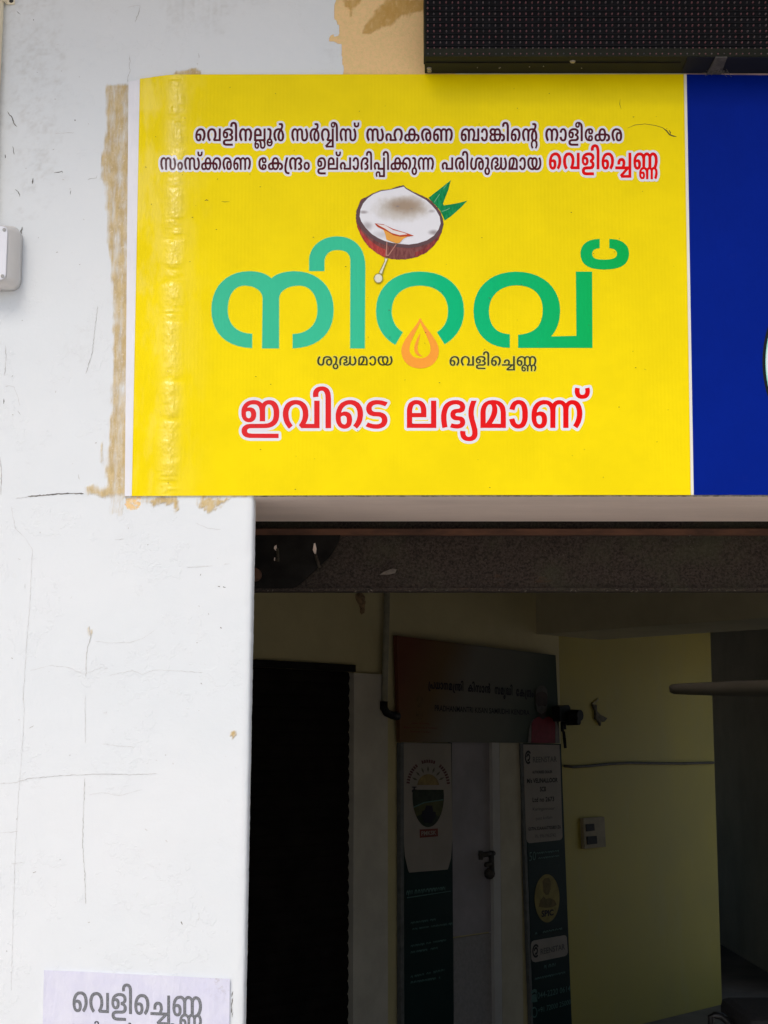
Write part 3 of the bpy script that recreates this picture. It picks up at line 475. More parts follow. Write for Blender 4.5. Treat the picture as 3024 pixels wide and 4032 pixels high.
    'logo_word_outline': '2648 1858 -30 2 -33 7 -33 11 -29 15 -10 7 -15 11 -24 23 -17 25 -11 21 -12 36 -3 30 0 89 5 3 120 -1 2 -4 0 -70 5 -30 6 -14 14 -20 11 -9 15 -9 12 -4 20 -5 32 0 18 3 20 6 12 6 10 7 9 11 7 12 4 12 3 28 -2 686 4 4 115 0 3 -4 1 -32 3 -616 -2 -36 -8 -43 -12 -35 -18 -33 -21 -27 -26 -23 -30 -17 -32 -13 -41 -8|1961 2132 -48 4 -50 10 -42 17 -42 24 -37 32 -28 34 -23 40 -16 44 -10 48 -3 47 2 59 10 48 17 45 23 39 31 35 33 27 44 25 48 17 59 13 50 4 8 -1 2 -2 0 -114 -3 -2 -35 -3 -32 -7 -28 -11 -30 -18 -15 -13 -15 -17 -16 -26 -10 -28 -7 -30 -2 -37 2 -27 4 -27 8 -32 9 -24 12 -20 14 -18 20 -16 17 -10 17 -5 26 -4 45 5 23 6 19 9 26 18 12 15 9 16 4 15 2 45 -5 341 0 21 2 3 135 1 4 -2 1 -396 1 -12 6 -17 7 -13 19 -19 27 -17 19 -7 23 -6 26 -4 25 -2 27 3 21 6 20 10 19 14 17 20 12 18 12 27 8 29 4 25 2 41 -2 28 -6 26 -9 27 -16 28 -17 20 -21 18 -25 14 -14 5 -14 6 -32 7 -36 4 -3 1 0 116 11 1 58 -6 52 -11 48 -19 43 -24 34 -28 29 -34 25 -43 17 -46 9 -43 3 -51 -4 -56 -11 -49 -16 -42 -20 -33 -5 -10 -28 -32 -38 -32 -43 -24 -43 -17 -52 -10 -52 -4 -28 1 -57 8 -33 9 -23 10 -18 10 -23 17 -22 -17 -12 -7 -38 -17 -53 -11|3302 2135 -55 3 -56 11 -50 17 -44 23 -41 30 -34 35 -27 41 -21 46 -12 54 -4 64 2 26 4 32 8 34 11 29 20 38 11 17 19 23 28 27 24 17 27 16 3 0 3 -4 56 -94 1 -5 -2 -3 -30 -22 -13 -14 -17 -26 -12 -25 -10 -37 -3 -35 2 -36 8 -36 11 -28 7 -10 11 -16 20 -21 25 -19 15 -8 14 -7 29 -10 41 -8 35 -2 35 2 42 8 28 10 34 18 21 16 14 14 22 31 13 30 8 34 2 43 -3 29 -4 20 -7 23 -17 33 -23 26 -30 22 -3 5 61 97 4 1 4 -2 24 -15 26 -21 25 -25 17 -21 17 -26 16 -30 11 -29 8 -31 5 -39 2 -28 -4 -55 -13 -51 -19 -45 -29 -44 -32 -33 -36 -27 -50 -26 -50 -17 -58 -11',
    'drop_mark': '3305 2508 8 0 11 23 15 23 57 76 18 27 17 26 13 26 9 26 3 25 -2 25 -5 22 -9 21 -11 18 -14 16 -17 14 -20 10 -21 8 -23 5 -25 2 -25 -2 -24 -5 -22 -8 -19 -10 -17 -14 -14 -16 -12 -18 -8 -21 -6 -22 -1 -25 3 -25 9 -26 13 -26 17 -26 19 -27 57 -76 15 -23|3309 2537 21 47 32 67 17 42 7 20 4 19 1 19 -1 12 -3 12 -5 10 -7 10 -8 8 -10 7 -11 5 -11 4 -13 2 -13 1 -14 -1 -12 -2 -13 -4 -11 -5 -10 -7 -8 -8 -7 -10 -6 -10 -3 -12 -1 -12 2 -19 4 -19 6 -20 19 -42 33 -67|3305 2626 -24 49 -13 34 -3 10 -3 17 1 20 2 11 4 10 6 9 7 7 8 5 9 5 9 2 11 1 10 0 -14 -8 -12 -11 -8 -13 -3 -7 -3 -15 0 -18 3 -21 12 -55 5 -25',
    'coconut_rim': '3176 1459 -58 14 -46 18 -71 6 -60 24 -55 30 -16 7 -39 44 -23 54 -5 56 0 8 12 34 39 58 52 52 59 37 54 23 58 14 53 9 93 6 75 -10 78 -26 60 -39 39 -52 11 -30 6 -30 -7 -52 -30 -53 -36 -43 -46 -42 -171 -95 -23 -21',
    'coconut_shell': '3176 1458 -10 2 -6 4 -13 -1 -9 4 -9 2 -7 2 -8 4 -12 4 -7 2 -8 5 -8 1 -8 6 -13 -2 -11 4 -9 0 -12 2 -14 -2 -10 3 -12 2 -9 5 -11 4 -9 6 -10 2 -11 4 -10 4 -8 5 -10 6 -8 7 -10 5 -11 5 -6 2 -6 2 -7 1 -2 3 -8 4 -6 2 -4 5 -6 8 -3 6 -3 9 -4 9 -1 5 -3 6 -2 10 -4 5 -2 8 -4 8 -3 5 -2 7 -2 10 1 9 0 7 -5 7 3 10 -1 6 -1 7 0 11 3 5 -1 8 0 11 4 7 0 8 5 8 -2 6 2 12 4 7 2 6 5 11 2 4 5 9 2 8 3 11 5 6 4 7 3 9 7 7 5 11 5 6 3 8 10 12 6 7 6 11 9 6 4 12 12 5 7 7 10 6 10 9 9 6 10 9 7 7 12 5 7 3 13 7 9 5 12 8 10 1 8 2 12 4 6 1 13 3 8 4 13 1 11 0 11 0 10 4 10 -2 12 2 11 -3 14 0 13 2 11 -1 12 -4 12 0 13 -4 10 0 12 -4 15 -4 9 -1 14 -4 8 -6 11 -6 14 -7 10 -1 14 -8 10 -5 8 -7 7 -8 9 -8 12 -10 9 -8 9 -9 6 -6 9 -12 4 -6 7 -13 9 -7 7 -9 4 -11 3 -9 6 -12 6 -13 5 -8 2 -13 1 -8 2 -10 2 -11 4 -7 2 -8 3 -12 -2 -6 -1 -8 -1 -7 -2 -9 0 -10 -2 -8 -4 -9 -3 -7 -2 -6 -1 -9 -3 -8 -4 -7 -6 -10 -4 -6 -9 -9 -2 -10 -8 -5 -7 -8 -4 -6 -6 -5 -7 -8 -7 -6 -4 -4 -4 -10 -10 -4 -5 -2 -5 -5 -6 -7 -7 0 -4 -7 -13 -3 -9 -6 -11 -6 -9 -4 -12 -3 -9 -5 -8 -4 -12 -6 -8 -4 -12 -3 -11 -4 -9 -7 -4 -4 -8 -4 -6 -3 -9 -6 -8 -3 -7 -3 -4 -4 -3 -3 -3 -4 -5 -5 -2 -4',
    'coconut_flesh': '3179 1470 -57 14 -55 12 -66 9 -60 24 -45 32 -37 42 -21 48 -6 54 12 37 37 54 48 48 54 33 48 21 54 14 49 7 84 7 72 -10 73 -24 54 -36 36 -48 17 -48 -8 -55 -27 -48 -36 -42 -42 -39 -55 -30 -66 -36 -39 -23',
    'coconut_left_shell': '2803 1718 11 48 36 60 55 60 60 46 54 27 24 9 -3 58 -21 -2 -60 -36 -54 -43 -43 -54 -25 -47 -19 -48 -11 -48',
    'coconut_right_shell': '3489 1772 -12 54 -25 59 -42 54 -54 47 -54 28 -30 11 -6 -36 36 -15 61 -33 48 -43 42 -54 21 -48',
    'oil_lip': '2950 1759 69 7 79 37 84 26 78 26 -54 9 -54 1 -54 -9 -79 -47 -48 -24',
    'oil_shine': '2965 1764 66 9 67 39 78 20 33 13 -63 7 -61 -17 -60 -39 -33 -17',
    'oil_pour': '3019 1808 42 21 37 24 54 12 57 -3 -33 18 -30 33 -24 3 -43 -15 -36 -15 -9 -42',
    'drip_streak': '3043 1904 8 0 -4 100 10 3 59 -85 8 2 -63 92 -24 2 -1 -14',
    'drip_edge': '3025 2025 32 7 -32 86 -12 46 -33 -11 24 -50 24 -48|3017 2193 -1 9 -3 8 -4 8 -7 6 -7 5 -8 3 -9 0 -9 -1 -8 -4 -7 -6 -5 -7 -4 -8 -2 -9 0 -9 2 -9 4 -8 5 -7 7 -6 8 -4 9 -1 9 0 8 3 7 5 7 6 4 8 3 8',
    'drip_white': '3032 2034 19 4 -33 80 -12 37 -19 -6 23 -43 22 -48|3010 2191 -1 8 -2 7 -4 6 -5 5 -6 4 -7 2 -7 1 -7 -1 -6 -3 -6 -5 -4 -6 -3 -7 -2 -7 0 -7 2 -8 3 -7 4 -5 6 -5 6 -3 7 -1 7 0 7 2 6 4 5 5 4 7 2 7',
    'leaf_pair': '3375 1558 36 -30 60 -46 79 -63 -9 33 -9 40 -25 63 -18 48 5 14 50 -7 72 -13 64 -17 -40 44 -42 39 -54 46 -43 28 -12 -32 -24 -48 -36 -42 -30 -27',
    'leaf_vein': '3417 1591 24 -36 21 -30 2 6 -20 30 -23 34|3477 1663 36 -12 31 -15 1 4 -30 17 -36 11|3486 1495 12 -19 28 -36 -19 33',
    'headline_upper': '1835 959 -10 4 -8 8 -4 11 0 15 2 3 16 -3 0 -14 3 -5 3 -2 6 1 4 4 3 16 0 114 2 1 15 0 1 -2 0 -115 -1 -12 -4 -12 -7 -8 -12 -4|2623 959 -8 3 -7 7 -4 11 1 13 4 8 5 4 5 2 10 -1 5 -3 3 -6 2 -8 0 -10 1 1 4 19 1 112 2 1 14 0 1 -2 0 -100 -3 -27 -7 -13 -7 -6 -9 -4|3976 959 -12 5 -7 9 -3 9 0 15 2 3 15 -3 1 -14 5 -7 6 0 4 5 3 14 0 116 2 1 15 0 1 -2 0 -118 -2 -10 -4 -11 -6 -8 -9 -3|4549 959 -10 4 -7 8 -3 8 1 14 4 9 4 3 6 2 9 0 5 -2 4 -5 4 -10 0 -11 2 4 4 17 0 111 1 1 16 0 1 -2 0 -109 -3 -18 -6 -11 -8 -8 -10 -4|2787 963 -2 6 0 14 2 8 4 7 6 5 8 2 9 -1 7 -3 5 -6 3 -8 1 -18 -1 -5 -2 -1 -12 3 1 11 -2 8 -3 3 -4 1 -4 -2 -2 -4 0 -17|2203 969 -8 2 2 14 12 1 4 5 1 6 -5 12 -2 2 -8 -2 -11 0 -7 2 -9 4 -9 7 -3 5 -6 17 -2 9 2 26 5 18 11 17 12 -11 -6 -12 -4 -14 -2 -12 1 -16 5 -14 5 -5 5 -3 9 -2 3 2 -9 17 -5 20 0 19 2 8 2 7 5 9 8 5 8 2 12 -2 6 -4 4 -5 5 -12 2 -8 0 -21 -2 -9 -5 -16 -9 -16 8 -20 0 -18 -2 -6 -5 -6 -8 -3|2485 969 -9 2 3 15 10 0 4 5 1 8 -5 10 -2 2 -6 -2 -11 0 -8 2 -7 4 -10 12 -7 17 -1 23 3 18 4 13 9 16 12 -11 -6 -14 -4 -13 0 -29 5 -13 3 -4 6 -3 8 -2 3 2 -8 16 -5 20 1 26 3 10 4 7 6 5 5 2 6 1 8 -1 9 -8 7 -15 1 -24 -2 -15 -6 -18 -7 -12 8 -20 -1 -19 -4 -8 -4 -3 -6 -3|4199 969 -9 2 3 15 11 0 4 5 0 9 -5 11 -10 -2 -16 2 -7 3 -7 7 -8 -8 -10 -4 -8 0 -10 4 -8 9 -6 13 -3 18 1 18 4 20 10 22 2 0 11 -9 -8 -27 -2 -9 0 -20 3 -10 4 -9 6 -3 6 1 4 6 1 8 0 70 2 1 15 -1 1 -62 1 -9 5 -9 3 -3 8 -3 6 1 -9 21 -4 18 2 26 3 8 4 7 -7 12 -2 8 0 22 4 14 6 10 10 -7 1 -2 -7 -17 0 -19 4 -9 3 -3 4 -1 7 1 5 8 2 19 -2 11 -5 12 11 7 6 -11 5 -17 -1 -21 -3 -9 -6 -8 5 -9 3 -11 0 -28 -5 -18 -10 -19 7 -18 2 -16 -3 -10 -6 -6 -7 -3|2622 973 3 0 1 2 2 10 -2 6 -4 2 -3 -2 -3 -8 2 -6|4548 973 3 0 1 2 2 11 -2 5 -4 2 -5 -3 -1 -6 1 -7|1575 1009 -8 2 -9 5 -7 8 -8 13 -5 22 0 22 3 11 5 13 6 5 7 3 6 1 8 -1 6 -4 3 -4 4 -10 2 -10 -1 -14 -3 -9 -4 -7 -6 -3 -11 -1 -6 2 -1 -1 4 -12 6 -8 9 -6 6 0 6 1 7 6 4 6 4 21 -3 22 -10 21 13 10 10 -16 6 -19 2 -24 -3 -14 -5 -13 -10 -12 -12 -5|1663 1009 -12 4 -9 8 -6 9 -5 17 -1 22 2 10 5 18 10 16 2 0 12 -10 -8 -15 -3 -13 -1 -24 2 -8 3 -8 5 -6 10 -3 6 1 4 3 4 7 4 11 0 26 -3 11 -7 16 7 10 2 1 53 -1 0 -100 -16 0 -1 1 0 83 -2 1 -20 0 -2 -1 5 -12 3 -15 0 -20 -5 -17 -7 -12 -7 -6 -13 -4|1792 1009 -7 2 -12 4 -9 8 -5 7 -5 17 0 18 2 9 5 10 10 5 11 1 8 -5 5 -7 3 -11 0 -9 -3 -12 -5 -7 -5 -2 -12 -1 6 -5 8 -4 8 -1 11 0 8 4 4 8 0 5 -2 6 -4 3 -7 2 0 14 0 1 8 2 4 3 2 5 0 8 -3 5 -5 3 -33 1 -14 5 -5 5 -3 5 -2 10 1 8 3 8 3 4 6 3 6 3 11 1 49 0 1 -1 -1 -16 -52 0 -6 -2 -2 -4 0 -7 4 -5 14 -1 23 0 11 -4 8 -8 4 -10 0 -11 -2 -7 -10 -11 8 -8 3 -9 0 -9 -3 -11 -7 -8 -8 -4 -11 -3|1909 1009 -9 4 -8 7 -5 10 -5 18 0 20 2 13 6 18 7 14 2 0 12 -10 -4 -10 -5 -17 -2 -25 5 -17 4 -6 6 -2 6 2 4 9 1 74 1 1 16 -1 1 -74 3 -8 7 -3 5 1 4 6 4 9 1 11 -2 25 -9 25 14 10 6 -11 5 -13 4 -23 0 -23 -7 -19 -9 -11 -11 -4 -13 2 -7 4 -5 5 -6 -6 -7 -4|2025 1009 -7 2 -8 6 -6 9 -4 13 0 72 10 2 -4 8 -3 12 0 14 2 11 5 9 9 5 10 0 5 -3 3 -4 4 -12 0 -10 -3 -11 -7 -6 -13 0 5 -11 5 -2 7 -1 7 5 3 6 1 28 5 14 9 6 8 2 9 -2 4 -2 6 -7 5 -15 0 -20 -3 -14 3 -3 0 -98 -1 -1 -16 1 0 83 -56 1 -1 -2 0 -21 41 0 2 -2 0 -30 -2 -8 -4 -10 -5 -7 -5 -4 -10 -3|2112 1009 -7 2 -1 2 3 13 8 0 3 1 2 3 2 6 -1 24 -5 29 -11 8 -6 13 -1 19 4 12 5 7 10 5 11 1 6 -3 7 -6 4 -8 3 -8 0 -15 -3 -9 -4 -8 -8 -7 6 -33 1 -18 0 -8 -4 -12 -6 -7 -7 -3|2318 1009 -11 6 -5 6 -5 13 -3 12 0 23 2 14 5 14 7 16 2 0 11 -10 -9 -27 -1 -26 4 -17 5 -6 4 -1 7 3 3 10 0 72 15 1 1 -1 1 -74 3 -8 7 -3 6 2 3 7 1 46 1 10 4 11 6 7 9 5 12 0 10 -5 8 -12 4 -9 2 -13 0 -20 -3 -17 -3 -12 -8 -16 -2 0 -11 9 6 16 3 12 1 25 -1 11 -4 9 -4 4 -5 1 -5 -3 -3 -7 -1 -52 -4 -12 -4 -7 -10 -6 -12 -1 -8 4 -6 7 -6 -6 -6 -3 -5 -2|2557 1009 -11 4 -9 8 -5 10 -3 10 -2 10 0 19 3 16 5 14 8 14 12 -11 -6 -14 -4 -14 0 -28 4 -12 5 -6 9 -3 6 2 8 9 3 16 -1 25 -9 23 7 10 15 2 -27 28 -5 5 0 2 8 14 60 0 1 -1 0 -149 -2 -1 -15 1 0 83 -1 1 -20 0 -1 -1 6 -17 2 -17 -1 -14 -4 -17 -6 -10 -8 -7 -12 -4|2699 1009 -10 4 -6 8 -6 12 -3 15 0 19 3 18 4 14 7 14 2 0 12 -10 -8 -22 -3 -17 0 -11 1 -11 3 -9 4 -5 5 -2 6 2 4 9 1 74 14 1 2 -1 0 -72 4 -11 6 -2 6 2 3 6 2 14 0 37 1 9 4 10 8 7 10 3 9 -1 8 -3 6 -6 5 -9 3 -13 2 -14 -3 -29 -4 -14 -8 -16 -13 10 5 14 4 13 1 29 -4 16 -3 4 -6 2 -5 -2 -3 -6 -1 -16 0 -35 -3 -13 -5 -8 -9 -6 -13 -2 -8 3 -7 8 -7 -7 -5 -2 -4 -2|2909 1009 -8 4 -8 7 -4 9 -5 17 0 23 2 13 4 13 9 18 2 0 12 -10 -9 -25 -2 -25 4 -19 3 -6 6 -2 4 1 3 2 4 9 0 73 16 1 2 -1 0 -71 3 -11 7 -3 7 2 3 7 2 52 3 13 3 5 8 7 11 2 12 -2 9 -6 5 -7 4 -10 3 -10 0 -18 -5 -29 -10 -23 -14 10 5 11 4 14 2 13 0 16 -4 18 -5 5 -6 1 -6 -4 -2 -8 -1 -48 -2 -10 -4 -8 -8 -7 -9 -3 -12 1 -4 2 -8 8 -7 -7 -5 -2 -5 -2|3130 1009 -9 3 -12 9 -5 9 -3 9 -3 14 0 12 2 10 6 20 -22 0 2 -10 -1 -16 -3 -9 -9 -9 -8 -3 -10 0 -8 3 -5 4 -6 10 -2 10 0 10 3 14 6 14 1 0 13 -8 -5 -16 -1 -12 3 -9 3 -3 3 -1 6 2 3 8 0 16 -4 11 6 10 49 0 7 -10 -6 -12 -3 -12 -2 -11 1 -17 2 -7 5 -10 6 -5 7 -1 6 2 5 4 3 7 3 8 1 13 -1 15 -5 15 -6 13 8 7 5 3 10 -17 5 -15 2 -26 -2 -15 -6 -15 -7 -9 -13 -6|3239 1009 -10 4 -8 9 -5 13 -3 16 -15 4 -7 5 -4 6 -5 13 1 14 3 10 9 8 10 3 12 -1 10 -5 11 6 8 0 7 -1 8 -5 7 -9 4 -13 2 -17 2 -1 5 1 4 4 3 8 0 6 -3 8 -4 2 -6 0 -3 14 9 3 10 -2 10 -9 4 -12 0 -14 -3 -10 -11 -11 -16 -5 -5 -22 -3 -7 -6 -7 -9 -5|3349 1009 -10 3 -9 6 -8 10 -3 7 -4 16 0 19 4 18 8 18 5 8 12 -10 0 -2 -7 -13 -3 -13 -2 -17 3 -15 5 -11 5 -4 10 -3 9 1 9 7 3 6 -14 0 -5 3 -4 5 -4 7 -2 10 0 20 4 15 8 10 10 4 9 -1 7 -2 5 -4 5 -10 2 -7 1 -11 0 -19 -3 -17 -6 -14 -9 -12 -15 -7|3445 1009 -14 5 -8 7 -8 14 -4 12 -2 18 1 21 4 13 8 10 8 5 11 -1 9 -4 5 -10 3 -10 0 -16 -5 -14 -5 -6 -5 -2 -10 0 -6 2 -1 -1 3 -9 6 -10 8 -6 8 -1 5 1 5 3 5 11 0 70 2 1 16 -1 0 -72 4 -10 3 -2 6 -1 3 1 3 3 3 9 0 72 2 1 15 -1 1 -73 4 -9 7 -3 4 2 5 5 3 8 1 12 -1 22 -4 13 -6 15 14 10 8 -15 5 -17 2 -12 0 -22 -5 -20 -3 -5 -7 -8 -8 -4 -11 -1 -9 4 -8 7 -6 -7 -6 -3 -11 -1 -7 2 -10 9 -12 -9 -8 -2|3663 1009 -14 6 -8 6 -7 12 -4 11 -2 13 1 28 4 14 8 11 8 4 10 -1 8 -4 6 -8 3 -11 0 -17 -5 -14 -4 -5 -6 -3 -9 0 -6 2 -1 -1 3 -10 4 -8 9 -7 8 -1 5 1 5 3 5 11 0 70 2 1 15 -1 1 -74 4 -9 6 -2 5 1 3 4 4 9 2 9 -1 25 -3 12 -6 15 1 2 7 9 51 -1 0 -100 -16 0 -1 1 0 83 -2 1 -18 0 -1 -1 6 -26 0 -24 -4 -16 -7 -12 -9 -6 -13 -2 -9 4 -8 7 -12 -9 -8 -2|3811 1009 -8 3 -8 6 -5 11 -4 14 17 4 4 -14 3 -6 6 -1 4 2 3 7 2 13 0 27 -4 17 -5 5 -6 -1 -3 -5 -5 -15 -15 3 -1 2 3 14 7 12 7 5 14 2 12 -4 5 -5 3 -6 5 -20 1 -28 -4 -22 -6 -12 -8 -6 -6 -2|3875 1009 -7 2 -7 6 -6 12 -1 9 3 10 3 7 6 5 -8 8 -5 13 2 16 5 10 9 6 8 1 14 -1 9 -5 9 5 6 1 13 -2 10 -7 4 -8 4 -15 2 -13 1 -1 6 2 4 5 3 10 -2 7 -3 4 -9 1 -3 15 12 2 6 -1 6 -4 6 -8 3 -9 0 -11 -2 -10 -5 -10 -5 -4 -5 -3 -14 -4 -4 -22 -7 -12 -7 -5 -8 -2 -11 1 -9 4 -16 -5|4057 1009 -9 3 -7 4 -8 9 -6 10 -5 22 0 24 1 9 7 15 8 7 11 2 7 -2 6 -4 5 -9 2 -10 0 -16 -2 -9 -5 -9 -5 -3 -4 -1 -7 0 -7 2 0 -2 5 -13 6 -8 11 -4 8 1 3 2 5 6 5 17 0 18 -1 9 -10 24 12 10 11 -18 4 -14 2 -14 0 -12 -2 -15 -6 -15 -8 -10 -13 -5|4321 1009 -10 4 -8 8 -4 8 -5 18 0 22 2 12 5 16 8 16 2 0 12 -10 -4 -10 -6 -20 -1 -24 2 -8 4 -10 4 -4 5 -1 6 3 4 12 0 70 2 1 16 -1 0 -72 3 -10 7 -3 5 1 5 6 2 6 3 13 0 13 -2 14 -9 24 14 10 6 -11 4 -13 5 -24 -1 -22 -6 -19 -6 -8 -11 -6 -11 -1 -6 2 -12 9 -10 -9 -5 -2|4431 1009 -9 4 -6 5 -6 11 -4 14 17 4 4 -15 3 -5 3 -1 4 0 4 3 4 10 1 13 0 19 -3 18 -3 7 -7 2 -4 -3 -2 -4 -4 -15 -16 3 -1 3 3 13 6 10 10 8 12 1 9 -2 5 -3 6 -6 2 -6 5 -23 0 -25 -3 -18 -7 -14 -10 -7|4514 1009 -10 2 -9 4 -9 8 -5 7 -5 18 0 17 2 9 5 10 10 5 11 1 9 -5 4 -8 3 -12 0 -11 -3 -7 -3 -6 -5 -4 -6 -1 -8 0 4 -4 8 -4 8 -2 10 0 10 3 4 7 1 5 -2 8 -5 3 -6 2 0 14 1 2 8 2 3 2 2 6 0 6 -3 5 -5 4 -33 1 -14 5 -5 5 -3 5 -2 6 1 12 3 8 3 4 6 3 6 3 11 1 48 0 1 -1 -1 -16 -51 0 -6 -3 -3 -5 1 -6 4 -4 14 -1 23 0 8 -2 8 -6 5 -7 1 -6 1 -9 -2 -7 -3 -6 -8 -8 7 -6 5 -10 0 -12 -3 -8 -6 -7 -11 -7 -10 -2|4639 1009 -10 3 -7 4 -6 5 -5 8 -5 11 -2 11 0 20 3 16 9 15 5 5 8 4 18 3 12 -3 7 -6 5 -14 -2 -14 -3 -6 -7 -6 -6 -2 -10 2 -7 4 -3 6 -2 8 1 11 -1 0 -6 -9 -4 -14 -1 -11 3 -16 3 -9 3 -5 4 -2 -1 15 4 10 5 4 4 2 13 0 7 -4 4 -6 3 -9 0 -9 -4 -11 -6 -7 -11 -4|4739 1009 -10 4 -8 8 -6 12 -3 18 -15 4 -7 5 -5 7 -4 10 0 7 1 11 3 8 7 8 11 3 11 -1 12 -5 8 5 7 1 13 -2 9 -7 5 -8 5 -16 1 -12 2 -1 7 3 3 4 2 6 0 6 -2 6 -3 3 -9 1 -3 15 12 2 10 -3 8 -8 4 -11 0 -15 -4 -12 -10 -9 -17 -5 -5 -22 -2 -6 -7 -9 -9 -4|4850 1009 -10 3 -8 5 -6 5 -5 9 -4 10 -2 13 1 19 3 14 7 17 6 9 2 0 11 -10 -7 -14 -4 -16 -1 -16 2 -13 6 -11 6 -5 10 -2 8 1 8 6 4 7 -14 0 -6 4 -4 5 -5 17 0 19 4 16 7 9 12 4 8 -1 7 -2 5 -4 4 -8 3 -8 2 -10 0 -22 -3 -16 -8 -18 -10 -10 -13 -5|4647 1025 5 1 4 5 0 10 -3 4 -5 -1 -2 -3 0 -11|2027 1026 8 1 4 4 4 10 0 15 -25 0 0 -12 1 -8 3 -6|3241 1026 6 0 6 5 3 12 1 8 -26 0 2 -16 3 -5|3878 1026 7 0 6 3 -4 22 -10 -2 -5 -6 0 -10 3 -5|3914 1026 8 1 5 5 3 10 0 9 -25 0 0 -8 3 -10 3 -5|4740 1026 6 0 5 4 4 9 1 12 -26 0 3 -17 3 -5|2211 1037 2 0 3 9 4 20 -1 23 -4 7 -3 2 -6 -2 -2 -5 -2 -16 2 -19|2492 1037 1 0 4 10 3 17 -1 25 -2 6 -4 3 -4 -1 -2 -2 -3 -11 0 -25 3 -10|4207 1037 5 14 3 24 -2 17 -3 5 -5 1 -4 -2 -2 -8 -1 -21 3 -16|1772 1051 6 0 4 8 -2 12 -4 4 -5 -2 -3 -8 0 -12|4494 1051 6 0 3 6 0 12 -2 4 -3 2 -5 -2 -3 -8 0 -12|3373 1055 4 1 4 3 1 14 -3 19 -3 4 -4 2 -4 -3 -3 -5 -1 -18 3 -14|4874 1055 5 1 3 3 0 22 -3 14 -3 2 -3 1 -4 -2 -2 -5 -2 -7 0 -15 4 -12|1561 1067 7 2 2 8 -1 15 -2 4 -2 2 -4 -1 -3 -3 -4 -14 1 -10|3432 1067 6 2 3 8 -1 15 -2 4 -3 2 -3 -1 -3 -3 -3 -10 -1 -13|3650 1067 5 1 4 7 0 15 -2 5 -3 3 -3 -1 -3 -2 -4 -10 0 -14|4044 1067 6 2 2 6 0 14 -2 6 -3 3 -3 -1 -3 -2 -3 -10 -1 -14|3231 1067 26 0 0 7 -2 12 -3 7 -3 3 -7 1 -7 -4 -3 -10|3905 1067 25 0 -1 18 -3 7 -5 5 -7 0 -5 -4 -3 -10|4730 1067 26 0 0 8 -2 12 -3 6 -3 3 -7 1 -6 -4 -5 -13|3210 1068 3 0 0 2 1 11 4 13 -3 2 -7 2 -4 -2 -4 -4 -1 -12 3 -7 3 -3|3882 1068 6 1 0 11 4 13 -5 4 -5 1 -8 -3 -3 -4 -1 -5 1 -11 4 -4|4710 1068 2 1 2 14 3 11 -4 3 -6 1 -5 -2 -3 -4 -1 -5 0 -8 4 -8|4649 1078 3 0 3 3 1 10 -3 5 -6 2 -2 -3 -1 -9 2 -5|2121 1104 4 0 6 3 -1 5 -2 3 -5 1 -6 -3 -1 -6|2056 1112 15 0 4 7 3 16 -1 12 -2 7 -5 4 -5 -1 -3 -4 -1 -26|2611 1113 1 1 0 33 -31 0|2112 1125 5 3 5 2 6 -1 5 -5 1 1 -3 11 -5 3 -5 0 -6 -4|2020 1139 5 1 3 4 -1 11 -4 5 -4 -2 -2 -7 -1 -10',
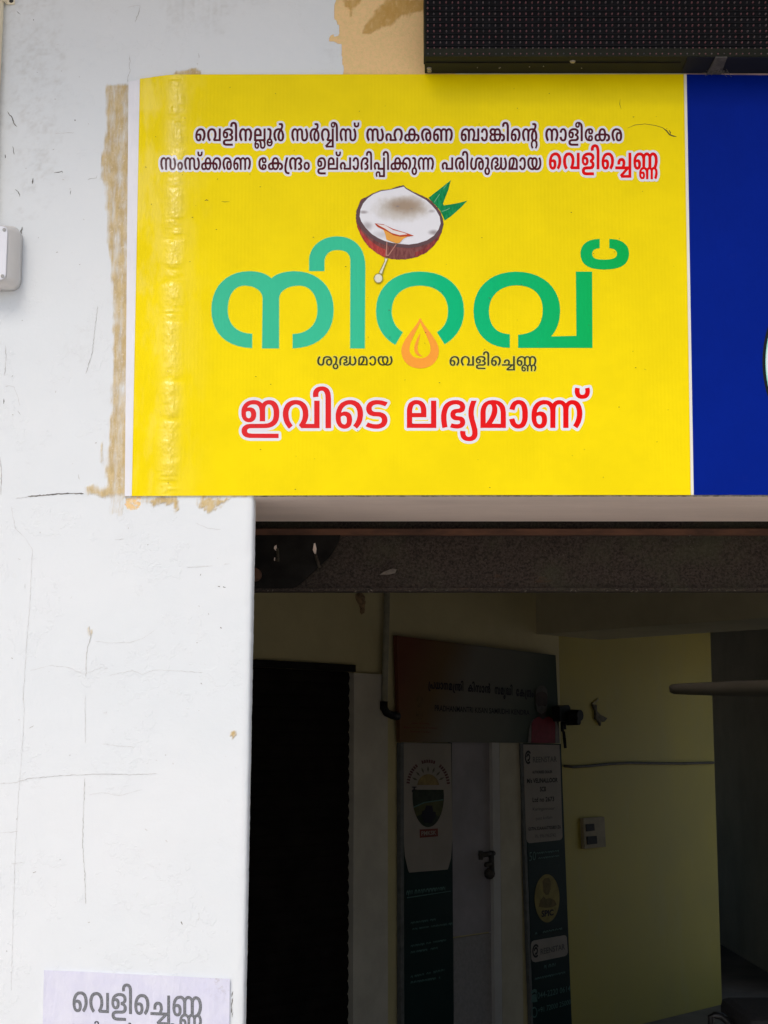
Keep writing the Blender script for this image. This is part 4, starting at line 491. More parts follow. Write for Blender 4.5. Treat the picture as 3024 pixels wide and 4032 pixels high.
    'headline_upper_outline': '1833 943 -17 6 -11 10 -7 14 -2 19 -23 5 -17 10 -5 -8 -9 -4 -25 0 -7 4 -5 7 -14 -9 -16 -5 -14 0 -13 4 -12 7 -11 12 -16 -15 -18 -7 -19 0 -21 7 -13 13 -7 10 -6 16 -3 18 0 26 6 23 9 14 14 9 18 2 10 -2 8 -5 10 6 9 0 9 -6 10 -14 10 15 10 5 11 -1 13 -10 6 7 8 2 54 1 4 11 7 11 10 8 11 4 13 2 51 0 10 -3 6 -7 2 -27 21 0 10 -7 6 7 7 2 10 -1 8 -5 10 4 19 0 7 -1 6 -3 9 5 8 1 8 -2 7 -6 0 35 5 12 9 13 7 4 12 4 13 -2 12 -5 10 5 15 2 11 -2 9 -4 9 -9 5 -8 20 4 9 -1 10 -4 14 -15 8 -21 11 -1 10 -6 10 6 9 2 17 -1 16 -9 7 -8 5 -9 4 -19 0 -26 -4 -20 -8 -20 5 -18 0 -18 -7 -18 -7 -7 -7 -4 -8 -2 -16 0 -17 5 -5 6 -2 6 4 24 -19 7 -12 10 -11 -12 -14 -5 -15 -1 -13 3 -25 0 -7 2 -5 5 -17 -8 -19 -2 -11 3 -9 4 -13 13 -15 -14 -16 -6 -13 1 -14 4 -12 -4 -15 -1 -10 3 -12 7 -3 -29 -8 -15 -9 -8 -9 -5 -10 -3|2621 943 -15 5 -13 13 -5 16 1 22 -18 -6 -17 0 -16 5 -12 10 1 -25 -5 -15 -12 -12 -15 -4 -18 1 -12 6 -5 11 4 23 -17 7 -13 12 -9 -14 -10 -6 -10 2 -14 10 -11 -8 -12 -4 -14 1 -12 4 -13 -4 -12 -1 -15 6 -8 6 -7 9 -7 16 -2 15 1 39 6 20 7 16 6 8 9 3 8 -1 8 -5 9 4 21 0 8 -3 5 -7 16 11 19 2 18 -6 13 -12 9 13 8 4 10 0 9 -6 13 6 12 1 18 -5 12 -11 7 10 7 5 8 1 8 -2 -9 12 0 11 11 21 6 5 6 1 62 0 9 -3 5 -5 2 -6 2 -37 18 0 9 -5 7 5 6 2 8 -1 8 -5 10 4 20 0 8 -3 6 -7 12 9 14 4 14 -1 12 -5 15 -14 8 -21 2 -29 -2 -21 -5 -19 14 -7 7 -7 5 -8 3 -13 0 -19 -1 -9 -4 -6 -6 -4 -6 -2 -21 4 -23 -4 -8 4 -6 7 -3 10 1 19 5 16 -3 2 -12 -8 -12 -4 -13 1 -12 4 -12 -4 -13 -1 -19 8 -3 -22 -11 -20 -9 -8 -11 -5 -10 -3|3973 943 -15 5 -13 12 -6 15 -2 21 -14 -4 -12 0 -10 3 -13 -3 -15 0 -13 4 -13 11 -12 -10 -14 -5 -18 2 -14 7 -11 -6 -23 0 -7 2 -5 6 -13 -8 -11 -3 -13 1 -14 5 -17 -6 -14 0 -13 4 -9 5 -12 10 -5 8 -7 17 -3 18 0 28 5 23 6 11 8 8 9 5 11 2 12 -1 11 -5 10 3 19 0 9 -3 11 3 53 0 12 -6 15 8 16 1 17 -6 10 -8 16 11 13 3 16 -1 9 -3 12 4 9 0 16 -4 8 3 14 1 10 -2 9 -6 10 5 21 0 6 -2 6 -5 10 6 11 4 15 -1 12 -6 8 5 7 1 11 -4 10 -14 8 13 8 5 10 0 10 -6 8 4 13 1 0 16 3 15 8 17 8 10 12 2 14 -7 12 7 11 -1 7 -6 8 -16 5 -19 0 -19 -1 -9 -5 -14 5 -22 -1 -28 -4 -18 -8 -18 6 -19 0 -16 -4 -15 -9 -10 -9 -5 -8 -2 -16 0 -14 4 -6 5 -2 8 4 24 -14 5 -15 -5 -16 0 -16 6 -13 13 -10 -10 -13 -7 -10 -3 -15 0 -17 5 -14 11 -2 -30 -3 -10 -6 -10 -9 -8 -9 -5 -10 -3|4546 943 -15 5 -10 9 -8 18 -1 17 -13 3 -11 5 -15 12 -12 -12 -8 -5 -10 -3 -14 0 -9 3 -10 5 -9 9 -13 -12 -15 -5 -14 1 -13 4 -13 -4 -14 -1 -19 8 -11 11 -8 17 -3 17 0 25 3 21 6 16 8 16 8 6 11 1 11 -6 10 4 21 0 11 -4 8 5 10 1 9 -4 7 -10 12 10 16 5 16 -1 14 -6 2 10 6 13 12 11 11 5 14 2 51 0 9 -3 6 -7 2 -6 0 -20 23 -2 6 -4 5 -7 16 11 18 4 20 -2 16 -10 11 8 14 4 15 -1 9 -2 13 3 9 0 16 -4 12 4 10 0 16 -5 12 -10 8 10 7 4 11 -1 9 -6 13 7 15 1 13 -3 9 -5 7 -6 6 -11 5 -24 0 -26 -4 -22 -13 -23 -10 -9 -10 -6 -14 -4 -16 0 -21 7 -16 14 -7 11 -6 17 -10 -4 -7 -22 -13 -15 -14 -7 -20 0 -14 5 -10 9 -8 12 -6 18 -8 3 -1 -12 -3 -12 -5 -9 -8 -8 -14 -6 -21 -1 -14 4 -16 10 -4 -28 -10 -18 -10 -10 -10 -5 -12 -3|2907 993 -15 5 -10 9 -9 16 -5 21 0 28 6 28 11 23 6 5 6 2 9 -1 8 -5 10 4 23 0 7 -3 6 -8 15 11 13 3 9 0 14 -4 14 -10 8 10 8 3 8 -1 10 -5 11 4 52 0 7 -2 6 -6 12 9 9 2 10 -4 9 -11 12 10 15 5 10 0 15 -3 12 3 9 0 15 -4 9 3 13 1 14 -4 14 -11 8 11 7 4 10 -1 9 -7 14 7 14 1 17 -5 13 -10 12 11 14 4 14 -1 11 -5 10 3 20 0 9 -4 9 4 19 0 12 -4 10 5 8 1 8 -3 6 -6 10 -26 5 -24 -1 -33 -8 -23 -13 -15 -18 -8 -13 1 -14 4 -12 -4 -13 -1 -16 6 -16 -5 -17 0 -10 2 -11 6 -17 18 -12 -15 -12 -7 -15 -5 -18 1 -17 5 -14 11 -10 16 -6 16 -9 -4 -8 -23 -11 -13 -15 -8 -19 -1 -12 4 -8 5 -11 13 -8 23 -9 4 -6 -17 -9 -15 -13 -11 -16 -5 -22 0 -18 9 -13 15 -9 20 -17 -6 -15 0 -13 5 -6 -20 -8 -15 -5 -5 -6 -3 -11 1 -16 11 -10 -8 -13 -4 -16 0 -12 4 -14 -4|3969 1015 5 0 -1 26 -10 -5 -6 -19|1668 1045 3 12 -1 14 -2 7 -2 -13 0 -11|3135 1047 3 13 -3 16 -2 -13|2562 1050 2 7 -2 15',
    'headline_lower': '2905 1188 -10 2 -8 7 -5 12 0 17 2 2 13 -3 1 -14 4 -6 5 0 5 4 3 17 0 111 15 1 1 -2 -1 -121 -2 -10 -5 -10 -8 -5|3037 1188 -7 1 -5 3 -6 6 -5 10 0 15 1 5 14 -2 1 -2 0 -11 3 -7 3 -1 4 0 5 5 2 9 1 13 0 105 15 1 1 -2 0 -109 -2 -15 -3 -11 -7 -8 -8 -4|3662 1188 -11 2 -8 7 -5 12 0 14 1 5 15 -3 1 -14 1 -4 4 -2 6 0 3 5 3 10 0 16 0 101 15 1 1 -2 0 -113 -1 -12 -5 -13 -5 -6 -6 -3|1556 1192 -2 6 0 13 2 9 4 7 4 3 8 3 9 -1 6 -3 5 -6 3 -8 1 -18 -1 -4 -13 2 -1 17 -2 4 -4 2 -4 -2 -2 -4 -1 -17|2645 1192 -3 6 0 13 3 9 4 7 6 4 6 2 10 -1 6 -3 4 -4 4 -12 1 -12 -2 -9 -13 3 0 17 -3 4 -4 2 -5 -2 -2 -5 -1 -8 1 -8|1285 1237 -10 5 -6 7 -4 10 -3 14 0 23 2 11 5 20 6 12 13 -10 -8 -24 -2 -24 3 -19 3 -5 5 -3 4 0 3 3 3 8 1 72 13 1 2 -1 0 -68 4 -12 5 -3 6 1 4 8 0 46 3 13 3 8 9 8 8 2 8 -1 8 -4 6 -6 4 -8 4 -22 0 -14 -3 -19 -4 -15 -6 -13 -2 0 -11 9 9 26 1 28 -4 17 -3 4 -5 2 -5 -3 -4 -8 0 -48 -3 -12 -5 -8 -9 -7 -11 -1 -8 3 -7 8 -6 -7 -6 -3|1473 1237 -9 4 -6 7 -5 10 -3 13 0 19 2 18 5 17 6 14 12 -10 -8 -26 -1 -25 4 -18 3 -5 4 -1 4 0 3 2 3 10 0 71 14 1 2 -1 0 -70 3 -10 5 -3 6 1 5 8 0 48 5 18 8 8 10 3 10 -1 7 -5 5 -7 5 -11 2 -11 1 -15 -1 -16 -4 -16 -9 -21 -12 10 9 27 1 25 -3 17 -4 6 -5 2 -6 -3 -3 -8 -1 -52 -3 -10 -4 -7 -8 -5 -13 -2 -7 3 -7 8 -5 -6 -7 -4|1634 1237 -8 4 -7 8 -5 10 -3 19 -12 3 -5 4 -5 4 -4 7 -2 18 2 9 4 10 6 5 9 2 11 -1 8 -5 6 4 8 2 9 -1 7 -5 4 -4 6 -15 2 -20 5 -1 2 1 1 24 7 14 3 4 10 3 6 -1 6 -2 4 -5 5 -11 1 -11 -2 -11 -2 -8 -6 -7 -7 -4 -9 -2 -1 -2 3 -11 5 -6 6 -4 8 -1 5 1 4 4 6 12 1 8 0 24 -4 13 -6 13 10 10 2 0 7 -14 4 -11 4 -23 -1 -16 -3 -13 -4 -11 -5 -6 -7 -5 -10 -3 -8 0 -10 3 -9 7 -5 8 -6 13 -2 9 -6 1 -2 -1 -4 -20 -5 -12 -5 -4 -6 -3|1783 1237 -8 2 -7 5 -6 6 -5 10 -5 18 0 20 4 18 4 12 7 12 11 -10 -9 -27 -1 -15 1 -14 4 -11 5 -6 8 -3 9 1 7 4 5 8 -12 0 -6 3 -2 4 -6 17 0 22 3 12 3 7 5 5 9 3 8 -1 4 -2 6 -4 6 -15 2 -24 -4 -25 -6 -15 -9 -11 -11 -5|1868 1237 -10 4 -10 8 -5 10 -4 12 -3 15 0 19 3 14 6 14 7 5 9 2 10 -4 5 -7 4 -16 -1 -16 -3 -9 -4 -6 -5 -3 -6 -1 -8 2 -1 -1 3 -10 4 -9 8 -5 9 -1 6 3 5 13 1 67 1 1 14 -1 1 -73 4 -9 3 -1 4 0 5 3 3 11 0 69 2 1 13 -1 1 -73 4 -8 2 -2 4 0 5 3 3 5 3 19 -2 24 -8 24 13 10 8 -18 5 -25 0 -23 -2 -8 -4 -13 -6 -9 -7 -4 -11 -2 -9 4 -6 6 -9 -8 -6 -2 -6 0 -8 4 -7 7 -11 -9 -7 -2|2069 1237 -10 3 -7 4 -6 5 -5 7 -6 17 -1 26 5 17 6 12 6 5 8 4 7 3 9 0 13 -3 8 -8 4 -14 -2 -11 -3 -7 -6 -5 -5 -2 -11 1 -7 6 -3 4 -2 7 0 13 -6 -9 -3 -10 -1 -23 2 -8 3 -8 6 -7 0 15 5 11 6 3 12 1 6 -2 5 -5 4 -9 0 -9 -3 -12 -7 -8 -10 -4|2165 1237 -11 5 -7 7 -5 13 -3 16 -16 5 -10 10 -4 11 0 12 5 15 6 6 11 3 12 -1 10 -5 10 6 8 0 7 -1 10 -7 6 -10 3 -9 3 -19 6 3 4 3 3 7 0 7 -2 6 -3 3 -9 0 -2 15 10 2 11 -3 7 -7 4 -11 1 -13 -5 -13 -4 -6 -6 -4 -16 -5 -4 -20 -8 -14 -10 -6|2302 1237 -10 4 -9 10 -4 8 -3 18 0 16 2 17 6 17 6 12 1 1 13 -11 -9 -24 -2 -25 3 -17 5 -6 5 -3 5 0 3 2 3 9 0 72 16 1 1 -1 1 -65 2 -6 4 -8 4 -3 7 -2 5 2 4 3 1 4 0 9 -4 7 -4 2 -6 1 0 15 8 2 3 2 4 5 1 10 -4 7 -3 2 -10 0 -2 13 2 2 11 1 10 -2 5 -3 5 -7 3 -12 0 -7 -2 -8 -4 -7 -6 -5 8 -9 3 -9 0 -12 -5 -11 -4 -5 -6 -4 -7 -2 -9 0 -11 4 -11 8 -6 -7 -7 -4|2528 1237 -14 6 -7 7 -4 8 -5 16 0 18 3 11 7 10 7 3 10 -1 8 -5 4 -9 1 -8 0 -8 -2 -10 -3 -6 -4 -4 -6 -2 -8 0 8 -7 12 -2 5 1 5 3 6 13 1 8 -1 26 -3 7 -5 5 -8 4 -18 2 -12 5 -3 6 -3 7 -1 8 2 8 7 11 9 4 10 2 39 0 1 -2 -1 -15 -39 0 -8 -2 -3 -4 1 -9 3 -3 24 -3 12 -6 9 -13 4 -18 0 -24 -3 -13 -4 -10 -6 -8 -8 -5 -8 -2|2603 1237 -8 4 -6 4 -4 8 -3 10 -2 18 1 56 82 0 0 -98 -14 0 -1 1 -1 81 -49 1 -2 -2 1 -20 37 0 2 -2 -1 -33 -2 -10 -4 -8 -4 -4 -7 -4 -5 -2|2798 1237 -9 4 -6 6 -4 10 -3 13 15 4 4 -15 2 -4 5 -2 5 3 3 10 2 12 0 21 -3 16 -4 8 -5 1 -4 -3 -2 -4 -3 -14 -15 3 -1 2 3 13 6 11 7 6 12 2 11 -3 5 -5 4 -6 4 -17 1 -24 -2 -22 -5 -16 -10 -8 -5 -2|2873 1237 -11 3 -9 7 -5 8 -6 14 -3 16 0 27 3 23 1 3 15 -4 -3 -22 1 -30 3 -13 4 -7 4 -5 6 -3 7 0 4 3 2 7 0 5 -4 9 -4 2 -7 1 -1 15 10 2 4 3 3 7 0 7 -2 5 -2 3 -13 0 -2 14 11 3 10 -1 9 -6 3 -8 2 -7 -1 -15 -4 -9 -6 -5 6 -7 3 -8 1 -13 -1 -7 -4 -8 -7 -6 -9 -3|3127 1237 -9 4 -7 8 -5 12 -3 17 -15 5 -6 6 -4 5 -3 11 0 10 2 10 4 8 6 5 9 2 9 -1 10 -4 11 5 7 0 6 -1 8 -5 4 -5 6 -15 2 -19 5 -1 2 1 1 24 7 14 6 5 7 2 11 -2 7 -7 3 -8 2 -17 -3 -11 -4 -8 -6 -5 -15 -5 3 -9 4 -8 8 -5 8 -1 6 2 4 4 6 15 0 27 -4 13 -6 14 10 10 2 0 9 -16 5 -17 1 -11 0 -16 -3 -16 -5 -12 -4 -6 -8 -5 -9 -3 -10 0 -9 3 -6 3 -9 11 -4 8 -4 15 -7 1 -1 -2 -5 -22 -6 -11 -9 -5|3253 1237 -7 3 1 10 1 4 9 0 4 5 0 28 -4 27 -1 3 -7 4 -6 9 -2 8 -1 14 3 13 6 8 7 5 11 1 6 -3 6 -5 3 -6 3 -12 0 -12 -2 -10 -5 -9 -6 -5 5 -32 1 -27 -3 -10 -6 -8 -7 -3|3313 1237 -9 4 -7 8 -5 12 -3 15 0 18 2 14 6 19 6 12 12 -10 -8 -23 -2 -26 4 -18 3 -5 5 -3 6 1 4 12 0 70 14 1 2 -1 0 -68 3 -11 6 -4 7 1 4 8 1 74 1 1 14 -1 1 -74 4 -8 6 -1 3 1 4 5 5 17 -1 22 -3 13 -6 17 9 9 4 1 8 -18 5 -25 -1 -27 -3 -12 -6 -12 -9 -6 -12 -2 -10 4 -6 7 -7 -8 -7 -3 -6 0 -8 3 -8 8 -10 -9 -4 -2|3614 1237 -8 2 -9 5 -8 10 -4 9 -3 17 0 21 3 14 4 10 8 14 12 -9 -9 -25 -2 -10 1 -20 4 -12 5 -6 9 -3 10 1 7 5 5 7 -13 0 -5 3 -4 5 -5 16 -1 13 1 13 4 12 6 7 11 4 10 -1 4 -3 5 -5 3 -6 3 -11 2 -18 -4 -27 -6 -14 -10 -12 -12 -5|3715 1237 -8 18 -6 28 1 28 4 12 5 8 9 7 9 2 10 -1 9 -6 4 -8 2 -7 2 -12 0 -29 3 -14 6 -8 11 -1 9 4 7 9 -9 -1 -6 2 -5 4 -5 8 -3 12 0 10 0 10 3 13 6 10 8 4 11 1 10 -5 5 -7 3 -10 2 -26 -2 -17 -3 -12 -10 -17 -13 -7 -16 -2 -11 3 -9 7 -5 11 -3 12 -2 44 -3 7 -6 3 -4 -2 -3 -4 -4 -15 0 -21 1 -9 8 -26|3827 1237 -7 2 0 4 2 11 9 0 4 5 0 29 -5 28 -8 5 -6 13 -2 7 0 12 3 12 6 9 7 4 11 1 6 -2 6 -6 4 -8 3 -11 0 -9 -3 -13 -4 -7 -7 -6 6 -34 0 -23 -2 -10 -5 -9 -9 -4|3899 1237 -8 2 -9 6 -8 9 -5 12 -4 17 -1 24 5 31 15 -4 -3 -21 0 -26 1 -9 3 -10 5 -8 6 -5 6 -2 7 2 3 8 -3 6 -11 2 0 14 12 3 2 5 -2 5 -12 5 -4 6 -2 11 5 13 6 4 5 2 15 1 11 -5 8 -8 10 10 7 3 10 0 10 -5 4 -4 5 -10 4 -12 1 -13 -1 -17 -2 -12 -5 -16 -6 -13 -2 0 -11 9 7 18 3 20 0 19 -3 11 -3 5 -4 3 -5 1 -4 -2 -2 -4 -1 -7 0 -71 -15 -1 -1 2 0 44 -3 24 -4 8 -4 4 -8 3 -6 0 -5 -2 -1 -5 16 -7 5 -9 0 -10 -2 -5 -3 -5 -5 -4 5 -4 3 -6 1 -12 -4 -10 -7 -6 -7 -2|4035 1237 -9 2 -9 7 -6 8 -4 9 -3 20 0 54 2 1 71 0 1 -2 0 -59 -3 -18 -7 -11 -8 -7 -13 -4|4111 1237 -8 4 -6 6 -5 9 -4 14 16 4 2 -9 4 -9 5 -3 5 3 4 10 1 12 0 21 -3 18 -4 6 -5 1 -5 -5 -4 -16 -15 3 -1 1 3 15 7 11 8 6 10 1 11 -3 8 -10 6 -20 1 -29 -4 -22 -5 -11 -8 -6 -6 -2|4175 1237 -6 2 -8 7 -6 11 -3 14 0 20 2 13 5 15 6 9 10 8 14 4 9 0 11 -4 10 4 14 0 8 -2 9 -6 4 -5 5 -11 5 -21 -1 -28 -4 -15 -5 -14 -4 1 -10 6 6 20 2 17 -1 15 -4 14 -6 9 -6 3 -7 1 -2 -1 7 -13 3 -10 3 -19 -1 -20 -6 -14 -8 -8 -7 -2 -10 1 -9 4 -8 -4|2254 1239 -1 2 -7 27 -6 31 -1 16 1 26 3 14 7 10 11 6 14 1 6 -2 -2 -15 -9 1 -7 -3 -4 -6 -3 -13 0 -19 3 -26 12 -49 -2 -1|2750 1239 -1 2 0 80 -28 0 3 -10 0 -10 -5 -14 -5 -7 -5 -3 -5 -2 -12 1 -9 7 -4 6 -3 10 0 20 8 20 13 -8 -5 -16 -1 -8 3 -12 5 -4 5 2 4 8 0 15 -4 12 6 9 55 0 0 -97|3017 1239 -1 2 0 80 -27 0 2 -12 -2 -17 -6 -11 -6 -4 -6 -2 -12 1 -9 6 -5 9 -3 14 1 11 4 15 4 8 13 -8 -5 -15 -1 -11 3 -10 5 -4 5 2 4 8 0 14 -3 12 5 10 38 1 1 1 0 38 -1 2 -18 0 0 -13 -2 -6 -3 -7 -7 -4 -12 -1 -6 3 -5 4 -4 11 0 12 5 17 11 -6 -3 -11 0 -9 2 -5 4 -2 3 0 3 6 1 11 -2 6 5 10 44 0 1 -1 0 -154|3554 1239 -1 2 0 80 -28 0 2 -10 0 -10 -4 -14 -5 -7 -5 -3 -5 -2 -11 0 -11 6 -5 8 -3 10 1 20 3 10 5 10 12 -8 -5 -17 0 -12 3 -8 5 -3 5 1 3 7 1 16 -4 13 6 9 56 0 0 -97|2077 1253 5 1 2 3 2 4 -1 8 -4 3 -4 -1 -2 -4 0 -10|1637 1253 6 2 3 3 3 11 0 8 -22 0 0 -8 2 -8 3 -6|2168 1253 5 1 4 4 4 9 1 10 -25 0 2 -16 4 -5|2606 1253 8 2 3 6 3 10 -1 13 -21 0 -2 -1 1 -14 2 -9 4 -5|3130 1253 5 1 4 4 3 11 1 8 -24 0 3 -16 3 -5|4050 1253 7 6 5 14 0 47 -1 2 -21 -1 8 -18 5 -18 1 -19|4178 1253 5 1 3 2 -2 15 0 20 4 16 8 16 -2 1 -9 -1 -6 -5 -6 -9 -3 -9 -2 -17 1 -14 4 -11|4208 1253 4 1 3 3 3 14 -1 23 -4 13 -4 8 -5 -10 -4 -18 1 -24 3 -7|4030 1254 5 1 2 3 1 17 -7 25 -10 21 0 -48 2 -10 3 -6|1418 1273 -9 2 -8 8 -5 13 0 16 3 15 3 5 7 6 10 2 9 -2 8 -9 5 -16 0 -13 -2 -11 -5 -8 -7 -7|2415 1273 -10 2 -8 7 -5 9 -2 17 2 13 6 12 9 6 9 1 10 -3 9 -8 5 -15 0 -15 -3 -10 -4 -8 -8 -6|2514 1278 6 0 3 6 0 12 -2 4 -2 2 -4 -2 -3 -7 -1 -11|1802 1282 4 0 4 3 2 7 -3 26 -2 4 -4 2 -3 -1 -2 -4 -2 -12 1 -18 2 -4|3634 1282 5 1 3 2 2 7 -1 19 -2 6 -1 4 -5 3 -3 -1 -3 -4 -2 -12 2 -18 2 -5|3787 1282 6 1 2 3 1 3 -1 26 -2 6 -5 3 -5 -3 -3 -16 1 -16 3 -5|1417 1289 6 2 3 9 -1 17 -2 5 -4 2 -6 -3 -3 -9 1 -16 3 -5|2414 1289 6 2 4 8 -1 18 -3 5 -4 2 -6 -2 -4 -8 1 -19 3 -4|1855 1294 6 0 3 7 0 16 -1 5 -4 2 -4 -1 -2 -3 -2 -9 -1 -13|1610 1295 1 0 1 12 3 14 -5 2 -5 1 -4 -2 -2 -4 -1 -8 0 -5 5 -8|1627 1295 22 0 1 8 -3 11 -2 6 -3 3 -7 0 -4 -4 -4 -11|1686 1295 8 2 5 6 1 13 -2 5 -3 3 -6 -2 -2 -7|2138 1295 2 2 0 10 4 13 -3 3 -8 1 -6 -5 -2 -11 4 -9|2157 1295 25 0 -2 18 -5 9 -8 2 -6 -5 -4 -12|3102 1295 2 2 0 11 3 13 -4 2 -6 1 -5 -5 -2 -4 0 -9 5 -8|3119 1295 24 0 -1 14 -2 7 -4 6 -7 1 -6 -4 -3 -12|3181 1295 8 2 4 6 1 12 -2 7 -3 2 -4 -1 -4 -6 -1 -12|2078 1305 3 0 2 2 2 8 -3 7 -5 2 -2 -3 -1 -8 1 -6|3260 1331 5 0 3 3 3 11 -2 13 -2 5 -4 1 -5 -3 -3 -7 0 -13 3 -8|3834 1331 5 0 2 2 4 9 0 11 -2 6 -2 4 -4 1 -5 -3 -3 -7 0 -13 2 -6',
    'headline_lower_outline': '2903 1171 -17 5 -11 9 -9 16 -2 20 -15 8 -12 12 -12 -14 -16 -6 -15 0 -16 7 -12 -6 -18 0 -7 3 -6 5 -2 7 -1 37 -10 -9 -13 -6 -16 -1 -12 4 0 -15 14 -14 4 -8 3 -14 0 -14 -2 -12 -5 -6 -8 -4 -7 0 -16 4 -21 -4 -10 4 -4 6 -3 10 1 29 -12 -4 -19 2 -13 6 -10 11 -14 -13 -13 -5 -20 -1 -16 6 -17 14 -6 11 -4 14 -1 30 3 14 6 10 -7 14 -2 17 2 13 7 12 9 9 11 4 14 2 42 0 6 -1 6 -4 3 -6 2 -25 80 0 8 -2 7 3 6 1 14 -5 10 3 56 0 12 -5 14 7 14 1 12 -3 10 -6 7 5 6 2 18 -3 11 4 13 1 10 -1 12 -6 10 4 18 0 7 -2 4 2 -2 11 1 22 7 17 7 7 9 1 11 -4 9 4 48 0 10 -4 5 -9 1 -44 17 -1 9 -4 18 7 22 -3 20 3 12 -3 14 -10 10 8 12 5 14 -1 12 -5 7 4 8 2 4 15 9 14 14 8 18 2 12 -5 8 -6 9 -14 4 -15 7 -1 8 -4 10 3 18 0 8 -3 9 3 17 0 11 -3 9 5 9 0 6 -3 5 -5 10 -23 5 -27 0 -27 -3 -16 -10 -20 -8 -8 -12 -5 -16 -2 -14 5 -10 -4 -12 -1 -14 5 -11 -4 -13 -1 -14 6 -10 8 -10 -9 -12 -4 -16 0 -9 2 -8 6 -15 -8 -20 -1 -18 7 -14 11 -7 -8 -9 -6 -12 -4 -12 1 -15 5 -10 9 -8 14 -4 15 -7 4 -1 -53 -5 -20 -6 -9 -11 -10 -11 -4 -12 -1 -11 2 -12 7 -7 8 -5 10 -3 13 0 14 3 11 -1 38 -9 -9 -13 -6 -17 -1 -12 4 0 -43 -2 -13 -4 -13 -6 -8 -9 -8 -12 -5|3659 1171 -17 5 -12 11 -7 14 -2 19 -21 3 -15 10 -6 -7 -8 -3 -20 -1 -8 4 -5 5 -2 6 0 38 -14 -13 -12 -4 -18 1 -9 4 -9 7 -6 8 -5 11 -1 9 0 20 4 17 6 12 4 6 7 3 9 0 10 -5 10 3 58 0 7 -2 5 -4 6 6 7 2 8 -1 9 -5 12 6 13 1 12 -2 10 -7 10 6 22 0 6 -2 6 -5 13 8 17 2 12 -3 14 -9 9 7 9 4 8 1 12 -1 5 16 10 15 13 7 17 2 10 -3 8 -5 11 -15 6 -19 14 -4 8 4 12 3 16 -1 14 -6 12 6 12 1 13 -2 13 -8 6 6 8 1 74 0 12 -5 12 7 15 1 11 -2 8 -4 13 -15 14 14 15 6 15 1 15 -3 13 3 15 -1 16 -6 11 -9 9 -14 6 -17 1 -38 -2 -16 -10 -27 -5 -5 -6 -3 -10 0 -13 7 -7 -4 -11 -4 -13 0 -8 3 -10 -3 -12 0 -13 5 -13 10 -16 -12 -9 -3 -12 0 -16 6 -12 12 -10 -9 -9 -5 -14 -4 -16 0 -19 7 -15 13 -8 -15 -12 -5 -7 2 -7 4 -10 -4 -19 0 -9 4 -15 -5 -16 0 -19 6 -13 11 -10 -11 -14 -6 -21 1 -8 3 -7 6 -15 -9 -23 -2 -15 4 -13 10 -17 -13 -8 -1 -8 3 -3 -20 -7 -16 -14 -12 -10 -3|1553 1175 -10 5 -5 11 -1 22 4 18 -12 -8 -10 -3 -13 1 -11 4 -13 -5 -17 2 -10 5 -9 8 -11 25 -17 -4 -18 4 -11 -31 -6 -5 -6 -3 -12 1 -12 9 -12 -8 -10 -3 -12 1 -12 4 -12 -4 -12 -1 -14 6 -11 9 -9 18 -3 18 0 26 2 18 6 18 8 16 7 6 10 1 10 -5 9 3 19 0 7 -3 6 -6 13 9 20 3 16 -5 10 -9 12 10 15 4 18 -3 12 -9 7 8 8 3 8 -1 8 -4 8 3 21 0 7 -3 5 -6 13 9 19 3 12 -3 14 -10 12 9 14 4 21 -3 12 3 12 -1 12 -5 8 -6 8 7 14 5 14 -1 11 -5 7 4 7 1 10 -3 9 -13 9 13 10 4 8 -1 7 -6 16 7 15 -1 10 -4 10 -8 11 9 12 4 14 -1 9 -4 9 2 18 0 8 -3 8 3 17 0 11 -3 7 5 7 1 7 -2 6 -4 9 -20 7 -32 -1 -38 -10 -24 -8 -8 -10 -6 -18 -3 -14 5 -11 -4 -11 -1 -15 5 -14 -4 -15 0 -11 3 -9 5 -14 14 -16 -16 -19 -7 -15 0 -12 4 -11 6 -10 10 -15 -14 -16 -5 -15 -1 -11 3 -9 5 -11 10 -10 -11 -9 -5 -20 -2 -13 5 -8 6 -11 17 -5 16 -5 3 -5 -18 9 -4 9 -8 8 -17 1 -25 -2 -9 -5 -7 -8 -4 -22 4|2067 1221 -21 7 -13 10 -10 17 -5 21 1 31 8 24 14 16 18 8 11 2 14 -1 12 -4 8 -6 13 8 13 3 22 -3 21 3 15 -4 9 3 12 1 16 -4 7 16 12 13 13 6 20 1 10 -2 7 -6 4 -9 -2 -15 9 -7 10 4 24 0 20 3 16 -3 12 -8 14 9 20 2 10 -3 9 -6 9 -11 6 -14 1 -28 -3 -12 -7 -12 -11 -10 -10 -4 -12 -1 -16 4 -3 -13 -7 -12 -10 -9 -12 -5 -19 -1 -17 6 -17 -6 -17 1 -12 6 -11 -5 -24 1 -7 4 -4 7 -10 36 -12 -6 -6 -17 -8 -14 -10 -7 -8 -4 -21 -1 -18 7 -11 13 -9 23 -7 3 -1 -15 -3 -9 -12 -15 -17 -7',
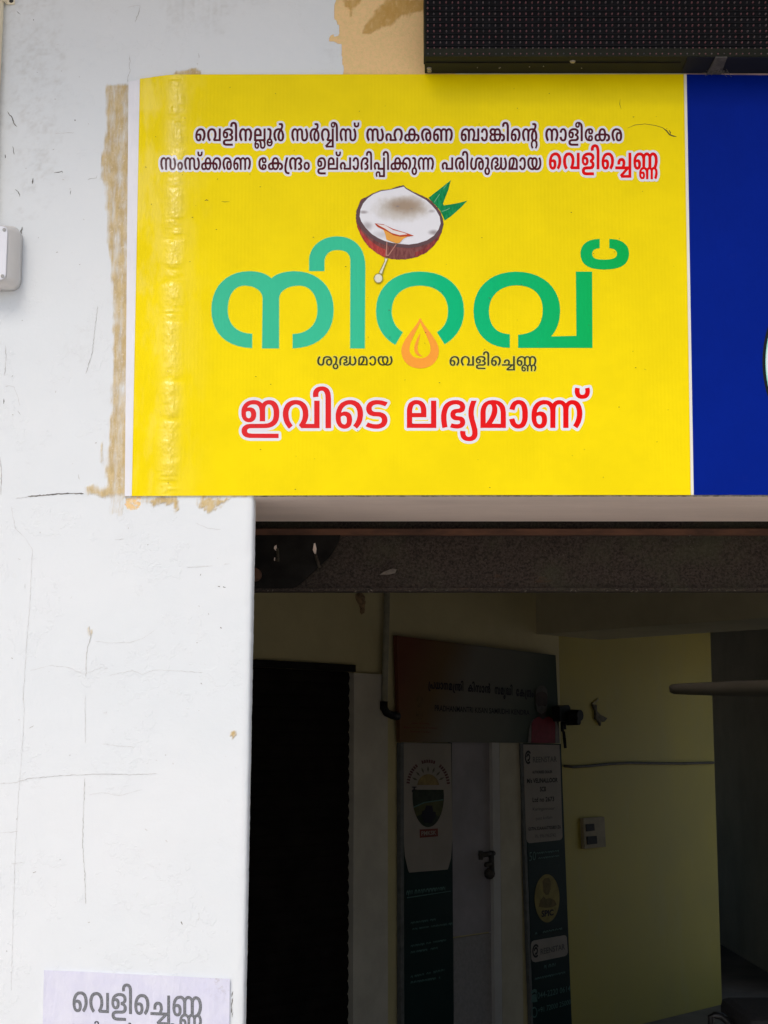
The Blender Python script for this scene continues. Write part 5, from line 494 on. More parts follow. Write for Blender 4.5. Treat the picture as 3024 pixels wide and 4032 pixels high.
    'offer_here': '2523 3043 -14 3 -16 6 -11 8 -6 8 -7 11 -4 15 -1 20 2 14 3 1 40 -5 -2 -13 2 -17 4 -8 11 -8 6 -1 12 1 5 3 8 9 6 20 2 28 0 233 1 1 42 0 1 -2 0 -226 -2 -30 -4 -24 -5 -13 -7 -12 -7 -7 -10 -6 -6 -4 -18 -5|1991 3150 -24 4 -11 4 -13 7 -9 6 -13 13 -13 21 -4 11 -3 18 0 30 3 18 4 9 7 13 7 7 11 8 11 4 12 2 16 0 12 -3 10 -6 10 -8 7 -9 6 -21 1 -22 -2 -12 -7 -16 -12 -12 -13 -6 -8 -2 -15 0 -15 3 5 -8 11 -9 11 -6 13 -3 20 0 14 3 8 5 6 6 6 11 3 13 2 14 0 81 41 0 2 -1 0 -93 1 -12 4 -12 5 -7 5 -5 7 -3 10 0 12 4 9 8 7 13 4 10 3 20 0 28 -4 26 -5 13 -10 12 -16 10 -15 5 -27 3 -111 1 -25 4 -15 7 -7 5 -9 9 -4 8 -4 11 -1 9 1 13 3 10 6 11 6 7 12 8 18 6 18 3 228 1 0 -33 -1 -2 -207 0 -24 -3 -7 -2 -5 -4 -4 -10 1 -10 6 -8 12 -5 12 -1 119 -1 25 -3 27 -9 18 -12 16 -17 10 -20 6 -26 2 -39 -2 -20 -4 -18 -6 -15 -8 -14 -7 -8 -13 -10 -10 -5 -16 -4 -24 0 -16 4 -10 5 -7 5 -11 11 -17 -13 -17 -8 -18 -4|2320 3150 -15 2 -15 4 -16 8 -12 8 -10 10 -8 12 -8 17 -5 15 -4 22 0 24 5 29 5 17 9 20 21 30 9 8 30 -24 -19 -28 -7 -14 -5 -20 -3 -31 1 -17 5 -17 8 -17 12 -12 15 -8 11 -3 10 0 18 5 8 5 7 8 10 17 6 18 2 27 -2 17 -3 17 -6 15 -6 12 -15 22 17 21 4 3 143 0 0 -217 -41 0 -2 1 0 182 -65 0 -2 -1 10 -19 5 -14 5 -18 2 -16 -2 -36 -4 -18 -5 -15 -8 -13 -9 -11 -18 -14 -14 -7 -15 -4 -17 -2|2749 3150 -15 2 -14 4 -22 10 -12 7 -11 11 -14 20 -11 26 -7 33 0 34 5 27 6 14 11 18 13 11 17 7 13 3 10 0 13 -3 15 -6 12 -10 5 -8 5 -11 5 -26 0 -15 -2 -14 -4 -13 -5 -9 -7 -8 -8 -6 -17 -7 -23 0 -19 7 -1 -1 5 -15 6 -14 8 -10 12 -11 11 -7 14 -4 19 -1 11 3 13 6 12 10 8 12 7 20 2 15 0 24 -5 27 -11 24 -18 26 30 24 12 -13 15 -20 9 -18 7 -19 5 -32 0 -26 -4 -25 -6 -17 -11 -19 -12 -14 -11 -8 -18 -9 -15 -4 -16 -2|2960 3150 -22 3 -16 6 -16 9 -10 10 -8 15 -4 12 -1 21 3 11 4 10 7 11 7 6 10 6 26 8 40 2 11 3 6 3 5 4 4 8 1 7 -1 15 -4 7 -8 7 -9 4 -15 3 -17 0 -19 -2 -19 -6 -18 -7 -18 31 17 8 24 7 24 4 29 1 17 -2 21 -7 16 -8 10 -10 8 -13 6 -18 0 -17 -3 -16 -9 -17 -9 -9 -14 -8 -22 -7 -42 -2 -14 -5 -6 -5 -4 -7 -1 -9 1 -10 5 -9 6 -5 12 -5 13 -3 16 0 20 3 18 6 16 6 19 -30 -2 -3 -15 -5 -26 -8 -22 -3|1951 3238 11 0 6 2 6 7 3 9 0 14 -3 12 -4 7 -8 4 -6 0 -8 -3 -6 -6 -4 -12 -1 -8 0 -19 7 -5|2701 3274 12 0 7 3 6 5 4 11 1 21 -1 11 -5 11 -6 5 -5 2 -8 -1 -9 -4 -7 -9 -5 -15 -2 -30 9 -7',
    'offer_here_outline': '2518 3022 -28 7 -21 14 -16 19 -9 23 -2 13 1 26 3 13 8 10 -2 8 0 161 -10 0 7 -36 1 -35 -3 -24 -9 -28 -10 -18 -14 -16 -16 -13 -24 -11 -26 -6 -28 -1 -20 3 -22 6 -24 14 -18 17 -11 15 -9 18 -13 -28 -16 -19 -23 -17 -26 -8 -24 -1 -16 3 -16 5 -18 11 -16 -10 -20 -6 -20 -3 -19 0 -29 5 -29 14 -21 16 -14 19 -10 19 -7 29 -1 29 5 29 11 24 18 20 -19 19 -6 11 -5 14 -2 13 1 19 4 14 6 11 12 15 15 11 19 7 19 4 17 2 220 0 11 -3 8 -7 4 -11 -1 -39 -2 -8 -6 -6 -12 -4 -95 -1 41 -8 15 -5 16 -10 25 -24 16 -29 8 21 12 22 17 22 15 13 10 3 10 -2 33 -25 8 -11 1 -14 -3 -7 -18 -25 -6 -13 -5 -23 -1 -26 4 -19 6 -13 11 -10 13 -3 12 2 10 7 8 15 4 15 0 26 -5 26 -7 17 -16 23 -3 10 4 12 22 28 7 4 8 2 145 0 10 -3 9 -8 3 -11 0 -218 -3 -10 -8 -8 3 -12 -2 -18 1 -6 3 -1 3 3 2 8 3 32 0 231 3 10 8 8 10 3 44 0 13 -4 6 -6 3 -8 1 -39 12 23 16 19 23 14 24 5 24 -1 15 -3 15 -8 14 -12 28 21 8 3 9 -1 8 -4 11 -11 20 -26 3 12 9 8 32 13 30 7 22 2 32 -1 22 -4 26 -11 11 -8 11 -11 9 -13 6 -15 4 -19 0 -16 -2 -14 -5 -15 -9 -15 -12 -12 -19 -12 -28 -8 -45 -3 -4 -1 0 -5 2 -3 5 -3 19 -2 27 4 28 11 8 0 7 -2 8 -8 22 -36 -1 -14 -8 -11 -33 -14 -29 -6 -44 -3 -21 3 -26 8 -20 12 -15 15 -12 23 -12 -18 -13 -14 -14 -10 -15 -8 -18 -6 -18 -4 -27 -1 -15 2 -20 5 -16 5 -12 7 -18 14 -14 14 -10 14 -15 33 -2 -111 -5 -27 -6 -18 -10 -14 -10 -10 -21 -14 -29 -7|2115 3207 7 2 7 13 5 22 0 20 -3 20 -3 10 -6 8 -12 7 0 -81 2 -14|2752 3207 20 3 7 5 5 7 8 22 0 31 -11 -24 -12 -15 -19 -11 -24 -7 12 -8|2882 3274 15 12 22 9 23 5 40 3 3 2 0 7 -3 4 -8 2 -24 1 -20 -4 -26 -10 -10 -1 -12 6 -11 16 6 -23|2705 3296 3 0 0 2 2 12 -2 4',
    'offer_available': '4531 3052 -2 4 -3 15 0 17 3 15 5 13 4 6 14 12 12 4 10 3 16 0 15 -2 11 -3 8 -5 9 -8 5 -7 5 -14 3 -16 -1 -20 -3 -14 -35 6 2 20 0 10 -3 10 -4 6 -4 2 -8 3 -6 0 -11 -3 -6 -9 -3 -13 0 -12 2 -14|3274 3150 -11 1 -15 5 -17 10 -8 7 -6 9 -7 17 -4 15 -2 21 0 135 232 0 0 -214 -1 -1 -39 0 -2 1 0 180 -148 0 0 -48 1 -2 109 0 2 -1 0 -44 -1 -21 -4 -19 -8 -19 -13 -16 -15 -9 -23 -6|3584 3150 -19 2 -13 3 -15 5 -11 6 -17 12 -7 8 -10 14 -6 14 -9 29 -4 27 0 28 2 24 4 28 5 21 40 -8 -5 -32 -3 -29 0 -34 6 -32 8 -20 11 -15 17 -11 16 -5 20 -1 19 5 6 4 3 5 2 8 -1 4 -6 7 -37 5 -14 6 -8 5 -5 7 -6 14 0 18 2 8 7 13 10 9 8 4 10 3 31 3 5 3 3 4 1 9 -2 4 -5 5 -15 4 -19 -1 -27 -6 -12 31 16 5 20 4 26 1 12 -2 14 -3 12 -6 10 -9 6 -10 4 -17 -1 -14 -3 -10 -7 -11 -9 -7 -10 -5 -40 -5 -6 -5 -2 -8 2 -5 5 -4 9 -3 20 0 12 -3 12 -5 10 -8 4 -9 4 -14 0 -12 -4 -14 -4 -9 -10 -11 -14 -8 -22 -7|3872 3150 -24 4 -22 9 -13 9 -8 8 -12 20 -8 26 -2 26 0 118 201 0 0 -120 -4 -32 -4 -14 -5 -10 -7 -11 -9 -10 -11 -7 -12 -7 -24 -7 -19 -2|4079 3150 -10 1 -12 4 -14 7 -9 9 -9 13 -5 9 -9 29 3 1 38 8 8 -27 6 -11 5 -6 7 -3 7 -1 6 2 7 5 5 6 5 14 5 33 0 47 -4 22 -4 12 -5 9 -6 5 -9 3 -8 0 -8 -4 -6 -8 -4 -8 -8 -27 -39 7 -3 1 5 18 6 16 6 12 9 10 12 8 13 6 16 3 13 0 19 -4 10 -4 12 -9 10 -13 10 -24 5 -21 2 -22 0 -33 -2 -21 -5 -21 -5 -15 -10 -16 -12 -12 -13 -6 -18 -4|4282 3150 -12 1 -18 5 -17 8 -10 7 -10 9 -11 16 -6 11 -6 16 -5 22 -2 20 0 23 2 20 4 16 6 16 7 12 9 9 14 9 11 3 8 2 19 -2 11 -3 12 -8 8 -8 6 -11 4 -13 2 -12 0 -26 -4 -19 -8 -16 -13 -11 -16 -5 -16 -1 -15 4 -8 3 -1 -1 3 -12 4 -12 9 -15 7 -8 10 -7 11 -5 10 -2 15 0 8 1 9 4 8 8 7 12 3 11 2 23 0 125 1 1 40 0 1 -145 1 -13 4 -13 8 -10 10 -4 8 -1 11 2 8 6 6 9 3 11 1 21 0 136 2 1 40 0 0 -145 2 -13 2 -10 5 -9 8 -6 11 -3 14 4 11 10 8 19 5 24 0 28 -6 31 -8 22 -16 29 31 21 3 1 14 -22 13 -27 9 -32 3 -31 -1 -26 -6 -30 -9 -19 -8 -12 -8 -8 -10 -7 -12 -5 -12 -3 -17 -1 -15 3 -14 6 -18 16 -12 -12 -13 -8 -15 -4 -16 -1 -12 2 -15 6 -10 7 -11 12 -15 -13 -15 -8 -20 -5|3712 3155 -8 18 -11 36 -4 21 -1 24 1 22 4 20 19 69 6 29 1 20 -3 13 -3 5 -9 6 -11 2 -10 -1 -9 -5 -6 -9 -3 -16 1 -13 -40 -4 -1 2 -1 6 -1 8 3 20 4 13 6 10 10 10 8 5 9 4 16 3 20 1 13 -1 11 -3 14 -7 9 -7 7 -10 5 -12 3 -15 0 -23 -2 -16 -6 -24 -17 -59 -5 -34 0 -25 4 -27 7 -25 12 -30 -2 -1|3906 3184 10 4 11 11 6 9 6 18 3 18 1 18 0 73 -1 2 -68 -1 16 -25 12 -21 8 -19 5 -17 2 -18 0 -20 -5 -19|3274 3184 12 0 10 3 4 3 8 9 6 19 2 34 -70 0 1 -27 5 -23 4 -7 6 -6|3855 3185 6 0 5 1 6 8 4 19 -2 25 -8 30 -9 20 -13 22 -19 26 0 -92 2 -18 4 -16 7 -13 8 -9|4240 3273 10 0 8 3 4 4 5 12 0 25 -1 9 -5 10 -5 4 -4 1 -9 -1 -7 -4 -6 -10 -4 -13 -2 -19 0 -13 7 -5',
    'offer_available_outline': '4525 3031 -8 4 -6 7 -7 26 2 34 9 26 -15 0 -18 4 -26 13 -24 -13 -19 -4 -17 1 -22 5 -23 13 -21 -12 -24 -6 -25 -1 -25 4 -23 8 -26 18 -16 18 -17 31 -8 -27 -7 -13 -10 -13 -18 -15 -21 -8 -17 -3 -23 1 -20 5 -13 6 -11 8 -13 14 -7 11 -10 21 -12 -21 -15 -16 -17 -13 -22 -9 -28 -6 -30 -1 -22 3 -18 5 -18 8 -15 12 -17 18 -9 17 -7 19 -3 22 -3 69 -7 -34 0 -32 7 -34 14 -37 2 -9 -4 -13 -11 -8 -51 -1 -9 2 -9 9 -12 30 -9 -14 -12 -12 -17 -10 -16 -5 -18 -4 -24 -1 -23 3 -19 4 -24 10 -25 19 -20 26 -15 35 -1 -73 -4 -10 -8 -7 -9 -2 -42 0 -12 4 -6 6 -3 8 -1 36 -8 -16 -10 -13 -12 -12 -16 -9 -18 -6 -18 -3 -18 0 -21 4 -26 11 -18 15 -10 14 -10 26 -5 35 1 142 7 12 13 5 234 0 10 -3 8 -8 2 -8 1 -16 7 25 6 6 7 4 12 1 42 -9 14 5 20 5 36 2 1 26 5 22 10 20 15 14 19 11 18 5 16 2 30 -2 14 -4 15 -6 12 -9 11 -12 8 -15 4 -15 3 -41 204 -1 9 -3 7 -8 2 -7 1 -15 16 17 22 14 14 5 15 2 27 -1 23 -6 21 -14 15 -18 11 -24 9 20 12 17 18 15 19 8 18 3 13 0 15 -3 20 -8 16 -14 6 13 12 7 47 1 8 -2 9 -7 4 -11 0 -143 3 -18 3 -4 3 -1 4 1 2 2 2 13 1 148 4 13 7 6 8 2 47 0 8 -2 5 -5 7 -14 36 23 7 2 9 0 6 -3 6 -5 22 -36 13 -33 6 -31 3 -43 -3 -24 -9 -32 -14 -24 20 -2 18 -5 16 -8 13 -12 8 -11 7 -18 4 -19 0 -19 -3 -16 -4 -12 -5 -7 -8 -4 -12 0 -35 6 -8 3 -7 8 -6 -7 -8 -4 -36 -6|3280 3206 6 1 3 3 3 12 0 8 -24 0 5 -20 2 -3|4286 3206 12 1 6 5 4 10 2 18 -22 -16 -25 -6 10 -8|4506 3206 6 5 5 12 4 21 0 20 -7 36 -14 30 -1 -101 3 -19|4083 3207 2 2 3 11 4 28 -2 44 -2 15 -5 12 -4 -7 -8 -28 -10 -10 -12 -2 -43 7 -1 -34 44 7 13 -2 10 -10 6 -24|3853 3214 1 2 -2 18 -5 20 1 -20|3666 3256 1 20 -14 -11|3371 3303 1 12 -104 -1 0 -6 91 0|3920 3303 1 11 -7 1|3539 3308 6 7 -5 4|3683 3346 12 44 2 15 -2 13 -6 -1 -1 -24 -3 -9 -7 -7 -11 -4 9 -12',
    'tagline_pure': '2515 2804 -6 6 -6 9 -5 16 0 17 2 7 4 8 5 6 9 5 8 2 11 -1 9 -5 5 -6 3 -7 2 -27 2 -9 6 -7 9 -3 14 2 7 3 5 7 -8 -2 -9 1 -6 3 -6 6 -4 12 0 9 5 14 6 6 12 4 12 -2 5 -3 5 -5 3 -5 3 -11 0 -15 -4 -13 -4 -8 -7 -7 -10 -5 -10 -2 -17 1 -14 6 -5 6 -3 8 -3 14 0 16 -3 9 -8 4 -9 -3 -3 -4 -3 -6 -1 -18 3 -11 9 -14|2630 2804 -5 2 2 9 9 0 4 2 2 6 0 12 -5 26 -9 5 -5 5 -4 10 0 8 4 10 5 5 7 3 10 1 8 -2 7 -5 4 -7 2 -7 -1 -9 -4 -7 -10 -9 5 -24 1 -18 -4 -9 -4 -4 -7 -3|2705 2804 -10 3 -7 3 -8 7 -5 8 -4 16 0 16 4 21 13 -3 -2 -16 0 -17 5 -17 9 -8 12 -3 10 3 1 7 -5 4 -11 1 0 9 14 2 3 3 0 3 -3 3 -14 4 -4 4 -1 10 6 8 5 3 8 2 14 -1 11 -4 8 -7 11 9 15 3 13 -5 10 -10 5 -17 -1 -14 -4 -12 -9 -15 -3 -3 -10 8 9 14 2 9 1 11 -2 9 -5 9 -5 3 -6 1 -6 -2 -3 -3 -2 -4 0 -53 -13 -1 -2 2 0 40 -4 12 -5 6 -5 2 -12 2 -6 -2 -2 -3 0 -2 15 -3 5 -3 2 -4 1 -7 -1 -4 -8 -8 7 -6 1 -4 0 -6 -3 -7 -7 -4 -8 -2|2849 2804 -8 2 -7 3 -7 6 -4 8 -3 13 0 41 76 0 0 -44 -5 -14 -6 -8 -10 -5 -10 -2|2929 2804 -9 3 -6 5 -5 8 -2 7 13 3 5 -9 3 -4 7 -3 6 3 4 6 3 9 0 19 -3 10 -6 7 -8 0 -6 -4 -4 -11 -13 2 -2 2 5 10 6 8 9 4 11 1 13 -5 7 -8 5 -11 1 -19 -4 -19 -7 -9 -9 -5|2995 2804 -9 3 -7 6 -3 6 -3 10 0 12 4 14 6 12 6 5 9 5 13 3 13 -1 9 -3 9 3 13 1 15 -4 8 -4 6 -7 6 -13 2 -7 0 -15 -4 -13 -7 -13 -4 1 -8 6 6 11 2 9 0 14 -3 10 -4 6 -7 5 -13 3 -3 -2 10 -15 3 -13 -1 -16 -5 -12 -7 -5 -8 -2 -13 0 -9 4 -11 -4|3000 2815 5 0 4 3 -2 9 0 14 3 11 10 15 -3 2 -10 -2 -7 -3 -8 -9 -3 -7 -1 -8 0 -11 1 -5 5 -7|3033 2815 4 0 4 3 5 11 0 10 -3 10 -5 10 -5 4 -4 -4 -4 -8 -4 -17 1 -8 3 -7 2 -2|2846 2815 6 0 3 3 2 3 0 11 -8 17 -9 13 -6 5 0 -24 1 -14 4 -8|2868 2816 3 1 6 4 4 8 1 10 0 27 -1 1 -28 0 12 -16 5 -12 2 -14|2590 2836 7 1 6 5 0 12 -2 8 -4 4 -4 2 -5 0 -4 -2 -4 -10 2 -13 3 -5|2639 2873 6 -1 3 2 4 7 -1 10 -2 4 -4 2 -5 1 -3 -2 -4 -6 -1 -5 1 -7',
    'tagline_pure_outline': '2513 2799 -5 5 -8 11 -6 19 0 19 1 7 5 10 6 7 10 6 9 1 13 -1 10 -4 8 -8 3 -8 1 -28 3 -9 6 -5 11 -1 2 1 -9 3 -5 6 -5 9 -1 7 0 12 4 14 9 8 13 4 15 -1 6 -4 7 -6 -2 16 4 12 9 9 11 3 15 -2 8 -4 8 -11 2 -15 3 2 4 0 11 -2 3 -2 1 -6 -3 -16 1 -18 4 -11 8 -7 10 -1 5 1 -1 2 -10 1 -3 1 -2 14 4 4 13 2 -14 3 -5 4 -3 7 0 9 3 6 5 5 7 4 9 1 15 0 8 -3 10 -6 7 6 7 2 13 1 7 -1 9 -5 7 -6 5 -8 3 -10 0 -16 -4 -17 -5 -11 -10 -11 -5 1 -12 11 0 3 9 15 3 14 -3 15 -4 4 -5 2 -6 -3 -2 -8 0 -48 -1 -3 -4 -2 -14 0 -4 3 -2 46 -1 -10 -5 -6 5 -9 -1 -9 -3 -7 -5 -5 -8 -3 -20 -1 -12 3 -8 4 -9 8 -3 5 -7 20 0 20 2 13 -3 -5 -9 -7 6 -26 0 -15 -4 -10 -6 -6 -5 -3 -17 -1 -8 2 -2 6 2 9 2 3 3 1 8 0 2 1 0 18 -4 19 -8 4 -6 5 3 -12 0 -18 -4 -13 -5 -9 -8 -8 -11 -6 -10 -2 -15 0 -8 2 -9 3 -10 11 -6 15 -1 28 -2 4 -5 2 -5 -3 -3 -4 -2 -8 0 -10 3 -12 8 -13 0 -4 -11 -10|2848 2799 -9 2 -8 4 -8 8 -5 8 -3 14 1 45 4 2 79 0 2 -5 0 -44 -5 -17 -8 -9 -12 -6 -11 -2|2928 2799 -11 4 -7 7 -5 8 -3 10 4 5 15 2 4 -2 6 -12 3 -1 4 1 3 4 2 9 0 15 -3 10 -4 4 -5 0 -3 -4 -3 -9 -4 -2 -16 3 -4 3 0 4 5 12 9 9 10 4 14 1 14 -4 9 -10 4 -13 2 -22 -5 -19 -9 -12 -13 -5|2994 2799 -11 4 -8 8 -4 6 -3 12 0 14 4 14 7 13 7 6 10 5 13 3 11 0 13 -2 12 2 11 0 12 -2 9 -4 11 -10 7 -14 1 -8 0 -17 -5 -19 -7 -10 -6 -1 -13 9 0 4 7 17 0 14 -2 10 -3 4 -9 6 6 -18 1 -18 -3 -12 -7 -9 -8 -5 -7 -2 -12 0 -11 4 -10 -4|2848 2820 3 0 1 2 0 11 -7 14 -6 8 1 -24 3 -7|2998 2820 6 0 -2 22 7 21 -4 -2 -6 -4 -5 -11 -2 -15 2 -7|3031 2820 4 0 3 1 3 9 -2 17 -6 10 -5 -10 -2 -13 2 -10|2876 2835 2 5 -1 22 -14 0 10 -17|2591 2841 7 2 0 9 -2 9 -5 3 -4 -3 -2 -11 2 -7|2640 2877 5 1 3 5 -1 7 -4 3 -4 -1 -2 -4 1 -8',
    'tagline_oil': '3823 2767 -11 4 -5 4 -3 8 0 12 1 1 13 -2 1 -10 4 -5 7 -1 5 4 3 11 0 86 14 1 1 -2 0 -87 -2 -8 -4 -9 -5 -4 -10 -4|3575 2804 -16 5 -5 4 -7 9 -4 9 -3 9 0 17 3 8 7 12 9 4 13 0 6 -3 4 -3 3 -6 2 -10 -1 -9 -4 -9 -4 -3 -7 -3 -16 2 4 -9 8 -9 11 -4 9 1 6 3 5 4 4 9 2 12 -2 10 -4 9 -7 10 10 8 9 -10 7 -15 1 -19 -3 -12 -5 -10 -8 -7 -14 -4|3658 2804 -10 3 -9 6 -6 8 -4 11 -1 16 2 8 5 13 7 9 5 3 8 -8 -6 -10 -5 -10 -1 -11 3 -14 7 -9 6 -3 8 -1 4 1 7 3 4 6 4 8 0 14 -1 8 -4 8 -6 9 5 7 2 1 51 -1 0 -74 -13 0 -2 1 0 62 -23 0 -1 -1 4 -8 3 -11 0 -14 -5 -15 -6 -7 -8 -5 -11 -3|3781 2804 -10 2 -9 4 -11 10 -5 13 0 10 3 10 6 7 8 4 10 -1 10 -4 5 -11 0 -10 -3 -7 -7 -6 -14 -2 9 -6 10 -2 12 0 11 4 3 4 1 4 -2 6 -5 3 -7 1 0 10 1 1 8 1 4 3 2 4 0 6 -3 4 -5 2 -30 0 -16 4 -6 4 -3 6 0 12 6 8 11 4 57 1 1 -2 -1 -9 -53 -1 -5 -2 -2 -4 1 -6 6 -3 37 0 7 -2 8 -5 5 -9 0 -8 -2 -5 -10 -9 8 -6 2 -5 1 -7 -3 -9 -6 -6 -9 -4 -9 -1|3901 2804 -8 2 -10 5 -7 7 -4 6 -3 8 -3 12 1 14 2 8 4 6 4 5 11 4 11 0 9 -6 5 -12 0 -12 -4 -8 -4 -5 -7 -3 -9 0 -6 2 -1 -1 5 -12 8 -6 10 -3 9 1 5 2 5 5 5 10 0 20 -4 9 -7 11 7 7 2 1 10 -12 6 -14 2 -17 -4 -15 -6 -10 -9 -6 -11 -3|4101 2804 -14 5 -6 5 -6 7 -6 16 -1 16 4 14 4 8 4 3 11 4 6 0 7 -3 5 -3 5 -9 1 -14 -2 -7 -5 -7 -5 -3 -12 -1 -7 2 -1 -2 7 -12 11 -7 14 0 8 6 3 9 0 39 -12 8 -6 7 -2 9 0 14 2 7 4 6 5 3 12 1 6 -2 4 -4 2 -6 1 -7 -2 -7 -3 -5 -8 -4 -11 1 2 -4 5 -4 5 -3 9 0 5 3 4 6 1 35 12 0 2 -37 3 -6 7 -1 4 3 2 4 1 36 11 1 1 -1 1 -36 3 -6 6 -1 6 5 2 6 -1 14 -6 14 8 5 2 0 8 -13 3 -15 -3 -12 -7 -11 6 -11 4 -15 -1 -19 -3 -8 -5 -8 -7 -5 -9 -3 -10 0 -5 1 -11 8 -6 -6 -9 -3 -13 1 -6 3 -6 5 -15 -8|4041 2805 -1 2 0 61 -27 0 3 -12 0 -7 -3 -9 -8 -8 -8 -2 -8 0 -10 3 -8 6 -3 10 1 10 13 0 0 -9 3 -6 4 -3 6 0 6 5 1 6 -1 8 -3 7 -3 1 -41 0 -2 1 1 11 66 0 -33 26 7 11 60 0 2 -1 0 -110|4150 2815 6 0 6 3 3 4 1 7 0 40 -11 8 -14 -7 -1 -1 1 -43 3 -7|4190 2815 8 1 7 6 3 9 1 16 -4 12 -5 10 -8 2 -7 5 -4 -5 0 -42 2 -8|3763 2834 7 0 4 4 1 7 -2 5 -2 3 -6 0 -5 -5 -2 -11|3562 2846 7 1 3 6 1 6 -2 7 -1 3 -4 1 -4 0 -4 -3 -4 -11 0 -7|3888 2846 8 2 3 6 -1 11 -5 5 -4 0 -5 -3 -4 -10 0 -7|4090 2846 7 2 4 7 0 7 -2 5 -4 3 -8 -2 -3 -3 -2 -7 0 -8|4037 2880 3 1 0 25 -35 0|4121 2900 5 0 3 3 1 8 -3 4 -6 0 -3 -4 -1 -8',
    'tagline_oil_outline': '3821 2762 -12 4 -7 9 -4 12 2 12 -19 0 -17 4 -13 10 -7 10 -2 10 1 16 4 10 9 8 -10 8 -3 8 -1 9 4 9 5 5 6 3 13 3 53 0 4 -3 1 -14 -4 -4 -46 0 -9 -1 -2 -3 4 -2 41 -2 10 -4 5 -6 3 -8 0 -10 -2 -6 -5 -7 6 -9 0 -14 -3 -6 -5 -6 -11 -6 12 -4 1 -11 4 -3 4 2 3 9 0 87 2 2 3 1 14 0 4 -3 1 -90 -2 -10 -5 -9 -6 -6 -12 -4|3573 2799 -16 6 -11 9 -4 6 -6 19 0 18 1 8 6 11 6 6 8 3 16 0 8 -3 6 -6 10 9 5 0 10 -9 7 -13 4 -14 0 -14 -2 -8 -5 -12 -10 -10 -17 -6|3657 2799 -10 3 -11 7 -7 8 -4 13 -2 19 2 8 6 14 7 9 5 6 4 0 13 -11 0 -4 -7 -10 -3 -7 -2 -17 6 -12 5 -4 6 -1 10 3 6 12 1 11 -2 7 -10 18 0 4 7 8 4 1 51 0 4 -1 2 -4 0 -74 -2 -3 -3 -2 -14 0 -5 3 0 60 -11 1 -1 -1 4 -13 0 -17 -3 -12 -6 -9 -8 -7 -12 -5|3900 2799 -16 5 -12 11 -4 5 -4 11 -2 12 1 20 6 12 11 9 8 2 12 -1 8 -3 5 -6 10 9 6 0 8 -7 9 -15 4 -16 -2 -19 -6 -14 -11 -10 -15 -5|4100 2799 -15 5 -8 7 -7 8 -6 16 0 19 3 14 8 12 8 5 6 1 14 -1 -3 15 1 9 2 7 5 8 8 5 14 1 7 -3 7 -7 1 6 2 3 17 -1 2 -4 0 -32 2 -6 3 -1 2 1 2 7 0 33 4 3 15 0 3 -5 0 -35 1 -3 3 -1 4 4 1 11 -3 8 -5 9 0 3 4 4 8 5 6 -1 9 -15 3 -16 -1 -12 -7 -12 8 -20 0 -22 -3 -12 -6 -10 -8 -7 -10 -3 -16 1 -12 6 -10 -6 -16 -1 -8 3 -6 5 -14 -7|4039 2801 -2 1 -1 3 -1 58 -15 0 1 -6 -1 -13 -2 -7 -7 -7 -9 -4 -15 -1 -11 3 -9 9 -4 11 1 15 -12 1 -4 3 0 13 3 4 53 1 -23 20 0 4 9 12 65 1 4 -3 1 -114 -2 -3 -3 -2|3578 2820 7 0 6 3 4 4 2 6 2 9 -1 7 -2 8 -5 7 0 -15 -5 -11 -10 -7 -12 -1 5 -7|3783 2820 10 0 8 1 3 3 1 5 -3 2 -9 2 -4 -6 -7 -6|3905 2820 7 0 6 3 6 10 0 18 -3 8 -3 5 0 -14 -5 -11 -10 -8 -13 -1 2 -4 6 -4|4106 2820 4 0 6 2 4 7 0 39 0 -17 -5 -11 -5 -6 -5 -3 -14 -1 4 -5|4152 2820 3 0 4 2 3 9 0 35 -7 5 -10 -6 1 -38 2 -5|4192 2820 5 1 5 6 2 9 0 9 -2 10 -5 9 -11 5 0 -39 1 -7|3764 2839 5 0 1 4 -1 5 -4 -1 -2 -7|3990 2846 4 0 3 3 1 5 -2 6 -2 4 -9 -1 2 -3 1 -11|3560 2851 5 0 2 3 1 8 -3 3 -3 0 -2 -4 -2 -8|3887 2851 5 0 2 4 0 6 -3 5 -3 -2 -2 -4 -1 -7|4088 2851 5 0 2 2 1 8 -2 4 -3 0 -2 -3 -2 -9|3792 2853 13 2 1 2 0 4 -5 3 -15 -1|4131 2885 10 1 2 4 1 5 -4 -5|4034 2889 2 0 -1 12 -16 0',
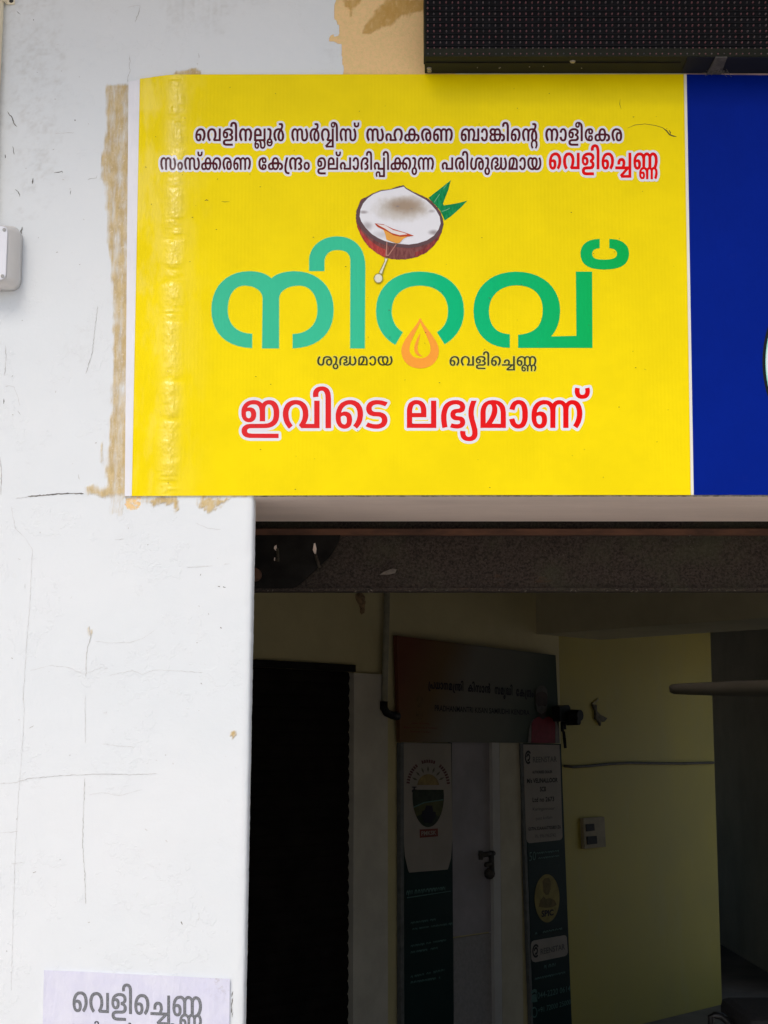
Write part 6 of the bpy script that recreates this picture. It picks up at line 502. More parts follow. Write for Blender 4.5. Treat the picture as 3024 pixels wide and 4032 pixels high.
    'poster_headline': '3638 5359 -7 6 -2 15 7 0 2 -10 4 3 1 69 6 2 0 -72 -3 -9|3725 5366 -5 6 -1 14 6 0 3 -10 2 3 1 70 7 1 0 -70 -5 -12|3380 5367 -5 29 -1 27 4 16 6 3 4 1 2 -2 -1 -9 -5 -2 -3 -8 1 -25 4 -29|3417 5369 -1 45 -9 0 0 -12 -2 -9 -5 -5 -6 0 -4 4 -2 7 0 14 3 11 6 -4 -2 -18 3 -3 2 3 -1 16 2 5 22 2 0 -54|3433 5370 -5 21 0 19 3 11 5 7 6 0 4 -4 4 4 6 1 6 -6 3 -11 0 -18 -5 -20 -1 -2 -5 6 3 17 0 14 -4 10 -3 -5 0 -41 -7 -1 0 40 -3 5 -5 -9 0 -16 4 -16|3476 5374 -6 5 -3 12 7 3 3 -9 3 1 1 30 -2 4 -2 0 -3 -10 -6 1 -1 2 5 15 2 2 6 1 5 -3 3 -9 1 -27 -5 -15 -4 -3|3501 5376 -6 6 -2 10 0 20 4 19 1 2 5 -6 -3 -16 0 -16 4 -9 3 6 0 40 8 0 0 -40 3 -5 4 11 0 14 -3 16 5 7 5 -21 -2 -28 -7 -9 -4 0 -5 4 -5 -5|3545 5379 -7 4 -3 9 -2 42 29 3 0 -44 -7 -12|3850 5380 -3 2 0 5 1 4 5 3 -2 9 -8 -1 -6 5 -5 -5 -4 -1 -7 7 -2 10 0 18 5 21 5 -5 -4 -26 2 -10 3 -4 3 4 0 42 7 0 0 -36 1 -6 4 -3 2 1 -4 14 2 25 7 8 4 -1 4 -5 2 -24 -5 -21 3 -18 -3 -9|3573 5382 -5 28 -1 29 5 16 10 3 1 -2 0 -8 -6 -3 -2 -7 0 -26 4 -28|3590 5383 -6 6 -3 12 1 21 4 17 6 -5 -3 -30 1 -8 3 -3 3 5 0 42 7 -1 1 -38 2 -5 4 -2 1 2 -4 18 1 19 6 9 4 1 5 -3 4 -16 -1 -14 -4 -14 2 -1 4 3 2 6 1 17 -4 16 5 6 6 -20 0 -17 -5 -16 -6 -4 -11 1 -5 -3 -5 0 -6 5 -5 -6|4024 5390 -5 8 0 13 5 0 2 -10 3 3 1 71 5 2 0 -75 -3 -10|3544 5390 2 2 0 12 -5 19 0 -23|3703 5391 -5 6 -4 15 -5 3 -3 5 -1 19 3 6 4 3 8 -2 4 2 5 0 5 -7 4 -15 3 9 -4 5 -2 8 7 2 3 -4 2 -7 -1 -14 -3 -7 -6 -4 -5 -20 -3 -2|3553 5392 3 9 -1 24 -6 -1 4 -17|3750 5395 -4 6 -3 13 0 20 5 17 5 -5 -3 -17 0 -14 2 -7 2 -2 2 2 1 10 1 34 6 -1 0 -38 4 -6 3 7 1 33 5 7 8 0 5 -8 2 -14 -1 -20 -4 -14 -6 5 4 30 -2 8 -3 3 -3 -8 0 -26 -3 -10 -7 -5 -7 5 -4 -4|3802 5399 -5 6 -2 11 6 3 2 -8 3 0 1 30 -3 5 -3 -11 -7 3 4 15 4 3 5 1 5 -5 2 -7 1 -29 -5 -15|3705 5402 3 3 0 8 -6 -1|3616 5403 3 13 -2 15 -3 -6|3904 5408 -5 6 -3 13 1 23 3 16 5 -5 -3 -26 1 -9 3 -7 3 5 0 42 6 0 0 -39 3 -7 3 8 1 34 3 6 6 2 5 -6 3 -16 0 -19 -4 -17 -5 4 3 34 -4 8 -2 -5 0 -28 -3 -11 -6 -5 -6 4 -3 -4|3953 5412 -6 4 -4 11 0 42 24 3 0 -46 -5 -11|3975 5415 -4 21 4 38 -8 2 -3 11 2 15 6 4 6 -2 3 -12 -3 -42 0 -20 3 -14|3994 5415 -6 5 -4 13 0 39 6 -2 0 -33 2 -8 4 -3 2 2 0 4 -4 3 0 9 5 4 -6 8 1 14 3 4 5 1 7 -5 4 6 5 0 6 -7 2 -12 -1 -22 -3 -17 -5 5 2 15 -1 26 -3 1 -2 -4 0 -43 -5 -1 -2 41 -2 5 -4 2 -2 -3 5 -3 2 -6 -3 -13 2 -6 0 -10 -4 -8|3852 5422 3 8 -2 20 -3 -7|3694 5424 2 10 -2 3 -3 -5|3951 5424 2 2 0 12 -4 19 0 -24|3702 5424 7 1 0 9 -3 4 -3 -3|4075 5424 -6 5 -3 8 -2 23 5 18 3 4 6 2 5 -1 3 -5 1 -14 -4 -8 -4 -1 -4 4 -3 9 -1 -26 3 -5 2 14 6 2 4 -5 1 -10 -3 -11|3959 5426 3 12 0 20 -2 2 -4 -1 3 -17|4108 5427 -6 8 -2 14 -8 7 -1 22 6 8 8 -2 4 2 5 0 4 -6 4 -17 3 4 0 7 -4 4 -1 8 6 2 2 -2 3 -8 -1 -16 -2 -6 -7 -6 -5 -20 -4 -3|4140 5430 -5 34 0 28 5 15 8 2 1 -2 -1 -9 -5 -2 -2 -8 1 -29 4 -27|4155 5431 -5 8 -3 12 1 20 4 17 1 1 5 -5 -4 -26 2 -12 3 -4 2 6 0 41 7 0 0 -36 2 -7 3 -3 4 7 -5 8 0 8 4 4 1 7 -2 3 -3 1 -1 9 7 2 3 -3 2 -6 0 -12 -3 -9 3 -10 -1 -13 -6 -7 -6 0 -5 5 -4 -5|4080 5435 1 2 -1 7 -1 -2|4110 5438 3 2 1 10 -7 -1|4193 5454 -3 3 -3 8 0 15 3 10 6 4 4 -2 2 -5 2 -18 -3 -11|4099 5461 2 11 -1 3 -4 -7|4107 5461 8 1 -4 14 -3 -3|4079 5465 2 2 -1 7 -2 -4|4194 5466 2 0 1 2 -1 14 -3 -4|3971 5486 4 2 -3 7 -2 -3',
}
STREET = Vector((0, -1, 0))
RX = 2.42                                     # right wall of the shop room

# ================================================================== ground and building
m_ground = plain("pavement_concrete", (0.64, 0.58, 0.51, 1), 0.9, 0.15, 1.5, bump=0.004, bscale=30)
bm = bmesh.new()
s = 900
for q in (((-s, -s), (s, -s), (s, s), (-s, s)),):
    bm.faces.new([bm.verts.new((x, y, 0)) for x, y in q])
ground = bm_obj("ground", bm, m_ground)
tag(ground, "pale concrete forecourt in front of the shop", None, kind='structure')

building = empty("shop_building", (0, D, 0),
                 "white plastered shop building with an open doorway into a dark olive painted room", "building")

# ---- facade: one plastered sheet with the doorway left out
LINZ = on_y(1500, 1950, D).z
X0, X1, ZT = -4.0, 5.0, 3.9
XE2 = 1.75                                  # other side of the doorway (outside the frame)


def edge_x(z):
    """doorway edge of the pillar leans slightly"""
    zt, zb = LINZ, on_y(958, 4032, D).z
    xt, xb = on_y(999, 1955, D).x, on_y(959, 4032, D).x
    return xt + (xb - xt) * (zt - z) / (zt - zb)


def fnoise(x, z, s, seed=0.0):
    return noise.noise(Vector((x * s, seed, z * s)))


zs = list(np.arange(0, 0.9, 0.1)) + list(np.arange(0.9, LINZ - 0.002, 0.006)) + [LINZ] + \
     list(np.arange(LINZ + 0.006, 3.36, 0.006)) + list(np.arange(3.4, ZT, 0.1)) + [ZT]
zs = np.array(sorted(set(round(z, 5) for z in zs)))
ul = np.concatenate([np.linspace(0, 1, 16)[:-1] * 3.05, np.linspace(3.05, 1.0, 2)[:0]])
cl = np.concatenate([np.arange(X0, -0.95, 0.15), np.arange(-0.94, -0.33, 0.006)])      # fixed columns left of the edge
ne = 7
cr = np.concatenate([np.arange(-0.27, 0.14, 0.006), np.arange(0.2, XE2, 0.1), [XE2], np.arange(XE2 + 0.1, X1, 0.3), [X1]])
ncol = len(cl) + ne + len(cr)
verts = np.zeros((len(zs), ncol, 3))
for j, z in enumerate(zs):
    e = edge_x(z) if z < LINZ else edge_x(LINZ)
    mid = np.linspace(-0.33, e, ne)
    xs = np.concatenate([cl, mid, cr])
    verts[j, :, 0] = xs
    verts[j, :, 2] = z
I_EDGE = len(cl) + ne - 1
I_E2 = len(cl) + ne + int(np.argmin(np.abs(cr - XE2)))
for j in range(len(zs)):
    for i in range(ncol):
        x, z = verts[j, i, 0], verts[j, i, 2]
        y = D
        if -1.1 < x < 0.6 and z > 0.8:
            y += 0.0020 * fnoise(x, z, 3.1) + 0.0006 * fnoise(x, z, 11, 5.0) + 0.00015 * fnoise(x, z, 34, 9.0)
            if z < LINZ:                       # worn, rounded arris
                de = verts[j, I_EDGE, 0] - x
                if 0 <= de < 0.013:
                    y += 0.0035 * (1 - de / 0.013) ** 2 + 0.0012 * max(0, fnoise(x, z, 45, 2.0))
        verts[j, i, 1] = y
jl = int(np.argmin(np.abs(zs - LINZ)))
for j in range(jl):
    k = verts[j, I_EDGE, 2]
    verts[j, I_EDGE, 0] += 0.0006 * fnoise(1.0, k, 22) + 0.0007 * fnoise(4.0, k, 90) - 0.004 * max(0, fnoise(8.0, k, 17) - 0.42)
faces = []
for j in range(len(zs) - 1):
    for i in range(ncol - 1):
        if j < jl and I_EDGE <= i < I_E2:
            continue
        a = j * ncol + i
        faces.append((a, a + 1, a + ncol + 1, a + ncol))
V = verts.reshape(-1, 3)
# return faces of the pillar (it is a thin slab, the recess opens behind it)
base = len(V)
ext = []
for j in range(jl + 1):
    p = verts[j, I_EDGE]
    ext.append((p[0] - 0.001, p[1] + 0.07, p[2]))
Vall = [tuple(v) for v in V] + ext
for j in range(jl):
    a = j * ncol + I_EDGE
    b = (j + 1) * ncol + I_EDGE
    faces.append((a, base + j, base + j + 1, b))
ncrack0 = len(faces)
mslot = [0] * len(faces)

# hairline cracks, scratches and chips in the plaster (photograph pixels, width in mm)
CRACKS = [
    ([(508, 215), (512, 240), (508, 258), (513, 275), (505, 300), (503, 325)], 1.4),
    ([(112, 590), (150, 588), (186, 592), (210, 594)], 0.0),
    ([(30, 440), (48, 465), (55, 485), (68, 500)], 2.6),
    ([(60, 745), (75, 760), (78, 775)], 3.0), ([(88, 895), (84, 910), (86, 922)], 4.0),
    ([(214, 680), (245, 676), (247, 682)], 2.2), ([(215, 526), (292, 522)], 1.2),
    ([(385, 1205), (362, 1395), (338, 1472)], 1.3), ([(388, 1252), (366, 1300)], 0.0),
    ([(345, 708), (378, 700), (383, 690)], 1.6), ([(130, 700), (128, 725)], 3.2), ([(278, 765), (280, 750)], 2.4),
    ([(62, 60), (40, 20), (75, 52)], 0.0),
    ([(65, 45), (80, 58)], 2.2),
    ([(110, 1955), (150, 1952), (215, 1945), (290, 1943), (330, 1944)], 3.4), ([(60, 1962), (110, 1956)], 1.2),
    ([(0, 1800), (6, 1850), (4, 1950)], 2.0),
    ([(45, 1995), (60, 2080), (100, 2120), (128, 2165), (122, 2260), (118, 2380), (104, 2540), (98, 2640), (90, 2766)], 0.9),
    ([(90, 2700), (95, 2790), (92, 2865), (85, 2980), (75, 3100), (60, 3350), (52, 3600), (45, 3900)], 0.8),
    ([(352, 2466), (358, 2510), (352, 2530), (345, 2545), (340, 2600), (338, 2667)], 1.7),
    ([(336, 2735), (335, 2768), (336, 2865), (337, 2927)], 1.1),
    ([(334, 3062), (331, 3145), (326, 3260), (325, 3330), (334, 3440), (338, 3560)], 1.5),
    ([(375, 2525), (450, 2532), (510, 2530), (560, 2515), (612, 2480)], 0.7),
    ([(0, 3085), (60, 3082), (110, 3066), (250, 3053), (400, 3048), (520, 3050), (618, 3046)], 1.2),
    ([(120, 2640), (200, 2620), (270, 2628), (330, 2655), (400, 2628), (425, 2632)], 0.7),
    ([(430, 2660), (520, 2640), (560, 2655), (610, 2638), (700, 2642), (800, 2648)], 0.7),
    ([(400, 2928), (450, 2935), (530, 2942)], 0.6), ([(0, 3280), (70, 3274)], 0.9), ([(45, 3400), (92, 3396)], 0.9),
    ([(350, 3130), (400, 3120), (470, 3132), (560, 3108)], 0.7),
    ([(735, 2234), (838, 2228)], 1.0), ([(880, 2222), (905, 2220)], 0.9), ([(450, 2125), (490, 2122)], 1.0),
    ([(770, 2060), (820, 2080), (870, 2085)], 0.8),
    ([(712, 3628), (718, 3640)], 2.2), ([(784, 3592), (784, 3612)], 1.4), ([(778, 3622), (786, 3612)], 1.2),
    ([(570, 3262), (580, 3270)], 1.5), ([(404, 2806), (422, 2804), (420, 2812), (408, 2810)], 1.2),
    ([(112, 2868), (135, 2856)], 1.5), ([(130, 3436), (142, 3432)], 2.0),
    ([(480, 1850), (486, 1890)], 0.0), ([(308, 1868), (314, 1890)], 2.0),
    ([(22, 1360), (24, 1410), (18, 1480)], 1.4), ([(22, 1515), (55, 1525), (70, 1560), (78, 1600)], 0.8),
    ([(16, 1570), (14, 1590)], 2.4), ([(70, 1618), (82, 1634)], 1.6),
    ([(320, 90), (330, 20)], 0.0), ([(552, 22), (545, 55), (532, 90)], 1.6), ([(500, 30), (520, 25), (556, 20)], 1.0),
    ([(782, 210), (784, 230)], 1.6), ([(131, 78), (133, 82)], 2.5), ([(294, 470), (296, 476)], 2.5),
    ([(840, 130), (870, 125)], 0.0), ([(20, 610), (22, 622)], 2.5), ([(50, 575), (56, 610)], 2.2),
    ([(858, 2308), (866, 2310)], 2.2), ([(878, 2312), (888, 2313)], 2.4), ([(650, 2430), (655, 2440)], 0.0),
    ([(790, 2688), (795, 2694)], 2.0), ([(868, 2470), (872, 2474)], 2.2), ([(46, 2590), (50, 2594)], 2.0),
    ([(780, 2385), (786, 2388)], 1.6), ([(100, 2300), (98, 2318)], 1.6), ([(72, 2200), (80, 2204)], 1.5),
    ([(915, 3930), (911, 3990)], 2.6), ([(918, 3905), (912, 3925)], 3.0), ([(918, 3985), (914, 4005)], 2.4),
]
rng = random.Random(7)
for k in range(60):                                    # small specks and nicks
    x, y = rng.uniform(10, 940), rng.choice([rng.uniform(20, 1900), rng.uniform(2050, 3780)])
    if 400 < x < 560 and y < 2000 or (x > 500 and 290 < y < 2000):
        continue
    a = rng.uniform(0, 6.3)
    l = rng.uniform(2, 9)
    CRACKS.append(([(x, y), (x + l * math.cos(a), y + l * math.sin(a))], rng.uniform(0.9, 2.2)))


def surf_y(x, z):
    return D + 0.0020 * fnoise(x, z, 3.1) + 0.0006 * fnoise(x, z, 11, 5.0) + 0.00015 * fnoise(x, z, 34, 9.0)


for pts, wmm in CRACKS:
    if wmm <= 0:
        continue
    P = []
    for (ax, ay), (bx, by) in zip(pts, pts[1:]):
        L = math.hypot(bx - ax, by - ay)
        n = max(1, int(L / 7))
        for k in range(n):
            t = k / n
            P.append((ax + (bx - ax) * t + rng.uniform(-1.4, 1.4), ay + (by - ay) * t + rng.uniform(-1.4, 1.4)))
    P.append(pts[-1])
    Q = [on_y(x, y, D) for x, y in P]
    n = len(Q)
    b0 = len(Vall)
    for k, q in enumerate(Q):
        t = (Q[min(k + 1, n - 1)] - Q[max(k - 1, 0)])
        t = Vector((t.x, 0, t.z)).normalized()
        w = wmm * 0.001 * 0.42 * rng.uniform(0.45, 1.25) * (0.25 if k in (0, n - 1) and n > 2 else 1)
        for sgn in (-1, 1):
            x, z = q.x - t.z * w * sgn, q.z + t.x * w * sgn
            Vall.append((x, surf_y(x, z) - 0.0007, z))
    for k in range(n - 1):
        faces.append((b0 + 2 * k, b0 + 2 * k + 1, b0 + 2 * k + 3, b0 + 2 * k + 2))
        mslot.append(1 if wmm >= 2.2 else 3 if wmm >= 1.3 else 2)

# masks of the glue smears, the bare older paint and grime, stored on the plaster's own vertices
PXY = np.array([to_px(Vector((v[0], D, v[2]))) for v in V])
PX, PY = PXY[:, 0], PXY[:, 1]
NZ = np.array([fnoise(v[0], v[2], 42, 1.0) if (v[2] > 0.9 and -1 < v[0] < 0.3) else 0 for v in V])
NZ2 = np.array([fnoise(v[0], v[2], 110, 3.0) if (v[2] > 0.9 and -1 < v[0] < 0.3) else 0 for v in V])
NS = np.array([noise.noise(Vector((v[0] * 130, 4.0, v[2] * 9))) if (v[2] > 0.9 and -1 < v[0] < 0.3) else 0 for v in V])


def sstep(a, b, x):
    t = np.clip((x - a) / (b - a), 0, 1)
    return t * t * (3 - 2 * t)


def inside(poly, soft):
    """soft mask of a polygon in photograph pixels"""
    P = np.array(poly, float)
    sd = np.full(len(PX), 1e9)
    par = np.zeros(len(PX), bool)
    for (ax, ay), (bx, by) in zip(P, np.roll(P, -1, axis=0)):
        ex, ey = bx - ax, by - ay
        t = np.clip(((PX - ax) * ex + (PY - ay) * ey) / (ex * ex + ey * ey + 1e-9), 0, 1)
        sd = np.minimum(sd, np.hypot(PX - ax - t * ex, PY - ay - t * ey))
        c = ((ay > PY) != (by > PY))
        with np.errstate(divide='ignore', invalid='ignore'):
            xx = ax + (PY - ay) / (by - ay if by != ay else 1e-9) * ex
        par ^= c & (PX < xx)
    sd = np.where(par, sd, -sd) + NZ * soft * 0.9 + NZ2 * soft * 0.6
    return sstep(-soft, soft, sd)


xl = np.interp(PY, [325, 500, 620, 800, 1000, 1300, 1500, 1750, 1850, 1960], [418, 418, 403, 410, 432, 446, 440, 428, 415, 425])
strip = sstep(-6, 8, PX - xl + NS * 9 + NZ * 5) * sstep(515, 505, PX) * sstep(322, 336, PY + NZ * 10) * sstep(1975, 1940, PY + NZ * 14)
streak = np.clip(0.70 + 0.34 * NS + 0.22 * NZ, 0, 1)
glue = strip * streak
glue = np.maximum(glue, 0.8 * inside([(335, 1915), (420, 1890), (440, 1955), (330, 1945)], 12) * np.clip(0.7 + NZ, 0, 1))
glue = np.maximum(glue, 0.75 * inside([(395, 1740), (405, 1740), (425, 1870), (440, 1900), (405, 1880)], 8) * np.clip(0.6 + NS, 0, 1))
glue = np.maximum(glue, 0.38 * inside([(430, 1945), (490, 1950), (485, 2035), (432, 2030)], 14))
glue = np.maximum(glue, 0.85 * inside([(680, 296), (690, 282), (730, 278), (760, 268), (782, 280), (800, 296)], 6))
glue = np.maximum(glue, 0.9 * inside([(610, 1955), (700, 1952), (705, 2010), (690, 2015), (680, 1988), (600, 1992), (585, 1970)], 10) * np.clip(0.9 + NZ2, 0, 1))
glue = np.maximum(glue, 0.95 * inside([(780, 1952), (860, 1952), (905, 1965), (870, 1985), (870, 2012), (800, 2012), (775, 1990)], 12) * np.clip(0.75 + 0.9 * NZ2 + .4 * NZ, 0, 1))
glue = np.maximum(glue, 0.7 * inside([(550, 1955), (600, 1955), (590, 1992), (556, 1984)], 10) * np.clip(0.6 + NZ2, 0, 1))
glue = np.maximum(glue, 0.6 * inside([(910, 1954), (985, 1954), (970, 1962), (920, 1962)], 4))
glue = np.maximum(glue, 1.0 * inside([(1428, 132), (1440, 95), (1480, 40), (1525, -5), (1690, -5), (1690, 42), (1640, 45), (1575, 70), (1540, 98), (1480, 118), (1455, 135)], 9) * np.clip(0.9 + .5 * NZ2, 0, 1))
glue = np.maximum(glue, 0.8 * inside([(1352, -5), (1425, -5), (1398, 30), (1384, 38), (1382, 64), (1376, 64), (1374, 36), (1358, 25)], 5))
glue = np.maximum(glue, 0.9 * inside([(908, 2883), (925, 2875), (932, 2892), (920, 2908), (908, 2895)], 5))
glue = np.maximum(glue, 0.8 * inside([(348, 2468), (354, 2462), (360, 2480), (357, 2512), (351, 2510)], 3))
cream = inside([(1320, -40), (1317, 40), (1322, 75), (1334, 95), (1337, 130), (1327, 143), (1315, 143), (1312, 130), (1299, 130), (1297, 160),
                (1330, 168), (1345, 178), (1349, 240), (1352, 330), (1780, 330), (1780, -40)], 5)
pink = inside([(488, 1955), (560, 1952), (565, 1985), (555, 2005), (500, 2015), (487, 1990)], 8)
pink = np.maximum(pink, 0.9 * inside([(880, 1955), (905, 1955), (905, 1975), (882, 1975)], 4))
cream = np.maximum(cream, 0.55 * pink)
NB = np.array([fnoise(v[0], v[2], 7, 12.0) if (v[2] > 0.9 and -1 < v[0] < 0.3) else 0 for v in V])
grime = 0.55 * inside([(40, -30), (200, -30), (240, 300), (210, 700), (90, 850), (40, 400)], 60) * np.clip(0.45 + 1.2 * NZ2 + 0.5 * NZ, 0, 1)
grime = np.maximum(grime, 0.5 * inside([(640, -30), (900, -30), (880, 110), (780, 130), (660, 90)], 50) * np.clip(0.5 + NS + .5 * NZ2, 0, 1))
grime = np.maximum(grime, 0.45 * sstep(0.18, 0.5, NB) * sstep(2100, 900, PY) * np.clip(0.4 + 1.1 * NZ2 + .4 * NZ, 0, 1))
grime = np.maximum(grime, 0.5 * inside([(130, 420), (160, 420), (185, 640), (160, 700), (130, 560)], 20) * np.clip(0.3 + 2 * NZ2, 0, 1))
grime = np.maximum(grime, 0.7 * inside([(6, -20), (22, -20), (12, 500), (2, 900), (-8, 900)], 14))

me = bpy.data.meshes.new("facade_wall")
me.from_pydata(Vall, [], faces)
me.polygons.foreach_set('material_index', mslot)
me.polygons.foreach_set('use_smooth', [True] * len(faces))
for nm, arr in (("glue", glue), ("cream", cream), ("grime", grime)):
    at = me.attributes.new(nm, 'FLOAT', 'POINT')
    full = np.zeros(len(Vall), np.float32)
    full[:len(arr)] = np.clip(arr, 0, 1)
    at.data.foreach_set('value', full)

m_wall, nt, bs = new_mat("white_wall_paint")


def attr_n(nt, nm):
    a = nd(nt, "ShaderNodeAttribute")
    a.attribute_name = nm
    return a.outputs['Fac']


big = noise_n(nt, 2.2, 5, 0.6)
fine = noise_n(nt, 150, 4, 0.7)
med = noise_n(nt, 30, 5, 0.65)
col = mix_n(nt, ramp_n(nt, big, 0.3, 0.72), (0.735, 0.77, 0.785, 1), (0.77, 0.795, 0.805, 1))
spots = ramp_n(nt, noise_n(nt, 55, 6, 0.75), 0.66, 0.74)
col = mix_n(nt, math_n(nt, 'MULTIPLY', spots, 0.22), col, (0.42, 0.42, 0.38, 1))
gr = math_n(nt, 'MULTIPLY', attr_n(nt, "grime"), ramp_n(nt, med, 0.35, 0.65))
col = mix_n(nt, math_n(nt, 'MULTIPLY', gr, 0.45), col, (0.36, 0.33, 0.28, 1))
# older cream paint where the white coat has come away
cmask = ramp_n(nt, math_n(nt, 'MULTIPLY_ADD', math_n(nt, 'SUBTRACT', noise_n(nt, 120, 5, 0.7), 0.5), 0.55, attr_n(nt, "cream")), 0.42, 0.58)
ccol = mix_n(nt, ramp_n(nt, noise_n(nt, 160, 5, 0.75), 0.38, 0.66), (0.90, 0.60, 0.29, 1), (0.80, 0.58, 0.26, 1))
ccol = mix_n(nt, math_n(nt, 'MULTIPLY', ramp_n(nt, noise_n(nt, 210, 4, 0.7), 0.60, 0.72), 0.35), ccol, (0.42, 0.28, 0.12, 1))
col = mix_n(nt, cmask, col, ccol)
# brown glue smears, brushed on in vertical strokes
gm = attr_n(nt, "glue")
gn = math_n(nt, 'SUBTRACT', noise_n(nt, 70, 5, 0.7, stretch=(2.6, 1, 0.5)), 0.5)
gmask = ramp_n(nt, math_n(nt, 'MULTIPLY_ADD', gn, 0.9, gm), 0.12, 0.92)
gcol = mix_n(nt, ramp_n(nt, noise_n(nt, 45, 6, 0.7, stretch=(1.5, 1, 0.7)), 0.36, 0.66), (0.64, 0.485, 0.23, 1), (0.50, 0.345, 0.125, 1))
gcol = mix_n(nt, ramp_n(nt, noise_n(nt, 130, 4, 0.7), 0.60, 0.68), gcol, (0.72, 0.58, 0.36, 1))
gcol = mix_n(nt, math_n(nt, 'MULTIPLY', ramp_n(nt, noise_n(nt, 260, 4, 0.7), 0.62, 0.72), 0.6), gcol, (0.20, 0.11, 0.03, 1))
gcol = mix_n(nt, math_n(nt, 'MULTIPLY', cmask, 0.6), gcol, (0.55, 0.27, 0.025, 1))
col = mix_n(nt, math_n(nt, 'MULTIPLY', gmask, 0.93), col, gcol)
nt.links.new(col, bs.inputs['Base Color'])
bs.inputs['Roughness'].default_value = 0.72
bs.inputs['Specular IOR Level'].default_value = 0.3
h = math_n(nt, 'MULTIPLY', noise_n(nt, 14, 5, 0.6), 0.0017)
h = math_n(nt, 'MULTIPLY_ADD', noise_n(nt, 48, 4, 0.6), 0.0005, h)
flake = ramp_n(nt, noise_n(nt, 9, 7, 0.68), 0.55, 0.57)
h = math_n(nt, 'MULTIPLY_ADD', flake, 0.00028, h)
h = math_n(nt, 'MULTIPLY_ADD', noise_n(nt, 190, 4, 0.65), 0.00032, h)
h = math_n(nt, 'MULTIPLY_ADD', gmask, 0.0016, h)
h = math_n(nt, 'MULTIPLY_ADD', cmask, -0.0008, h)
bump_n(nt, h, 1.0, bs.inputs['Normal'])
m_crack = plain("dark_crack", (0.22, 0.21, 0.19, 1), 0.9, 0.5, 60)  # dark fill of the widest cracks and nicks
m_mark = plain("grey_scratch", (0.53, 0.52, 0.50, 1), 0.9, 0.3, 60)  # grey fill of the mid-width scratches
m_hair = plain("hairline_crack", (0.62, 0.61, 0.595, 1), 0.9, 0.2, 60)
facade = link("facade_wall", me, [m_wall, m_crack, m_hair, m_mark], building)

# ---- lintel behind the facade (its pinkish underside shows), roof slab, inner walls
m_soffit = plain("soffit_paint", (0.86, 0.73, 0.66, 1), 0.8, 0.10, 5, bump=0.0012, bscale=60, stretch=(0.3, 1, 1))
SOFB = on_y(1500, 2053, 3.81)
bm = bmesh.new()
yb, zb_ = 3.81, SOFB.z
pr = [(X0, D + 0.004, LINZ - 0.003), (X0, yb, zb_), (X0, yb, ZT - 0.02), (X0, D + 0.004, ZT - 0.02)]
add_prism(bm, [Vector(p) for p in pr], Vector((X1 - X0, 0, 0)))
lintel = bm_obj("lintel", bm, m_soffit, building)
m_ragged = plain("broken_plaster", (0.55, 0.50, 0.40, 1), 0.9, 0.5, 90)
# ragged plaster lip left along the banner's lower edge
bm = bmesh.new()
xs = np.arange(on_y(1000, 1950, D).x, XE2 - 0.02, 0.02)
top, bot = [], []
for x in xs:
    w = 0.0028 + 0.0026 * abs(noise.noise(Vector((x * 14, 0, 0)))) + 0.004 * max(0, noise.noise(Vector((x * 5, 3, 0))) - 0.1)
    top.append(bm.verts.new((x, D - 0.0012, LINZ + 0.006)))
    bot.append(bm.verts.new((x, D - 0.0005, LINZ - w)))
for i in range(len(xs) - 1):
    bm.faces.new((top[i], bot[i], bot[i + 1], top[i + 1]))
bmesh.ops.solidify(bm, geom=bm.faces[:], thickness=0.003)
bm_obj("plaster_lip", bm, m_ragged, building)

m_roof = plain("roof_concrete", (0.44, 0.35, 0.25, 1), 0.9, 0.25, 3)
ROOFZ = 3.85
bm = bmesh.new()
add_box(bm, (X0 - 0.3, D - 0.85, ROOFZ), (X1 + 0.3, D - 0.003, ROOFZ + 0.14), 0.01)
bm_obj("roof_overhang", bm, m_roof, building)
bm = bmesh.new()
add_box(bm, (X0, D + 0.003, ZT + 0.002), (2.67, 13.8, ZT + 0.14))
bm_obj("roof_slab", bm, m_roof, building)

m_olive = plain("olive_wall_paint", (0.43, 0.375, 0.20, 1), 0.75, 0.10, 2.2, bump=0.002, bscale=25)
m_lime, nt, bs = new_mat("glow_tinted_wall_paint")  # yellow of the glow at the wall's free end is put into this paint
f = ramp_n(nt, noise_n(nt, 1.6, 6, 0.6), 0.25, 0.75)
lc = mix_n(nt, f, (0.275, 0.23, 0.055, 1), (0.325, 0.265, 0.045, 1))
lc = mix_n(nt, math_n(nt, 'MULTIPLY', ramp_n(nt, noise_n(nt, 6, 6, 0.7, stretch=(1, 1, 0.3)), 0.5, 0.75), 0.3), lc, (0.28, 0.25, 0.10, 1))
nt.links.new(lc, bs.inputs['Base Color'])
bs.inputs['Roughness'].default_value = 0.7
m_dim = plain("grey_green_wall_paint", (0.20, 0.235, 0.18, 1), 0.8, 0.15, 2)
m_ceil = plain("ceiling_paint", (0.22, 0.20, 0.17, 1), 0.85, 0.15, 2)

BZ1 = on_w(2112, 2497).z                    # underside of the ceiling beam
CEIL = BZ1 + 0.42
zb_inner = on_y(1500, 2285, 4.1).z


def w_pt(t, z, off=0.0):
    p = INB - WD * t + WN * off
    return Vector((p.x, p.y, z))


def wall_t(px):
    """distance along the slanting wall from its free end"""
    p = on_w(px, 2900)
    return (INB - p).dot(WD)


